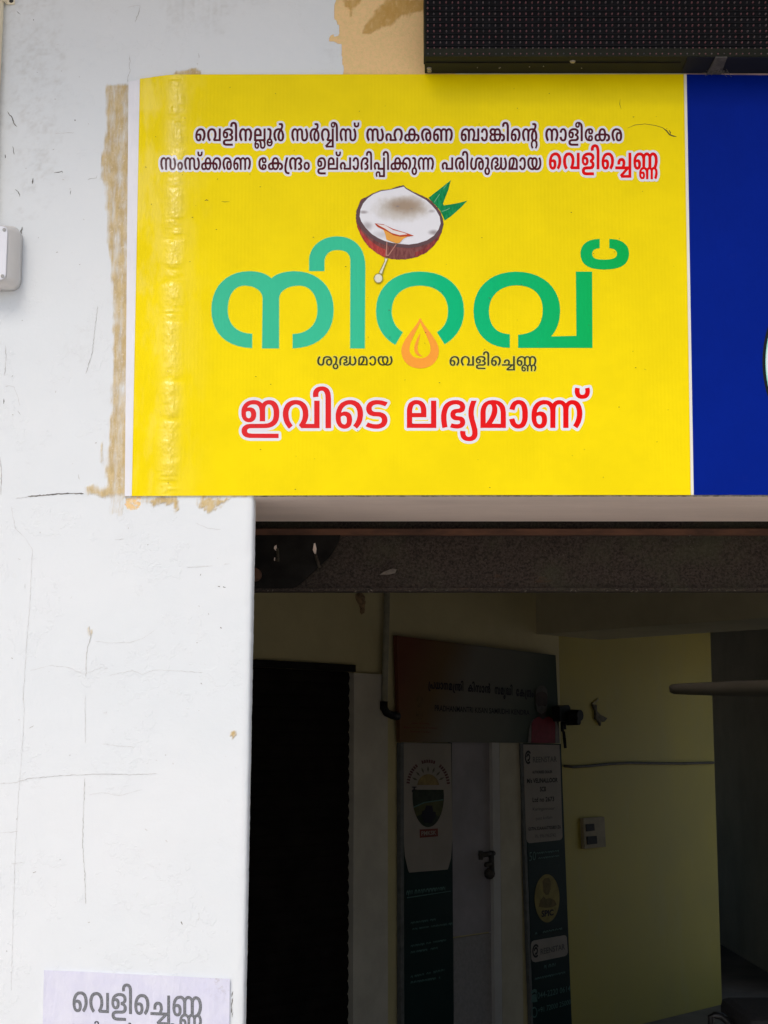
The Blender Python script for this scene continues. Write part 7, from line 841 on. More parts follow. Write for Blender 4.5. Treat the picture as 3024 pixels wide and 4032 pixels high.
T_SPLIT = wall_t(2207)
bm = bmesh.new()
add_prism(bm, [w_pt(T_SPLIT, FLOORZ), w_pt(6.7, FLOORZ), w_pt(6.7, CEIL), w_pt(T_SPLIT, CEIL)], -WN * 0.2)
bm_obj("inner_wall", bm, m_olive, building)
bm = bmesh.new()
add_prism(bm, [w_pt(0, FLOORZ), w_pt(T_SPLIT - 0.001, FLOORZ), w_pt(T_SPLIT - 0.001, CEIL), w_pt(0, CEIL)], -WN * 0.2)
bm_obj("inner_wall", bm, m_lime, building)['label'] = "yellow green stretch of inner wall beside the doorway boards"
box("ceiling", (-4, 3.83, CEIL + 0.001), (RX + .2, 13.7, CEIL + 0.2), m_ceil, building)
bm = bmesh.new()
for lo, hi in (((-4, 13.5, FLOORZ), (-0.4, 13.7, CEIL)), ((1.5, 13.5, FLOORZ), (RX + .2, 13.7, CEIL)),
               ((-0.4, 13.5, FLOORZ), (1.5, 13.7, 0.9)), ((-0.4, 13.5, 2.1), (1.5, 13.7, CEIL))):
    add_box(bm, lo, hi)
bm_obj("far_wall", bm, m_dim, building)  # the gap in it is an unseen opening added to brighten the passage
# right wall of the room with a window opening that lets in the side light
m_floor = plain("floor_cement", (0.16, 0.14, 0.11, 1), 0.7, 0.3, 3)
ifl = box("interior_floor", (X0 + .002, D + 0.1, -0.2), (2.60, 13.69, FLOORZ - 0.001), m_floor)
tag(ifl, "dark cement floor inside the shop", None, kind='structure')

m_rw = plain("inner_side_wall_paint", (0.40, 0.36, 0.22, 1), 0.8, 0.15, 2)
bm = bmesh.new()
WIN = (7.7, 9.1, 0.3, 2.15)
for lo, hi in (((RX, 3.83, FLOORZ), (RX + 0.2, WIN[0], CEIL)), ((RX, WIN[1], FLOORZ), (RX + 0.2, 13.5, CEIL)),
               ((RX, WIN[0], FLOORZ), (RX + 0.2, WIN[1], WIN[2])), ((RX, WIN[0], WIN[3]), (RX + 0.2, WIN[1], CEIL))):
    add_box(bm, lo, hi)
bm_obj("side_wall", bm, m_rw, building)
# wall behind the facade to the right of the doorway, and left of the pillar
box("inner_front_wall", (XE2, D + 0.012, 0), (RX + 0.2, 3.80, LINZ - 0.01), m_rw, building)
box("inner_front_wall", (X0, 3.70, 0), (-0.9, 3.80, LINZ - 0.01), m_rw, building)
box("inner_front_wall", (X0, 4.1, zb_inner), (RX + .2, 4.2, CEIL), m_rw, building)

# ceiling beam running to the right from the slanting wall
pA = on_w(2112, 2497)
pB = on_z(3024, 2432, BZ1)
bd = (pB - pA)
bd.z = 0
bd.normalize()
bn = Vector((-bd.y, bd.x, 0))                # to the rear
m_beam = plain("beam_paint", (0.36, 0.32, 0.20, 1), 0.8, 0.12, 3)
bm = bmesh.new()
q0 = pA - bd * 0.25
add_prism(bm, [Vector((q.x, q.y, BZ1)) for q in (q0, q0 + bd * 4.2, q0 + bd * 4.2 + bn * 0.55, q0 + bn * 0.55)], Vector((0, 0, CEIL - BZ1 - 0.002)))
bm_obj("ceiling_beam", bm, m_beam, building)

# shallow pilaster between the roller shutter and the doorway boards
m_pil = plain("pilaster_paint", (0.40, 0.37, 0.30, 1), 0.8, 0.15, 4)
pz = on_w(1440, 2652, 0.03).z
t0, t1 = wall_t(1506), wall_t(1372)
bm = bmesh.new()
add_prism(bm, [w_pt(t0, FLOORZ, 0.001), w_pt(t1, FLOORZ, 0.001), w_pt(t1, pz, 0.001), w_pt(t0, pz, 0.001)], WN * 0.03)
bm_obj("pilaster", bm, m_pil, building)
box("side_wall", (-4.2, 3.83, 0), (-4.001, 13.5, CEIL), m_rw, building)

# ================================================================== rolled shutter over the doorway
m_rust, nt, bs = new_mat("dusty_rusty_steel")
rc = mix_n(nt, ramp_n(nt, noise_n(nt, 170, 5, 0.7), 0.35, 0.65), (0.018, 0.014, 0.012, 1), (0.058, 0.044, 0.035, 1))
rc = mix_n(nt, math_n(nt, 'MULTIPLY', ramp_n(nt, noise_n(nt, 5, 6, 0.65), 0.45, 0.7), 0.6), rc, (0.050, 0.052, 0.030, 1))
rc = mix_n(nt, math_n(nt, 'MULTIPLY', ramp_n(nt, noise_n(nt, 330, 3, 0.6), 0.66, 0.72), 0.7), rc, (0.17, 0.14, 0.11, 1))
rc = mix_n(nt, math_n(nt, 'MULTIPLY', ramp_n(nt, noise_n(nt, 9, 7, 0.75, stretch=(0.6, 1, 2)), 0.60, 0.66), 0.5), rc, (0.085, 0.045, 0.025, 1))
nt.links.new(rc, bs.inputs['Base Color'])
bs.inputs['Roughness'].default_value = 0.9
bs.inputs['Specular IOR Level'].default_value = 0.2
bump_n(nt, noise_n(nt, 160, 5, 0.65), 0.0015, bs.inputs['Normal'])
m_black = plain("sooty_black_steel", (0.012, 0.011, 0.010, 1), 0.8, 0.4, 20)
m_redrust = plain("red_oxide_rust", (0.085, 0.036, 0.018, 1), 0.85, 0.55, 18, stretch=(0.4, 1, 1))
m_slit = plain("pale_slit_tone", (0.62, 0.52, 0.45, 1), 0.9, 0.2, 40)
HY = 3.835
zt = on_y(1500, 2088, HY).z
zb = on_y(1500, 2318, HY).z
house = empty("shutter_housing", (0.6, HY, zb), "dusty rust brown steel shutter housing spanning the top of the doorway under the lintel", "shutter housing")
bm = bmesh.new()
n = 14
xL, xR = -0.75, XE2 + 0.2
prof = []
for k in range(n + 1):                       # slightly hollow sheet with a rolled lower lip
    u = k / n
    prof.append((HY + 0.012 * math.sin(u * math.pi) - 0.004 * u, zt + 0.05 + (zb - zt - 0.05) * u))
prof += [(HY - 0.012, zb + 0.001), (HY - 0.012, zb - 0.007), (HY + 0.035, zb - 0.007), (HY + 0.035, zt + 0.05)]
add_prism(bm, [Vector((xL, y, z)) for y, z in prof], Vector((xR - xL, 0, 0)))
bm_obj("housing_sheet", bm, m_rust, house)
box("guide_strip", (xL, HY - 0.02, on_y(1500, 2085, HY - 0.02).z), (xR, HY + 0.01, LINZ - 0.03), m_redrust, house, 0.002)
# black end bracket with its curved edge
pts = [(930, 2088), (1345, 2088), (1335, 2130), (1300, 2190), (1245, 2240), (1180, 2300), (1150, 2316), (930, 2316)]
prism("end_bracket", [on_y(x, y, HY - 0.016) for x, y in pts], Vector((0, 0.012, 0)), m_black, house)
for poly in ([(1080, 2152), (1088, 2145), (1091, 2165), (1086, 2168), (1079, 2160)], [(1080, 2196), (1083, 2195), (1082, 2208), (1079, 2206)],
             [(1236, 2140), (1241, 2138), (1246, 2160), (1244, 2180), (1238, 2180), (1232, 2165)]):
    prism("pale_slit", [on_y(x, y, HY - 0.020) for x, y in poly], Vector((0, 0.0035, 0)), m_slit, house)  # small pale slits on the bracket

for (a, b) in (((1092, 2160), (1095, 2210)), ((1241, 2182), (1258, 2235))):
    tube("bracket_rib", [on_y(*a, HY - 0.019), on_y(*b, HY - 0.019)], 0.004, m_rust, house, 6)
c = on_y(1003, 2262, HY - 0.03)
bm = bmesh.new()
bmesh.ops.create_cone(bm, cap_ends=True, segments=20, radius1=0.017, radius2=0.015, depth=0.04,
                      matrix=Matrix.Translation(c) @ Matrix.Rotation(R(90), 4, 'X'))
bm_obj("axle_end", bm, m_redrust, house)
bm = bmesh.new()
rr = random.Random(5)
for k in range(26):                          # dust webs and flakes hanging on the sheet and its lip
    x = rr.uniform(1050, 3000)
    p = on_y(x, 2322 + rr.uniform(-2, 3), HY - 0.014)
    add_tube(bm, [p, p + Vector((rr.uniform(-.006, .006), 0, -rr.uniform(.002, .006)))], 0.0012, 5)
for poly in ([(1496, 2262), (1515, 2250), (1545, 2238), (1562, 2242), (1556, 2256), (1530, 2262)], [(2710, 2088), (2722, 2088), (2723, 2105), (2716, 2112), (2712, 2104)]):
    add_prism(bm, [on_y(x, y, HY - 0.006) for x, y in poly], Vector((0, 0.004, 0)))
bm_obj("dust_flakes", bm, plain("flaked_dust", (0.13, 0.11, 0.09, 1), 0.95, 0.4, 60), house)

# ================================================================== yellow banner
YB = D - 0.0045


def on_b(px, py, k=0):
    """k-th ink layer on the banners"""
    return on_y(px, py, YB - 0.00018 * k)


gl = on_y(805, 1000, D).x
GX0, GX1 = on_y(835, 1200, D).x, on_y(2460, 1200, D).x
m_yellow = printed("banner_yellow", (0.93, 0.725, 0.001, 1))
m_bwhite = printed("banner_white", (0.80, 0.80, 0.84, 1))
m_maroon = printed("banner_maroon", (0.085, 0.007, 0.016, 1))
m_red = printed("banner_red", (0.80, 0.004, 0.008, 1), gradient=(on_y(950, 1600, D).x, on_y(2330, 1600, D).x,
                [(0, (0.76, 0.028, 0.032, 1)), (1, (0.84, 0.002, 0.003, 1))]))  # left stop is pinker: glare on the print is put into the ink
m_green = printed("banner_green", (0, .5, .2, 1), gradient=(GX0, GX1, [
    (0.0, (0.055, 0.56, 0.33, 1)), (0.36, (0.045, 0.57, 0.32, 1)), (0.55, (0.004, 0.53, 0.22, 1)), (1.0, (0.002, 0.46, 0.085, 1))]))
m_edge = printed("banner_pale_green", (0.62, 0.76, 0.10, 1))
m_olive_ink = printed("banner_dark_olive", (0.055, 0.060, 0.020, 1))
m_pale_ink = printed("banner_pale_yellow", (0.72, 0.66, 0.10, 1))
m_orange = printed("banner_orange", (0.98, 0.37, 0.045, 1))
def fibre(nm, a, b):
    m = printed('print_' + nm, a)
    nt_ = m.node_tree
    bs_ = nt_.nodes['Principled BSDF']
    f_ = ramp_n(nt_, noise_n(nt_, 120, 5, 0.7, stretch=(1.6, 1, 0.5)), 0.35, 0.65)
    nt_.links.new(mix_n(nt_, f_, a, b), bs_.inputs['Base Color'])
    return m


ink = lambda nm, *c: printed("print_" + nm, tuple(c) + (1,))
ban = empty("yellow_banner", on_b(1620, 1950), "yellow printed banner with a coconut picture and large green Malayalam lettering above the doorway", "banner", "printed banners above the doorway")


def sheet(name, quad, y, mat, parent, nx=40, nz=40, thick=0.0036):
    """thin sheet with cut edges from a photograph quad (tl, tr, br, bl) given as point lists along top and bottom"""
    top, bot = quad
    bm = bmesh.new()
    tx = [p[0] for p in top]
    rows = []
    for k in range(2):
        yy = y + thick * k
        row = []
        for side in (top, bot):
            us = np.linspace(0, 1, nx + 1)
            d0 = np.array(side, float)
            uu = (d0[:, 0] - d0[0, 0]) / (d0[-1, 0] - d0[0, 0])
            row.append([bm.verts.new(on_y(np.interp(u, uu, d0[:, 0]), np.interp(u, uu, d0[:, 1]), yy)) for u in us])
        rows.append(row)
    (ft, fb), (bt, bb) = rows
    for i in range(nx):
        bm.faces.new((ft[i], fb[i], fb[i + 1], ft[i + 1]))
        bm.faces.new((bt[i], bt[i + 1], bb[i + 1], bb[i]))
        bm.faces.new((ft[i], ft[i + 1], bt[i + 1], bt[i]))
        bm.faces.new((fb[i], bb[i], bb[i + 1], fb[i + 1]))
    bm.faces.new((ft[0], bt[0], bb[0], fb[0]))
    bm.faces.new((ft[-1], fb[-1], bb[-1], bt[-1]))
    bmesh.ops.recalc_face_normals(bm, faces=bm.faces[:])
    return bm_obj(name, bm, mat, parent)


sheet("sheet", ([(551, 310), (600, 304), (640, 297), (690, 293), (2692, 292)],
                [(519, 1953), (700, 1952), (1400, 1950), (2000, 1949), (2720, 1949)]), YB, m_yellow, ban, 60)
sheet("white_margin", ([(506, 322), (550.5, 312)], [(491, 1953.5), (518.5, 1953)]), YB, m_bwhite, ban, 4)
mp = lambda k: (lambda x, y: on_b(x, y, k))
PUT = lambda name, key, k, mat, par=None: place_flat(name, loops_of(key), mp(k), mat, par or ban, STREET)
for key_ in ("headline_upper", "headline_lower"):
    p = PUT("headline_text", key_, 2, m_maroon)
    p['label'] = "maroon %s line of Malayalam text with white outline" % key_.split('_')[1]
    PUT("text_outline", key_ + "_outline", 1, m_bwhite, p)
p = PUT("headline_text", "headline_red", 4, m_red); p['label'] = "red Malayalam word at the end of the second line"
PUT("text_outline", "headline_red_outline", 3, m_bwhite, p)
p = PUT("brand_word", "logo_word", 2, m_green); p['label'] = "large green Malayalam word"
PUT("word_outline", "logo_word_outline", 1, m_edge, p)
PUT("oil_drop_mark", "drop_mark", 3, m_orange)
for key_ in ("tagline_pure", "tagline_oil"):
    p = PUT("tagline_text", key_, 2, m_olive_ink)
    PUT("text_outline", key_ + "_outline", 1, m_pale_ink, p)
for key_ in ("offer_here", "offer_available"):
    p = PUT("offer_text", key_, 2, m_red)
    PUT("text_outline", key_ + "_outline", 1, m_bwhite, p)
PUT("leaf_picture", "leaf_pair", 1, fibre("leaf_green", (0.002, 0.20, 0.055, 1), (0.012, 0.30, 0.10, 1)))
PUT("leaf_veins", "leaf_vein", 2, ink("leaf_vein", 0.16, 0.46, 0.25))
coco = PUT("coconut_picture", "coconut_shell", 3, fibre("shell_brown", (0.15, 0.045, 0.045, 1), (0.25, 0.09, 0.08, 1)))
m_sh_red = fibre("shell_red", (0.33, 0.040, 0.038, 1), (0.50, 0.075, 0.06, 1))
PUT("shell_left", "coconut_left_shell", 4, m_sh_red, coco)
PUT("shell_right", "coconut_right_shell", 4, fibre("shell_dark_red", (0.18, 0.035, 0.035, 1), (0.32, 0.06, 0.055, 1)), coco)
PUT("rim", "coconut_rim", 5, ink("rim_grey", 0.13, 0.075, 0.080), coco)
m_flesh, nt, bs = new_mat("print_coconut_flesh")
g = nd(nt, "ShaderNodeNewGeometry")
sx = nd(nt, "ShaderNodeSeparateXYZ")
nt.links.new(g.outputs['Position'], sx.inputs[0])
hc, hr_ = on_b(1575, 815), on_b(1690, 750)


def ell(cx_, cz_, rx, rz):
    """elliptical distance in the printed picture, 0 in the middle and 1 at the rim"""
    a = math_n(nt, 'DIVIDE', math_n(nt, 'SUBTRACT', sx.outputs[0], cx_), rx)
    b = math_n(nt, 'DIVIDE', math_n(nt, 'SUBTRACT', sx.outputs[2], cz_), rz)
    return math_n(nt, 'SQRT', math_n(nt, 'ADD', math_n(nt, 'MULTIPLY', a, a), math_n(nt, 'MULTIPLY', b, b)))


u_ = (on_b(1700, 815).x - on_b(1600, 815).x) / 100
wob = math_n(nt, 'MULTIPLY', math_n(nt, 'SUBTRACT', noise_n(nt, 55, 4, 0.6), 0.5), 0.5)
e1 = math_n(nt, 'ADD', ell(on_b(1580, 822).x, on_b(1580, 822).z, 140 * u_, 66 * u_), wob)
e2 = math_n(nt, 'ADD', ell(on_b(1596, 812).x, on_b(1596, 812).z, 100 * u_, 46 * u_), wob)
fc = mix_n(nt, ramp_n(nt, e1, 1.0, 0.45), (0.78, 0.78, 0.81, 1), (0.60, 0.57, 0.53, 1))
fc = mix_n(nt, ramp_n(nt, e2, 1.1, 0.2), fc, (0.37, 0.28, 0.20, 1))
for cx_, cy_, rx_, ry_, s_ in ((1432, 836, 20, 9, .75), (1448, 890, 26, 24, .6), (1706, 916, 26, 14, .8), (1700, 832, 16, 8, .5), (1566, 813, 9, 5, .8), (1620, 822, 10, 4, .6), (1500, 925, 40, 20, .35)):
    q = on_b(cx_, cy_)
    d1 = math_n(nt, 'ADD', ell(q.x, q.z, rx_ * u_, ry_ * u_), wob)
    fc = mix_n(nt, math_n(nt, 'MULTIPLY', ramp_n(nt, d1, 1.15, 0.1), s_), fc, (0.26, 0.22, 0.22, 1))
nt.links.new(fc, bs.inputs['Base Color'])
bs.inputs['Roughness'].default_value = 0.26
bs.inputs['Specular IOR Level'].default_value = 0.16
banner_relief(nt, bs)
PUT("flesh", "coconut_flesh", 6, m_flesh, coco)
PUT("oil_lip", "oil_lip", 11, ink("oil_red", 0.52, 0.07, 0.025), coco)
PUT("oil_pour", "oil_pour", 12, ink("oil_amber", 0.80, 0.38, 0.07), coco)
PUT("oil_shine", "oil_shine", 13, ink("oil_white", 0.80, 0.74, 0.72), coco)
PUT("drip_streaks", "drip_streak", 13, ink("drip_pink", 0.48, 0.22, 0.18), coco)
PUT("drip_edge", "drip_edge", 14, ink("drip_olive", 0.34, 0.30, 0.06), coco)
PUT("drip", "drip_white", 15, ink("drip_cream", 0.80, 0.78, 0.62), coco)
# a crack and specks of dirt on the sheet
bm = bmesh.new()
m_speck = plain("dirt_speck", (0.10, 0.075, 0.02, 1), 0.9, 0.5, 80)


def ribbon(bm, pts, wpx, mapper):
    P = [Vector((a, b)) for a, b in pts]
    l = []
    for k, p in enumerate(P):
        t = (P[min(k + 1, len(P) - 1)] - P[max(k - 1, 0)]).normalized()
        w = wpx * (0.3 if k in (0, len(P) - 1) else 1) / 2
        l.append((bm.verts.new(mapper(p.x - t.y * w, p.y + t.x * w)), bm.verts.new(mapper(p.x + t.y * w, p.y - t.x * w))))
    for a, b in zip(l, l[1:]):
        bm.faces.new((a[0], a[1], b[1], b[0]))


ribbon(bm, [(2470, 505), (2500, 492), (2540, 488), (2580, 494), (2608, 502), (2622, 512), (2634, 528)], 2.0, mp(1))
ribbon(bm, [(2612, 506), (2624, 514), (2636, 530), (2652, 536), (2664, 538)], 5.0, mp(2))
ribbon(bm, [(2634, 512), (2640, 522), (2638, 532)], 4.0, mp(3))
ribbon(bm, [(2442, 390), (2440, 410), (2446, 430)], 1.6, mp(1))
ribbon(bm, [(806, 790), (814, 787), (820, 790)], 4.0, mp(1))
ribbon(bm, [(872, 793), (885, 795), (904, 794)], 2.0, mp(1))
ribbon(bm, [(2535, 1453), (2545, 1456)], 2.4, mp(1))
rr = random.Random(11)
for k in range(90):
    x, y = rr.uniform(570, 2690), rr.uniform(320, 1930)
    r_ = rr.uniform(0.8, 2.2)
    ribbon(bm, [(x, y), (x + r_ * 1.5, y + rr.uniform(-1, 1)), (x + 3 * r_, y + rr.uniform(-1.5, 1.5))], r_ * 1.3, mp(17))
bmesh.ops.recalc_face_normals(bm, faces=bm.faces[:])
bm_obj("dirt_specks", bm, m_speck, ban)
# scuffed patches left by old glue
m_scuff = printed("banner_scuff", (0.70, 0.54, 0.02, 1), 0.5)

# ================================================================== blue banner
m_blue = printed("banner_blue", (0.0005, 0.014, 0.235, 1), rough=0.3, spec=0.04)
blu = empty("blue_banner", on_b(2880, 1948), "deep blue printed banner with a round emblem, beside the yellow banner", "banner", "printed banners above the doorway")
sheet("sheet", ([(2704, 293), (3024, 296), (3900, 299)], [(2732, 1949), (3024, 1949), (3980, 1950)]), YB, m_blue, blu, 30)
sheet("white_strip", ([(2692.6, 292), (2703.6, 293)], [(2720.6, 1949), (2731.6, 1949)]), YB - 0.0003, printed("banner_cream_white", (0.80, 0.78, 0.68, 1)), blu, 4)


def disc(cx, cy, r, n=120):
    return [np.array([(cx + r * math.cos(2 * math.pi * k / n), cy + r * math.sin(2 * math.pi * k / n)) for k in range(n)])]


ECX, ECY, ER = 3458, 1425, 456
em = place_flat("emblem", disc(ECX, ECY, ER), mp(2), printed("emblem_black", (0.012, 0.014, 0.015, 1)), blu, STREET)
place_flat("emblem_band", disc(ECX, ECY, ER - 12), mp(3), printed("emblem_mint", (0.30, 0.72, 0.60, 1)), em, STREET)
place_flat("emblem_field", [np.array([(ECX + (ER - 15) * math.cos(t) , ECY + (ER - 60) * math.sin(t)) for t in np.linspace(0, 2 * math.pi, 97)[:-1]])], mp(4),
           printed("emblem_white", (0.80, 0.80, 0.83, 1)), em, STREET)

# ================================================================== LED display board
m_case = plain("led_case_olive_black", (0.012, 0.013, 0.007, 1), 0.75, 0.35, 9, stretch=(0.3, 1, 1), spec=0.2)
m_mod = plain("led_module_black", (0.006, 0.006, 0.0075, 1), 0.8, 0.3, 40, spec=0.15)
m_lv = plain("led_louvre_black", (0.010, 0.010, 0.0125, 1), 0.7, 0.3, 40, spec=0.2)
zB = on_y(1672, 290, D - 0.002).z
d_ = ray(1672, 222)
YF = (zB - CAMZ) / d_.z * d_.y
led = empty("led_display_board", (0.9, D - 0.03, zB), "black scrolling display board of small unlit lamps mounted above the banners", "display board")
xa, xb_, zT = on_y(1672, 222, YF).x, 2.4, zB + 0.46
xa2 = on_y(1672, 290, D - 0.002).x
bm = bmesh.new()
add_prism(bm, [Vector((xa, YF, zB)), Vector((xb_, YF, zB)), Vector((xb_, D - 0.004, zB)), Vector((xa2, D - 0.004, zB))], Vector((0, 0, 0.02)))
add_box(bm, (xa, YF + 0.012, zB + 0.021), (xb_, D - 0.004, zT), 0.002)
bm_obj("casing", bm, m_case, led)
box("seam_strip", (xa + 0.003, YF + 0.028, zB - 0.0022), (on_y(2690, 240, YF).x, YF + 0.031, zB - 0.0002), m_black, led)
m_under = plain("underside_blue_black", (0.007, 0.008, 0.013, 1), 0.75, 0.3, 9, spec=0.2)
box("underside_plate", (on_z(2692, 260, zB).x, YF + 0.002, zB - 0.002), (xb_ - 0.01, D - 0.008, zB - 0.0003), m_under, led)
box("module_panel", (xa + 0.004, YF + 0.004, zB + 0.020), (xb_ - 0.004, YF + 0.0115, zT - 0.004), m_mod, led)
# lamp rows
bm = bmesh.new()
bl = bmesh.new()
p0 = on_y(1685, 212, YF)
pitch = on_y(1709.3, 212, YF).x - p0.x
rr = random.Random(2)
rowz = []
k = 0
while True:
    z = p0.z + k * pitch * 0.99
    if z > zT - 0.01:
        break
    rowz.append(z)
    k += 1
ncolm = int((xb_ - 0.02 - p0.x) / pitch)
mtl = []
for z in rowz:
    add_box(bl, (xa + 0.005, YF + 0.0005, z + pitch * 0.46), (xb_ - 0.005, YF + 0.004, z + pitch * 0.54))
    for i in range(ncolm):
        x = p0.x + i * pitch
        if x > 1.05:
            break
        q = rr.random()
        mi = 0 if q < 0.62 else 1 if q < 0.9 else 2
        r0 = pitch * 0.15
        cx_, cz_ = x + rr.uniform(-.0004, .0004), z + rr.uniform(-.0004, .0004)
        tip = bm.verts.new((cx_, YF - 0.0028, cz_))
        r1 = [bm.verts.new((cx_ + 0.75 * r0 * math.cos(a), YF - 0.0015, cz_ + 0.75 * r0 * math.sin(a))) for a in [math.pi / 4 * t for t in range(8)]]
        r2 = [bm.verts.new((cx_ + r0 * math.cos(a), YF + 0.0045, cz_ + r0 * math.sin(a))) for a in [math.pi / 4 * t for t in range(8)]]
        for t in range(8):
            u = (t + 1) % 8
            f1 = bm.faces.new((tip, r1[u], r1[t])); f2 = bm.faces.new((r1[t], r1[u], r2[u], r2[t]))
            f1.material_index = f2.material_index = mi
            f1.smooth = f2.smooth = True
bmesh.ops.recalc_face_normals(bm, faces=bm.faces[:])
lampm = [plain("lamp_pink_lens", (0.17, 0.07, 0.08, 1), 0.35, 0.3, 200), plain("lamp_grey_lens", (0.12, 0.09, 0.095, 1), 0.4, 0.3, 200), plain("lamp_dead_lens", (0.06, 0.05, 0.055, 1), 0.4, 0.3, 200)]
bm_obj("lamp_grid", bm, lampm, led)
bm_obj("louvre_rows", bl, m_lv, led)
# fixings under the board
m_steel = plain("dull_zinc_screw", (0.30, 0.27, 0.22, 1), 0.5, 0.3, 200, metal=0.4)
for px, py in ((1690, 270), (1691, 280), (2255, 243)):
    c = on_z(px, py, zB - 0.001)
    bm = bmesh.new()
    bmesh.ops.create_cone(bm, cap_ends=True, segments=14, radius1=0.0075 if px > 2000 else 0.006, radius2=0.005, depth=0.004, matrix=Matrix.Translation(c) @ Matrix.Rotation(math.pi, 4, 'X'))
    bm_obj("screw", bm, m_steel, led)
bm = bmesh.new()
for px, py in ((1966, 268), (1970, 266), (2085, 263), (2140, 261), (2290, 268), (1880, 266)):
    c = on_z(px, py, zB - 0.0009)
    bmesh.ops.create_icosphere(bm, subdivisions=1, radius=0.0016, matrix=Matrix.Translation(c))
bm_obj("rivets", bm, m_steel, led)
a = [on_z(x, y, zB - 0.0024) for x, y in ((2818, 222.5), (2863, 222.5), (2838, 289), (2782, 289))]
bm = bmesh.new()
add_prism(bm, a, Vector((0, 0, -0.003)))
bm_obj("hanging_strap", bm, plain("grey_flat_iron", (0.060, 0.055, 0.048, 1), 0.7, 0.4, 60, bump=.001, bscale=200), led)
bm = bmesh.new()
rr = random.Random(9)
for k in range(16):                          # cobweb strands by the strap
    a0 = on_z(rr.uniform(2790, 2860), rr.uniform(270, 288), zB - 0.006)
    a1 = on_y(rr.uniform(2750, 2935), rr.uniform(262, 305), D - 0.012)
    mid = (a0 + a1) / 2 + Vector((0, 0, -rr.uniform(0, .006)))
    add_tube(bm, [a0, mid, a1], 0.0005, 4)
bm_obj("cobweb", bm, plain("dusty_cobweb", (0.12, 0.11, 0.10, 1), 0.9, 0.2, 50), led)
# thin strip of pale wall paint left bare between board and blue banner
prism("bare_paint_strip", [on_y(x, y, D - 0.0015) for x, y in ((2694, 288), (3060, 283), (3060, 298), (2694, 294))], Vector((0, 0.001, 0)), plain("pinkish_paint", (0.62, 0.42, 0.36, 1), 0.8, 0.15, 40), building)

# ================================================================== pipe and junction box at the left edge
m_pvc = plain("cream_pvc", (0.80, 0.72, 0.53, 1), 0.38, 0.06, 6)
m_dark = plain("black_rubber", (0.015, 0.014, 0.013, 1), 0.5, 0.3, 30)
px_ = on_y(-3, 0, D - 0.014).x
pipe = empty("cable_pipe", (px_, D - 0.014, on_y(0, 900, D).z), "thin cream plastic cable pipe running up the white wall above the junction box", "pipe")
zJ = on_y(0, 893, D).z
tube("pipe_tube", [(px_ - 0.004, D - 0.0135, zJ - 0.01), (px_, D - 0.0135, 3.84)], 0.0125, m_pvc, pipe, 18)
bm = bmesh.new()
cz = on_y(20, 8, D).z
for k in range(9):
    pass
prof = []
for k in range(13):
    a = math.pi * k / 12
    prof.append((px_ + 0.0145 * math.cos(a), D - 0.0135 - 0.0145 * math.sin(a) - 0.0005))
outer = [Vector((px_ + 0.034, D - 0.003, 0)), Vector((px_ + 0.034, D - 0.0055, 0)), Vector((px_ + 0.0165, D - 0.0065, 0))] + \
        [Vector((x, y, 0)) for x, y in prof] + [Vector((px_ - 0.0165, D - 0.0065, 0)), Vector((px_ - 0.034, D - 0.0055, 0)), Vector((px_ - 0.034, D - 0.003, 0)), Vector((px_ - 0.0146, D - 0.003, 0)), Vector((px_ - 0.0130, D - 0.012, 0))]
inner = [Vector((px_ + 0.0130 * math.cos(math.pi * k / 12), D - 0.0135 - 0.0130 * math.sin(math.pi * k / 12), 0)) for k in range(12, -1, -1)] + [Vector((px_ + 0.0146, D - 0.003, 0))]
add_prism(bm, [p + Vector((0, 0, cz - 0.008)) for p in outer + inner], Vector((0, 0, 0.017)))
clip = bm_obj("saddle_clip", bm, m_pvc, pipe)
for sx in (1, -1):
    bm = bmesh.new()
    bmesh.ops.create_uvsphere(bm, u_segments=14, v_segments=8, radius=0.0052, matrix=Matrix.Translation((px_ + sx * 0.0262, D - 0.0058, cz)) @ Matrix.Diagonal((1, .6, 1, 1)))
    bm_obj("screw", bm, m_dark, clip, True)

m_jbox = plain("grey_white_plastic", (0.62, 0.61, 0.60, 1), 0.42, 0.05, 6)
m_jlid = plain("lid_plastic", (0.74, 0.75, 0.80, 1), 0.28, 0.04, 6)
jb = empty("junction_box", (-0.86, D, on_y(0, 1150, D).z), "grey plastic junction box with a screwed lid at the end of the cream pipe", "junction box")


def rrect(cx, cz, hw, hh, r, y, seg=6):
    P = []
    for qx, qz, a0 in ((1, 1, 0), (-1, 1, 90), (-1, -1, 180), (1, -1, 270)):
        for k in range(seg + 1):
            a = R(a0 + 90 * k / seg)
            P.append(Vector((cx + qx * (hw - r) + r * math.cos(a), y, cz + qz * (hh - r) + r * math.sin(a))))
    return P


def loft(bm, rings, cap=True):
    vs = [[bm.verts.new(p) for p in r] for r in rings]
    n = len(vs[0])
    fs = []
    for a, b in zip(vs, vs[1:]):
        for k in range(n):
            f = bm.faces.new((a[k], a[(k + 1) % n], b[(k + 1) % n], b[k]))
            f.smooth = True
            fs.append(f)
    if cap:
        fs += [bm.faces.new(vs[0]), bm.faces.new(vs[-1][::-1])]
    bmesh.ops.recalc_face_normals(bm, faces=fs)


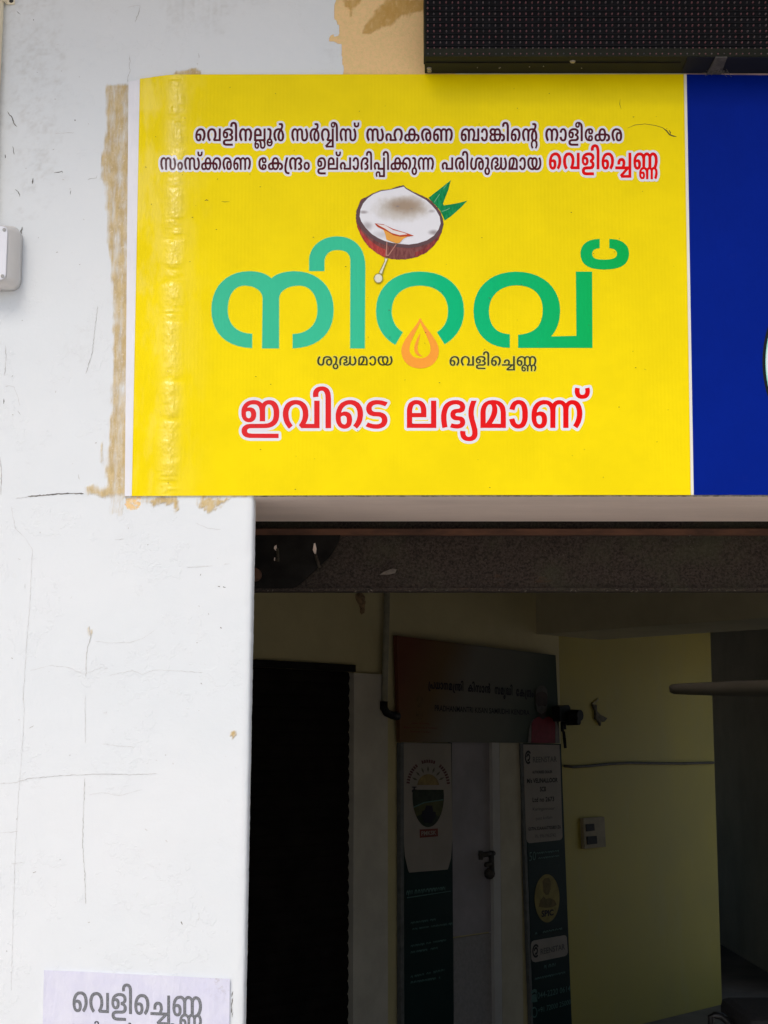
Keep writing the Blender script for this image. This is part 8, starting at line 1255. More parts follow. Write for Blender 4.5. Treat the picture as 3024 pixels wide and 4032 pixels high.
JD = 0.062
bR, bT, bB = on_y(88, 1020, D).x, on_y(60, 905, D).z, on_y(60, 1147, D).z
fR = on_y(28, 1000, D - JD).x
fT, fB = on_y(10, 889, D - JD).z, on_y(10, 1103, D - JD).z
hw0, hh0 = 0.052, (bT - bB) / 2
c0x, c0z = bR - hw0, (bT + bB) / 2
c1x, c1z, hh1 = c0x, (fT + fB) / 2, (fT - fB) / 2
hw1 = fR - c1x
bm = bmesh.new()
loft(bm, [rrect(c0x, c0z, hw0, hh0, 0.022, D - 0.0005), rrect(c0x, c0z, hw0, hh0, 0.022, D - JD * 0.42),
          rrect(c0x, c0z, hw0 * .985, hh0 * .985, 0.022, D - JD * 0.45),
          rrect(c1x, c1z, hw1 + 0.003, hh1 + 0.003, 0.016, D - JD * 0.93), rrect(c1x, c1z, hw1 - .002, hh1 - .002, 0.014, D - JD * 0.95)])
bm_obj("box_body", bm, m_jbox, jb)
bm = bmesh.new()
loft(bm, [rrect(c1x, c1z, hw1 - .0015, hh1 - .0015, 0.014, D - JD * 0.96), rrect(c1x, c1z, hw1, hh1, 0.014, D - JD * 0.985), rrect(c1x, c1z, hw1 - .0025, hh1 - .0025, 0.012, D - JD)])
lid = bm_obj("lid", bm, m_jlid, jb)
m_screwg = plain("grey_screw", (0.36, 0.36, 0.35, 1), 0.5, 0.2, 90)
for sx in (-1, 1):
    for sz in (-1, 1):
        bm = bmesh.new()
        bmesh.ops.create_cone(bm, cap_ends=True, segments=16, radius1=0.0042, radius2=0.0036, depth=0.002,
                              matrix=Matrix.Translation((c1x + sx * (hw1 - 0.0085), D - JD - 0.0009, c1z + sz * (hh1 - 0.0095))) @ Matrix.Rotation(R(90), 4, 'X'))
        bm_obj("screw", bm, m_screwg, lid)

# ================================================================== paper notice on the pillar
NOTE = empty("paper_notice", on_y(520, 4300, D), "lavender paper notice with grey Malayalam lettering glued low on the white pillar", "notice")
m_paper, nt, bs = new_mat("lavender_paper")
f = ramp_n(nt, noise_n(nt, 9, 6, 0.65), 0.3, 0.7)
pc = mix_n(nt, f, (0.66, 0.66, 0.80, 1), (0.73, 0.73, 0.82, 1))
g = nd(nt, "ShaderNodeNewGeometry")
sx = nd(nt, "ShaderNodeSeparateXYZ")
nt.links.new(g.outputs['Position'], sx.inputs[0])
corner = nd(nt, "ShaderNodeMapRange", interpolation_type='SMOOTHSTEP')
corner.inputs[1].default_value = on_y(740, 3900, D).x
corner.inputs[2].default_value = on_y(890, 3900, D).x
nt.links.new(sx.outputs[0], corner.inputs[0])
ch = nd(nt, "ShaderNodeMapRange", interpolation_type='SMOOTHSTEP')
ch.inputs[1].default_value = on_y(800, 3960, D).z
ch.inputs[2].default_value = on_y(800, 3860, D).z
nt.links.new(sx.outputs[2], ch.inputs[0])
st = math_n(nt, 'MULTIPLY', math_n(nt, 'MULTIPLY', corner.outputs[0], ch.outputs[0]), ramp_n(nt, noise_n(nt, 60, 6, 0.75), 0.5, 0.68))
pc = mix_n(nt, math_n(nt, 'MULTIPLY', st, 0.6), pc, (0.36, 0.31, 0.30, 1))
nt.links.new(pc, bs.inputs['Base Color'])
bs.inputs['Roughness'].default_value = 0.7
hh = math_n(nt, 'MULTIPLY', noise_n(nt, 11, 4, 0.55, stretch=(1.6, 1, 0.5)), 0.007)
hh = math_n(nt, 'MULTIPLY_ADD', noise_n(nt, 50, 4, 0.6), 0.0012, hh)
bump_n(nt, hh, 1.0, bs.inputs['Normal'])
PYN = D - 0.0055
tp = [(172, 3821), (178, 3818), (330, 3826), (520, 3836), (700, 3844), (800, 3850), (904, 3853), (904.5, 3860)]
bt = [(158, 4480), (898, 4505)]
sheet("paper_sheet", ([(173, 3820), (330, 3826), (520, 3836), (700, 3844), (800, 3850), (905, 3854)], [(158, 4500), (899, 4525)]), PYN, m_paper, NOTE, 30, thick=0.004)
m_tone, nt, bs = new_mat("grey_toner")
tt = mix_n(nt, ramp_n(nt, noise_n(nt, 900, 2, 0.6), 0.42, 0.58), (0.10, 0.105, 0.115, 1), (0.25, 0.26, 0.28, 1))
nt.links.new(tt, bs.inputs['Base Color'])
bs.inputs['Roughness'].default_value = 0.6
m_toneb = plain("black_toner", (0.035, 0.035, 0.042, 1), 0.6, 0.2, 60)
mpn = lambda k: (lambda x, y: on_y(x, y, PYN - 0.0004 * k))
tt_ = place_flat("title_text", loops_of("notice_title"), mpn(2), m_tone, NOTE, STREET)
place_flat("text_outline", loops_of("notice_title_outline"), mpn(1), m_toneb, tt_, STREET)
place_flat("body_text", loops_of("notice_body"), mpn(1), m_toneb, NOTE, STREET)
# ================================================================== inside the shop
INW = WN                                     # the way the slanting wall faces
mw = lambda off: (lambda x, y: on_w(x, y, off))


def w_slab(name, quad, off, thick, mat, parent):
    return prism(name, [on_w(x, y, off + thick) for x, y in quad], -WN * thick, mat, parent)


# black roller shutter
m_slat = plain("black_shutter_slats", (0.010, 0.008, 0.007, 1), 0.9, 0.3, 8, spec=0.05)
ta, tb = wall_t(1367), 6.2
zs_ = on_w(1367, 2645, 0.01).z
rs = empty("roller_shutter", w_pt((ta + tb) / 2, FLOORZ, 0.01), "closed black slatted roller shutter on the inner wall behind the white pillar", "shutter")
bm = bmesh.new()
prof = []
nsl = 34
for k in range(nsl):
    z0 = FLOORZ + (zs_ - FLOORZ) * k / nsl
    dz = (zs_ - FLOORZ) / nsl
    for u, o in ((0.0, 0.006), (0.12, 0.010), (0.5, 0.014), (0.88, 0.010)):
        prof.append((z0 + dz * u, o))
prof.append((zs_, 0.004))
A = [bm.verts.new(w_pt(ta, z, o)) for z, o in prof]
B = [bm.verts.new(w_pt(tb, z, o)) for z, o in prof]
A2, B2 = [[bm.verts.new(w_pt(t, z, 0.001)) for z in (prof[0][0], prof[-1][0])] for t in (ta, tb)]
fs = [bm.faces.new((A[i], A[i + 1], B[i + 1], B[i])) for i in range(len(A) - 1)]
fs.append(bm.faces.new([A2[0]] + A[:] + [A2[1]]))
fs.append(bm.faces.new(([B2[0]] + B[:] + [B2[1]])[::-1]))
bmesh.ops.recalc_face_normals(bm, faces=fs)
bm_obj("slat_curtain", bm, m_slat, rs)
bm = bmesh.new()
add_prism(bm, [w_pt(ta - 0.03, zs_ + 0.001, 0.001), w_pt(tb, zs_ + 0.001, 0.001), w_pt(tb, zs_ + 0.03, 0.001), w_pt(ta - 0.03, zs_ + 0.03, 0.001)], WN * 0.02)
bm_obj("head_strip", bm, m_black, rs)

# white door between the boards
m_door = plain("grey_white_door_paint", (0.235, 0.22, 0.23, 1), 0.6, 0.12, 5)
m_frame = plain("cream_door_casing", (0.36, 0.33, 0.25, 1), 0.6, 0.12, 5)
m_bar = plain("iron_bolt", (0.05, 0.045, 0.04, 1), 0.5, 0.3, 60)
door = empty("inner_door", on_w(1870, 4400, 0.0), "dim grey door with a sliding bolt between two tall printed boards", "door")


def col_slab(name, xa_, xb2, ytop, ybot, off, th, mat, par):
    """upright slab on the slanting wall between two columns of the photograph"""
    t0, t1 = (INB - on_w(xa_, 2930, off + th)).dot(WD), (INB - on_w(xb2, 2930, off + th)).dot(WD)
    z0, z1 = ybot, on_w((xa_ + xb2) / 2, ytop, off + th).z
    bm = bmesh.new()
    add_prism(bm, [w_pt(t0, z0, off), w_pt(t1, z0, off), w_pt(t1, z1, off), w_pt(t0, z1, off)], WN * th)
    return bm_obj(name, bm, mat, par)


z_mid = on_w(1870, 3680, 0.012).z
t0, t1 = wall_t(1772), wall_t(1937)
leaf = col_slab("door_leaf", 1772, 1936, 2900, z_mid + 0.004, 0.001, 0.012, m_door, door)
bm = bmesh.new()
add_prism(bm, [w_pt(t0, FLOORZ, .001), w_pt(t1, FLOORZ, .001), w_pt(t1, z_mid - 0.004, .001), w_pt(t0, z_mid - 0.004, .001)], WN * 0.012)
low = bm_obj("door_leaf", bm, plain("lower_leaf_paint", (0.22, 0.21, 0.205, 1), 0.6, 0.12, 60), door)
col_slab("door_frame", 1938, 1966, 2900, FLOORZ, 0.001, 0.030, plain("pale_frame_paint", (0.37, 0.36, 0.34, 1), 0.6, 0.1, 5), door)
col_slab("door_casing", 1967, 2047, 2900, FLOORZ, 0.001, 0.018, m_frame, door)
bm = bmesh.new()
add_tube(bm, [on_w(1890, 3366, 0.03), on_w(1945, 3360, 0.03)], 0.011, 8)
add_tube(bm, [on_w(1893, 3350, 0.03), on_w(1893, 3385, 0.03)], 0.010, 8)
add_tube(bm, [on_w(1935, 3350, 0.03), on_w(1938, 3450, 0.03)], 0.012, 8)
add_tube(bm, [on_w(1912, 3405, 0.03), on_w(1938, 3400, 0.03)], 0.010, 8)
bmesh.ops.create_icosphere(bm, subdivisions=2, radius=0.026, matrix=Matrix.Translation(on_w(1928, 3440, 0.035)))
bm_obj("bolt", bm, m_bar, door)

# poster over the door
post = empty("poster_board", on_w(1890, 2918, 0.02), "orange white and green printed poster board with dark lettering above the inner door", "poster")
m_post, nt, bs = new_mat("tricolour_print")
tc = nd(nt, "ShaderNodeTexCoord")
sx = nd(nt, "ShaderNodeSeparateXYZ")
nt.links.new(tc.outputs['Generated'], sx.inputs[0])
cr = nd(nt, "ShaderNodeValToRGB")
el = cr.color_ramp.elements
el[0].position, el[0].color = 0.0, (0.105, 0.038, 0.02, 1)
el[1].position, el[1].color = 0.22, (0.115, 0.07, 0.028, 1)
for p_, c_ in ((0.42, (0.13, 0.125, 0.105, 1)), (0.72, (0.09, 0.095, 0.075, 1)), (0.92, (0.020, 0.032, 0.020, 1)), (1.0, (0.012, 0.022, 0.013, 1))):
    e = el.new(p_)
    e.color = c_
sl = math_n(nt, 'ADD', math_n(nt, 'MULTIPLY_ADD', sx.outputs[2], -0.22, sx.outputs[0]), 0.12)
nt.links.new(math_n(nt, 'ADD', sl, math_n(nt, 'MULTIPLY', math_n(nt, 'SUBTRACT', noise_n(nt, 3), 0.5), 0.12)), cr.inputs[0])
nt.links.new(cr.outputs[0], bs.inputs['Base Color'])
bs.inputs['Roughness'].default_value = 0.5
POFF = 0.045
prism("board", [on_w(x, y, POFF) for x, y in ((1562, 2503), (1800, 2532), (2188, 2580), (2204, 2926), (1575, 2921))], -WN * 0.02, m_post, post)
m_pink = plain("dark_print", (0.012, 0.010, 0.018, 1), 0.5, 0.2, 40)
place_flat("headline_text", loops_of("poster_headline"), mw(POFF + .002), m_pink, post, WN)
latin_loops_mesh("PRADHANMANTRI KISAN SAMRIDHI KENDRA", ((1712, 2776), (2085, 2796), (2085, 2816), (1712, 2800)), mw(POFF + .002), m_pink, post, "subtitle_text", WN, 0.01)
m_redp = plain("dull_red_print", (0.13, 0.030, 0.022, 1), 0.5, 0.2, 40)
for q in (("Govt. of Kerala", ((1622, 2843), (1690, 2845), (1690, 2853), (1622, 2851))), ("Ministry of Chemicals & Fertilizers", ((1590, 2860), (1722, 2863), (1722, 2872), (1590, 2869))),
          ("Department of Fertilizers", ((1616, 2876), (1696, 2879), (1696, 2888), (1616, 2885)))):
    latin_loops_mesh(q[0], q[1], mw(POFF + .002), m_redp, post, "small_text", WN, 0.01)
# pillar emblem: capital, abacus and base
em = [[(1640, 2752), (1646, 2742), (1654, 2738), (1662, 2743), (1666, 2753), (1665, 2775), (1660, 2786), (1645, 2785), (1640, 2774)],
      [(1636, 2798), (1668, 2800), (1666, 2822), (1638, 2820)], [(1643, 2826), (1662, 2827), (1661, 2831), (1644, 2830)]]
place_flat("state_emblem", [np.array(e, float) for e in em], mw(POFF + .002), plain("brown_print", (0.10, 0.06, 0.025, 1), .5, .2, 40), post, WN)
# figure printed at the right: pale sleeves, red waistcoat, dark head with pale hair
vest = [(2092, 2925), (2094, 2850), (2102, 2832), (2120, 2822), (2140, 2830), (2160, 2820), (2178, 2832), (2186, 2850), (2186, 2926)]
slee = [[(2078, 2925), (2084, 2870), (2094, 2838), (2104, 2828), (2092, 2850), (2091, 2925)], [(2187, 2926), (2187, 2850), (2180, 2832), (2192, 2840), (2200, 2870), (2203, 2926)]]
fig = place_flat("printed_figure", [np.array(vest, float)], mw(POFF + .003), plain("red_waistcoat_print", (0.14, 0.010, 0.018, 1), .5, .2, 40), post, WN)
m_slv = plain("sleeve_print", (0.12, 0.11, 0.10, 1), .5, .2, 40)
for e in slee:
    place_flat("sleeve", [np.array(e, float)], mw(POFF + .003), m_slv, fig, WN)
hd = np.array([(2132 + 24 * math.cos(t), 2752 + 40 * math.sin(t)) for t in np.linspace(0, 2 * math.pi, 25)[:-1]])
place_flat("neck", [np.array([(2120, 2780), (2145, 2780), (2150, 2822), (2138, 2834), (2122, 2822)], float)], mw(POFF + .0035), plain("neck_print", (0.03, 0.022, 0.018, 1), .5, .2, 40), fig, WN)
place_flat("head", [hd], mw(POFF + .004), plain("face_print", (0.040, 0.026, 0.020, 1), .5, .35, 25), fig, WN)
hr = np.array([(2108, 2740), (2110, 2716), (2124, 2700), (2142, 2700), (2154, 2716), (2157, 2742), (2150, 2728), (2134, 2722), (2116, 2728)], float)
br_ = np.array([(2110, 2765), (2120, 2782), (2134, 2778), (2150, 2782), (2156, 2765), (2152, 2800), (2132, 2812), (2114, 2800)], float)
place_flat("hair", [hr, br_], mw(POFF + .0045), plain("hair_print", (0.065, 0.060, 0.052, 1), .5, .2, 40), fig, WN)

# tall printed boards either side of the door
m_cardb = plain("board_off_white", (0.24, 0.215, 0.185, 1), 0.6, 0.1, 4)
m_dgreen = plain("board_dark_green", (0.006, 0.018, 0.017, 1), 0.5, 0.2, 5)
m_mint = plain("board_mint_print", (0.065, 0.13, 0.115, 1), 0.5, 0.2, 30)
m_boardedge = plain("board_edge_grey", (0.10, 0.105, 0.10, 1), 0.5, 0.2, 30)
b1 = empty("display_panel", on_w(1690, 4420, 0.03), "tall printed board with an oval farm picture, between the black shutter and inner door", "printed board", "printed boards beside the inner door")
BO = 0.03
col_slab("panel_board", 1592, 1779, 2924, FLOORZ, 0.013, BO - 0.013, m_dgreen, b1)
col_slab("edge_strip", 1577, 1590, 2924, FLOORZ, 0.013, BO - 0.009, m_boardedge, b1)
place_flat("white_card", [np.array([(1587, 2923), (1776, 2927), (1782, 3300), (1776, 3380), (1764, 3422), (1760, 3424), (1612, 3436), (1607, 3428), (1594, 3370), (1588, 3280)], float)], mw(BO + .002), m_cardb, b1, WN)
ov = [np.array([(1686 + 62 * math.cos(t), 3135 + 122 * math.sin(t) - 0 * t) for t in np.linspace(R(-12), R(192), 40)])]
place_flat("oval_picture", ov, mw(BO + .003), plain("field_print", (0.022, 0.030, 0.018, 1), .5, .4, 18), b1, WN)
place_flat("field_band", [np.array([(1628, 3180), (1660, 3163), (1700, 3154), (1744, 3150), (1742, 3190), (1730, 3215), (1700, 3200), (1660, 3205), (1640, 3215)], float)], mw(BO + .004), plain("field_olive", (0.060, 0.062, 0.022, 1), .5, .3, 18), b1, WN)
place_flat("picture_ridge", [np.array([(1628, 3176), (1670, 3158), (1745, 3147), (1745, 3151), (1672, 3162), (1629, 3181)], float)], mw(BO + .005), m_mint, b1, WN)
place_flat("tractor", [np.array([(1660, 3215), (1662, 3195), (1672, 3190), (1678, 3172), (1702, 3172), (1706, 3195), (1716, 3198), (1716, 3215), (1700, 3240), (1672, 3240)], float)], mw(BO + .005), m_pink, b1, WN)
place_flat("sun_dome", [np.array([(1686 + 44 * math.cos(t), 3100 + 52 * math.sin(t)) for t in np.linspace(R(190), R(350), 20)])], mw(BO + .003), plain("wheat_print", (0.20, 0.145, 0.055, 1), .5, .3, 30), b1, WN)
lv = []
for k in range(7):
    a = R(205 + k * 21.5)
    c = np.array((1686 + 58 * math.cos(a), 3095 + 66 * math.sin(a)))
    u = np.array((math.cos(a), math.sin(a)))
    w_ = np.array((-u[1], u[0]))
    lv.append(np.array([c - u * 12, c + w_ * 4, c + u * 13, c - w_ * 4]))
place_flat("wheat_rays", lv, mw(BO + .003), plain("ray_print", (0.085, 0.085, 0.055, 1), .5, .3, 30), b1, WN)
place_flat("pump_picture", [np.array([(1622, 3097), (1640, 3097), (1640, 3101), (1634, 3102), (1634, 3108), (1642, 3109), (1642, 3115), (1632, 3117), (1622, 3120), (1622, 3110), (1628, 3108), (1628, 3102), (1622, 3101)], float)], mw(BO + .003), m_pink, b1, WN)
# words bent round the oval
arc = []
for k in range(26):
    a = R(188 + k * 6.6)
    if k in (8, 9, 16, 17):
        continue
    c = np.array((1686 + 80 * math.cos(a), 3095 + 98 * math.sin(a)))
    u = np.array((math.cos(a), math.sin(a)))
    w_ = np.array((-u[1], u[0]))
    arc.append(np.array([c - u * 7 - w_ * 3.6, c - u * 6 + w_ * 3.8, c + u * 5 + w_ * 3.8, c + u * 7 - w_ * 3.4]))
    # letters are open bows
place_flat("curved_text", arc, mw(BO + .003), plain("curved_print", (0.085, 0.035, 0.035, 1), .5, .3, 30), b1, WN)
sg = place_flat("red_badge", [np.array([(1652, 3266), (1724, 3262), (1725, 3293), (1653, 3299)], float)], mw(BO + .003), m_redp, b1, WN)
latin_loops_mesh("PMKSK", ((1659, 3273), (1718, 3270), (1718, 3286), (1659, 3291)), mw(BO + .004), m_cardb, sg, "badge_text", WN, 0.03)
MINTS = [((1600, 3506), (1752, 3490), (1752, 3507), (1600, 3530), 13), ((1617, 3630), (1714, 3616), (1714, 3626), (1617, 3641), 9), ((1617, 3656), (1780, 3632), (1780, 3643), (1617, 3665), 14),
         ((1617, 3721), (1757, 3697), (1757, 3708), (1617, 3732), 12), ((1617, 3746), (1722, 3728), (1722, 3738), (1617, 3757), 9),
         ((1617, 3842), (1750, 3814), (1750, 3826), (1617, 3854), 11), ((1617, 3864), (1732, 3845), (1732, 3856), (1617, 3876), 10)]
GLY = ["labhyamanu"]


def word_strip(name, quad, n, mapper, mat, par, seed):
    """a line of small rounded letters fitted into a photograph quad"""
    rr = random.Random(seed)
    tl, tr, br, bl = [np.array(q, float) for q in quad]
    L = []
    u = 0.0
    while u < 1:
        w_ = rr.uniform(0.6, 1.15) / n
        if rr.random() < 0.12:
            u += w_ * 0.6
            continue
        e = min(1, u + w_ * 0.84)
        f_ = lambda a, b: (tl * (1 - a) + tr * a) * (1 - b) + (bl * (1 - a) + br * a) * b
        outer = [f_(u + (e - u) * (0.5 - 0.5 * math.cos(t)), 0.5 - 0.5 * math.sin(t)) for t in np.linspace(-0.6, math.pi + 0.6, 9)]
        inner = [f_(u + (e - u) * (0.5 - 0.22 * math.cos(t)), 0.55 - 0.25 * math.sin(t)) for t in np.linspace(math.pi + 0.6, -0.6, 9)]
        L.append(np.array(outer + inner))
        if rr.random() < 0.5:
            L.append(np.array([f_(e, 0.0), f_(e + w_ * .13, 0.0), f_(e + w_ * .13, 1.0), f_(e, 1.0)]))
        u += w_
    return place_flat(name, L, mapper, mat, par, WN)


for i, (a, b, c_, d2, n_) in enumerate(MINTS):
    word_strip("green_text", (a, b, c_, d2), n_, mw(BO + .002), m_mint, b1, 40 + i)
place_flat("text_underline", [np.array([(1602, 3533), (1776, 3507), (1776, 3510), (1602, 3537)], float)], mw(BO + .002), m_mint, b1, WN)

b2 = empty("display_panel", on_w(2150, 4420, 0.03), "tall dark green printed board with a yellow oval, between inner door and switch board", "printed board", "printed boards beside the inner door")
qa = lambda: None
bm = bmesh.new()
tl, tr, bl_, br2 = (2062, 2926), (2209, 2929), (2108, 4200), (2258, 4200)
add_prism(bm, [on_w(*tl, BO), on_w(*tr, BO), on_w(*br2, BO), on_w(*bl_, BO)], -WN * 0.016)
bm_obj("panel_board", bm, m_dgreen, b2)
bm = bmesh.new()
add_prism(bm, [on_w(2050, 2926, BO), on_w(2060, 2926, BO), on_w(2106, 4200, BO), on_w(2096, 4200, BO)], -WN * 0.016)
bm_obj("edge_strip", bm, m_boardedge, b2)
place_flat("white_card", [np.array([(2060, 2931), (2203, 2933), (2207, 3020), (2215, 3295), (2211, 3304), (2203, 3308), (2084, 3320), (2076, 3315), (2072, 3302), (2065, 3100)], float)], mw(BO + .002), m_cardb, b2, WN)
m_ink2 = plain("card_black_print", (0.020, 0.022, 0.020, 1), .5, .2, 40)
m_ink3 = plain("card_grey_print", (0.085, 0.085, 0.078, 1), .5, .2, 40)
TXT = [("REENSTAR", ((2098, 2980), (2192, 2978), (2193, 3000), (2099, 3003)), m_ink3, .01), ("AUTHORISED DEALER", ((2096, 3035), (2174, 3033), (2174, 3044), (2096, 3046)), m_ink2, .03),
       ("M/s VELINALLOOR", ((2075, 3066), (2196, 3062), (2196, 3080), (2075, 3084)), m_ink2, .03), ("SCB", ((2126, 3098), (2150, 3097), (2150, 3116), (2126, 3117)), m_ink2, .03),
       ("Ltd no 2673", ((2097, 3140), (2182, 3136), (2182, 3155), (2097, 3159)), m_ink2, .02), ("Karingannoor", ((2098, 3180), (2184, 3176), (2184, 3192), (2098, 3196)), m_ink3, .01),
       ("post kollam", ((2110, 3217), (2175, 3211), (2175, 3226), (2110, 3234)), m_ink3, .0), ("GSTIN.32AAAAT7058D1Z6", ((2080, 3258), (2208, 3249), (2208, 3262), (2080, 3271)), m_ink2, .02),
       ("Ph. 9961962742", ((2107, 3287), (2188, 3281), (2188, 3294), (2107, 3300)), m_ink3, .0)]
for t_, q, m_, b_ in TXT:
    latin_loops_mesh(t_, q, mw(BO + .003), m_, b2, "card_text", WN, b_)


def g_mark(cx, cy, rx, ry, sk=0.0):
    """round letter with an inward curl that opens the logo"""
    def arc_(r0, r1, a0, a1, n=22):
        o = [(cx + rx * r0 * math.cos(R(a)), cy + ry * r0 * math.sin(R(a)) + sk * rx * r0 * math.cos(R(a))) for a in np.linspace(a0, a1, n)]
        i_ = [(cx + rx * r1 * math.cos(R(a)), cy + ry * r1 * math.sin(R(a)) + sk * rx * r1 * math.cos(R(a))) for a in np.linspace(a1, a0, n)]
        return np.array(o + i_)
    return [arc_(1, .68, -40, -330 + 20), arc_(.58, .26, -180, 120)]


place_flat("logo_mark", g_mark(2080, 2982, 13, 27), mw(BO + .003), m_ink2, b2, WN)
word_strip("green_text", ((2112, 3356), (2200, 3346), (2200, 3356), (2112, 3366)), 9, mw(BO + .002), m_mint, b2, 61)
word_strip("green_text", ((2120, 3376), (2202, 3366), (2202, 3374), (2120, 3385)), 9, mw(BO + .002), m_mint, b2, 62)
latin_loops_mesh("50", ((2084, 3356), (2110, 3352), (2110, 3386), (2084, 3391)), mw(BO + .002), m_mint, b2, "green_text", WN, 0.0)
ovy = place_flat("yellow_oval", [np.array([(2154 + 49 * math.cos(t), 3537 + 95 * math.sin(t) + 0) for t in np.linspace(0, 2 * math.pi, 41)[:-1]])], mw(BO + .002), plain("oval_yellow_print", (0.20, 0.16, 0.045, 1), .5, .2, 20), b2, WN)
gm_ = [[(2136, 3470), (2146, 3458), (2160, 3456), (2168, 3470), (2168, 3500), (2160, 3522), (2150, 3524), (2140, 3512)],
       [(2122, 3570), (2128, 3545), (2140, 3530), (2150, 3540), (2166, 3536), (2184, 3545), (2192, 3562), (2176, 3572), (2150, 3575)]]
place_flat("oval_figure", [np.array(e, float) for e in gm_], mw(BO + .003), plain("oval_brown_print", (0.10, 0.075, 0.022, 1), .5, .3, 40), ovy, WN)
latin_loops_mesh("SPIC", ((2132, 3585), (2180, 3580), (2180, 3604), (2132, 3612)), mw(BO + .003), m_pink, ovy, "oval_text", WN, 0.04)
word_strip("green_text", ((2106, 3672), (2212, 3652), (2212, 3662), (2106, 3684)), 8, mw(BO + .002), m_mint, b2, 63)
cd = place_flat("logo_card", [np.array([(2091, 3720), (2094, 3708), (2102, 3703), (2218, 3683), (2228, 3684), (2232, 3692), (2236, 3750), (2232, 3760), (2224, 3765), (2108, 3789), (2098, 3786), (2092, 3776)], float)], mw(BO + .002), m_cardb, b2, WN)
place_flat("logo_mark", g_mark(2110, 3744, 14, 27, -0.12), mw(BO + .003), m_ink2, cd, WN)
latin_loops_mesh("REENSTAR", ((2128, 3736), (2224, 3716), (2225, 3738), (2129, 3760)), mw(BO + .003), m_ink3, cd, "card_text", WN, .02)
word_strip("green_text", ((2142, 3800), (2188, 3790), (2188, 3808), (2142, 3818)), 4, mw(BO + .002), m_mint, b2, 64)
word_strip("green_text", ((2106, 3850), (2226, 3824), (2226, 3834), (2106, 3862)), 11, mw(BO + .002), m_mint, b2, 65)
latin_loops_mesh("044-2220 0614", ((2116, 3908), (2246, 3880), (2246, 3902), (2116, 3934)), mw(BO + .002), m_mint, b2, "phone_text", WN, .01)
latin_loops_mesh("+91 72000 25000", ((2118, 3968), (2248, 3934), (2248, 3954), (2118, 3990)), mw(BO + .002), m_mint, b2, "phone_text", WN, .01)
tel = [[(2090, 3912), (2094, 3900), (2104, 3894), (2112, 3896), (2116, 3906), (2112, 3912), (2104, 3906), (2096, 3912)], [(2094, 3918), (2112, 3912), (2116, 3944), (2092, 3948)]]
place_flat("telephone_mark", [np.array(e, float) for e in tel], mw(BO + .002), m_mint, b2, WN)
place_flat("ring_mark", [np.array([(2104 + r_ * 12 * math.cos(t), 3986 + r_ * 22 * math.sin(t)) for t in np.linspace(0, 2 * math.pi, 25)[:-1]]) for r_ in (1, .72)], mw(BO + .002), m_mint, b2, WN)

# dark fixture beside the poster
fx = empty("wall_fixture", on_w(2230, 2800, 0.05), "small black wall fixture with two round ends beside the poster board", "fixture")
m_fx = plain("black_plastic", (0.012, 0.012, 0.012, 1), 0.5, 0.3, 30)
prism("fixture_body", [on_w(x, y, 0.09) for x, y in ((2203, 2783), (2240, 2776), (2246, 2786), (2246, 2836), (2236, 2842), (2206, 2840))], -WN * 0.085, m_fx, fx)
for (x, y, r_) in ((2262, 2817, 0.030), (2257, 2842, 0.018)):
    bm = bmesh.new()
    bmesh.ops.create_cone(bm, cap_ends=True, segments=20, radius1=r_, radius2=r_ * .9, depth=0.07,
                          matrix=Matrix.Translation(on_w(x, y, 0.1)) @ WN.to_track_quat('Z', 'Y').to_matrix().to_4x4())
    bm_obj("round_end", bm, m_fx, fx, False)
bm = bmesh.new()
for a, b in (((2212, 2842), (2215, 2880)), ((2222, 2842), (2224, 2872)), ((2222, 2905), (2226, 2945)), ((2219, 2880), (2222, 2905))):
    add_tube(bm, [on_w(*a, 0.05), on_w(*b, 0.05)], 0.008, 6)
bm_obj("hanging_cord", bm, m_fx, fx)

# switch board
m_sw = plain("switch_plate_grey", (0.22, 0.185, 0.12, 1), 0.5, 0.12, 20)
swb = empty("switch_board", on_w(2340, 3342, 0.0), "square pale switch board with two dark sockets on the yellow green inner wall", "switch board")
w_slab("plate", [(2297, 3222), (2380, 3216), (2386, 3334), (2302, 3342)], 0.001, 0.02, m_sw, swb)
w_slab("socket", [(2308, 3246), (2340, 3243), (2342, 3270), (2310, 3274)], 0.0215, 0.004, m_fx, swb)
w_slab("socket", [(2312, 3294), (2350, 3291), (2352, 3322), (2314, 3326)], 0.0215, 0.004, m_fx, swb)

# wire along the wall and patch of broken plaster
m_wire = plain("dusty_grey_wire", (0.055, 0.05, 0.035, 1), 0.7, 0.3, 30)
wr = tube("wall_wire", [on_w(x, y, 0.012) for x, y in ((2222, 3016), (2260, 3020), (2320, 3016), (2400, 3008), (2480, 3004), (2600, 3006), (2700, 3006), (2810, 3003))], 0.007, m_wire, None, 8)
tag(wr, "thin dark wire strung level across the yellow green inner wall", "wire")
pa = empty("plaster_patch", on_w(2360, 2830, 0.0), "torn patch of broken plaster high on the yellow green inner wall", "plaster patch")
w_slab("broken_edge", [(2336, 2776), (2350, 2774), (2352, 2800), (2366, 2815), (2392, 2828), (2380, 2842), (2368, 2838), (2366, 2858), (2358, 2842), (2346, 2830), (2346, 2800)], 0.001, 0.012, plain("torn_plaster", (0.10, 0.085, 0.055, 1), .9, .4, 60), pa)
w_slab("loose_flake", [(2332, 2770), (2356, 2750), (2358, 2756), (2338, 2776)], 0.001, 0.006, plain("flake_paint", (0.25, 0.22, 0.12, 1), .9, .3, 60), pa)

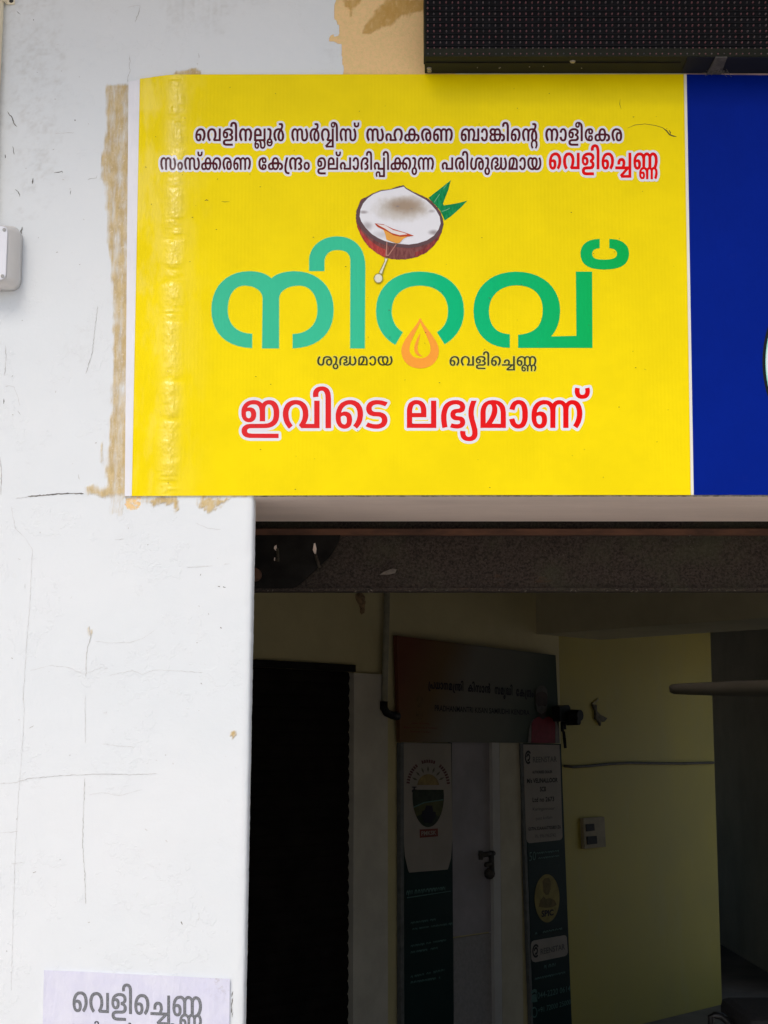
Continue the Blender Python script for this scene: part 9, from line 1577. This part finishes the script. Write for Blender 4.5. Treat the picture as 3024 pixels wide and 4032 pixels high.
# cable pipe inside, mud nest on the wall above
m_cpipe = plain("grey_conduit", (0.20, 0.19, 0.13, 1), 0.5, 0.2, 20)
cp = empty("inner_conduit", on_w(1520, 2830, 0.03), "grey conduit pipe running down beside the poster and bending behind it", "conduit")
tube("conduit_pipe", [on_w(x, y, 0.05) for x, y in ((1524, 2180), (1523, 2400), (1517, 2600), (1514, 2760))], 0.014, m_cpipe, cp, 10)
tube("conduit_bend", [on_w(x, y, 0.05) for x, y in ((1512, 2762), (1512, 2788), (1522, 2806), (1542, 2816), (1568, 2820))], 0.017, m_fx, cp, 10)
bm = bmesh.new()
for x, y, r_ in ((1412, 2352, .022), (1420, 2362, .03), (1426, 2384, .022), (1427, 2402, .02)):
    bmesh.ops.create_icosphere(bm, subdivisions=2, radius=r_, matrix=Matrix.Translation(on_w(x, y, 0.008)) @ Matrix.Rotation(R(-48), 4, 'Z') @ Matrix.Diagonal((.8, .5, 1, 1)))
for v in bm.verts:
    v.co += Vector((noise.noise(v.co * 60), 0, noise.noise(v.co * 60 + Vector((7, 0, 0))))) * 0.010
mn = bm_obj("mud_nest", bm, plain("dry_mud", (0.25, 0.17, 0.09, 1), .95, .4, 60), None)
tag(mn, "small brown mud nest stuck on the inner wall above the roller shutter", "nest")

# ceiling fan, one blade reaching into view
m_fan = plain("fan_cream", (0.30, 0.265, 0.215, 1), 0.6, 0.1, 8)
FY = 6.4
tip = on_y(2636, 2735, FY)
FZ = tip.z
hub = Vector((tip.x + 0.66, FY - 0.15, FZ + 0.02))
fan = empty("ceiling_fan", (hub.x, hub.y, CEIL), "cream ceiling fan with one long blade reaching across in front of the dark far room", "fan")
bm = bmesh.new()
add_tube(bm, [hub + Vector((0, 0, 0.06)), Vector((hub.x, hub.y, CEIL))], 0.012, 10)
bm_obj("down_rod", bm, m_fan, fan)
bm = bmesh.new()
bmesh.ops.create_cone(bm, cap_ends=True, segments=28, radius1=0.085, radius2=0.07, depth=0.09, matrix=Matrix.Translation(hub + Vector((0, 0, 0.03))))
bm_obj("motor_hub", bm, m_fan, fan)
dir0 = (tip - hub)
dir0.z = 0
ang0 = math.atan2(dir0.y, dir0.x)
for k in range(3):
    bm = bmesh.new()
    Lb = dir0.length
    rings = []
    for s_, w_ in ((0.09, 0.045), (0.14, 0.066), (0.22, 0.072), (0.38, 0.066), (Lb - 0.08, 0.048), (Lb - 0.015, 0.040), (Lb, 0.022)):
        ring = []
        for a, b in ((-w_, -0.42 * w_), (w_, 0.42 * w_), (w_, 0.42 * w_ + 0.005), (-w_, -0.42 * w_ + 0.005)):
            ring.append(Vector((s_, a, b)))
        rings.append(ring)
    loft(bm, rings)
    bmesh.ops.transform(bm, matrix=Matrix.Translation(hub) @ Matrix.Rotation(ang0 + 2 * math.pi * k / 3, 4, 'Z'), verts=bm.verts[:])
    bm_obj("fan_blade", bm, m_fan, fan)

# office chair whose loop armrest shows at the bottom right
m_ch = plain("chair_black_plastic", (0.012, 0.012, 0.013, 1), 0.45, 0.3, 20)
m_seat = plain("chair_dark_cloth", (0.03, 0.03, 0.035, 1), 0.9, 0.3, 60)
CHY = 5.6
a0 = on_y(2800, 3996, CHY)
chc = Vector((a0.x + 0.33, CHY + 0.05, FLOORZ))
chair = empty("office_chair", chc, "black chair with a looped plastic armrest standing on the shop floor", "chair")
sh_ = FLOORZ + 0.42
bm = bmesh.new()
add_box(bm, (chc.x - 0.24, chc.y - 0.24, sh_), (chc.x + 0.24, chc.y + 0.24, sh_ + 0.08), 0.03)
bm_obj("seat", bm, m_seat, chair)
bm = bmesh.new()
add_box(bm, (chc.x + 0.20, chc.y - 0.22, sh_ + 0.16), (chc.x + 0.26, chc.y + 0.22, sh_ + 0.24), 0.025)
bm_obj("backrest", bm, m_seat, chair)
for dx, dy in ((0, 0), (0.30, 0.36)):
    P = []
    base_ = a0 + Vector((dx, dy, 0))
    for x, y in ((2800, 4190), (2800, 4060), (2799, 4002), (2812, 3996), (2840, 4002), (2862, 4020), (2882, 4050), (2905, 4120), (2920, 4190)):
        P.append(on_y(x, y, CHY) + Vector((dx, dy, 0)))
    bm = bmesh.new()
    add_tube(bm, P, [.012, .012, .012, .012, .013, .013, .013, .012, .012], 10)
    bm_obj("armrest", bm, m_ch, chair)
tube("gas_column", [(chc.x, chc.y, FLOORZ + 0.08), (chc.x, chc.y, sh_)], 0.03, m_ch, chair)
for k in range(5):
    a = 2 * math.pi * k / 5
    lg = tube("base_leg", [(chc.x, chc.y, FLOORZ + 0.11), (chc.x + 0.28 * math.cos(a), chc.y + 0.28 * math.sin(a), FLOORZ + 0.075)], [0.025, 0.016], m_ch, chair)
    bm = bmesh.new()
    bmesh.ops.create_cone(bm, cap_ends=True, segments=16, radius1=0.03, radius2=0.03, depth=0.04,
                          matrix=Matrix.Translation((chc.x + 0.28 * math.cos(a), chc.y + 0.28 * math.sin(a), FLOORZ + 0.031)) @ Matrix.Rotation(R(90), 4, 'X'))
    bm_obj("castor", bm, m_ch, lg)

# the boards, door and poster inside get low specular so no reflected veil shows
for root in (post, b1, b2, door, swb, fx, rs):
    for o in root.children_recursive:
        for m in o.data.materials:
            b = m.node_tree.nodes.get("Principled BSDF")
            b.inputs['Specular IOR Level'].default_value = min(0.06, b.inputs['Specular IOR Level'].default_value)
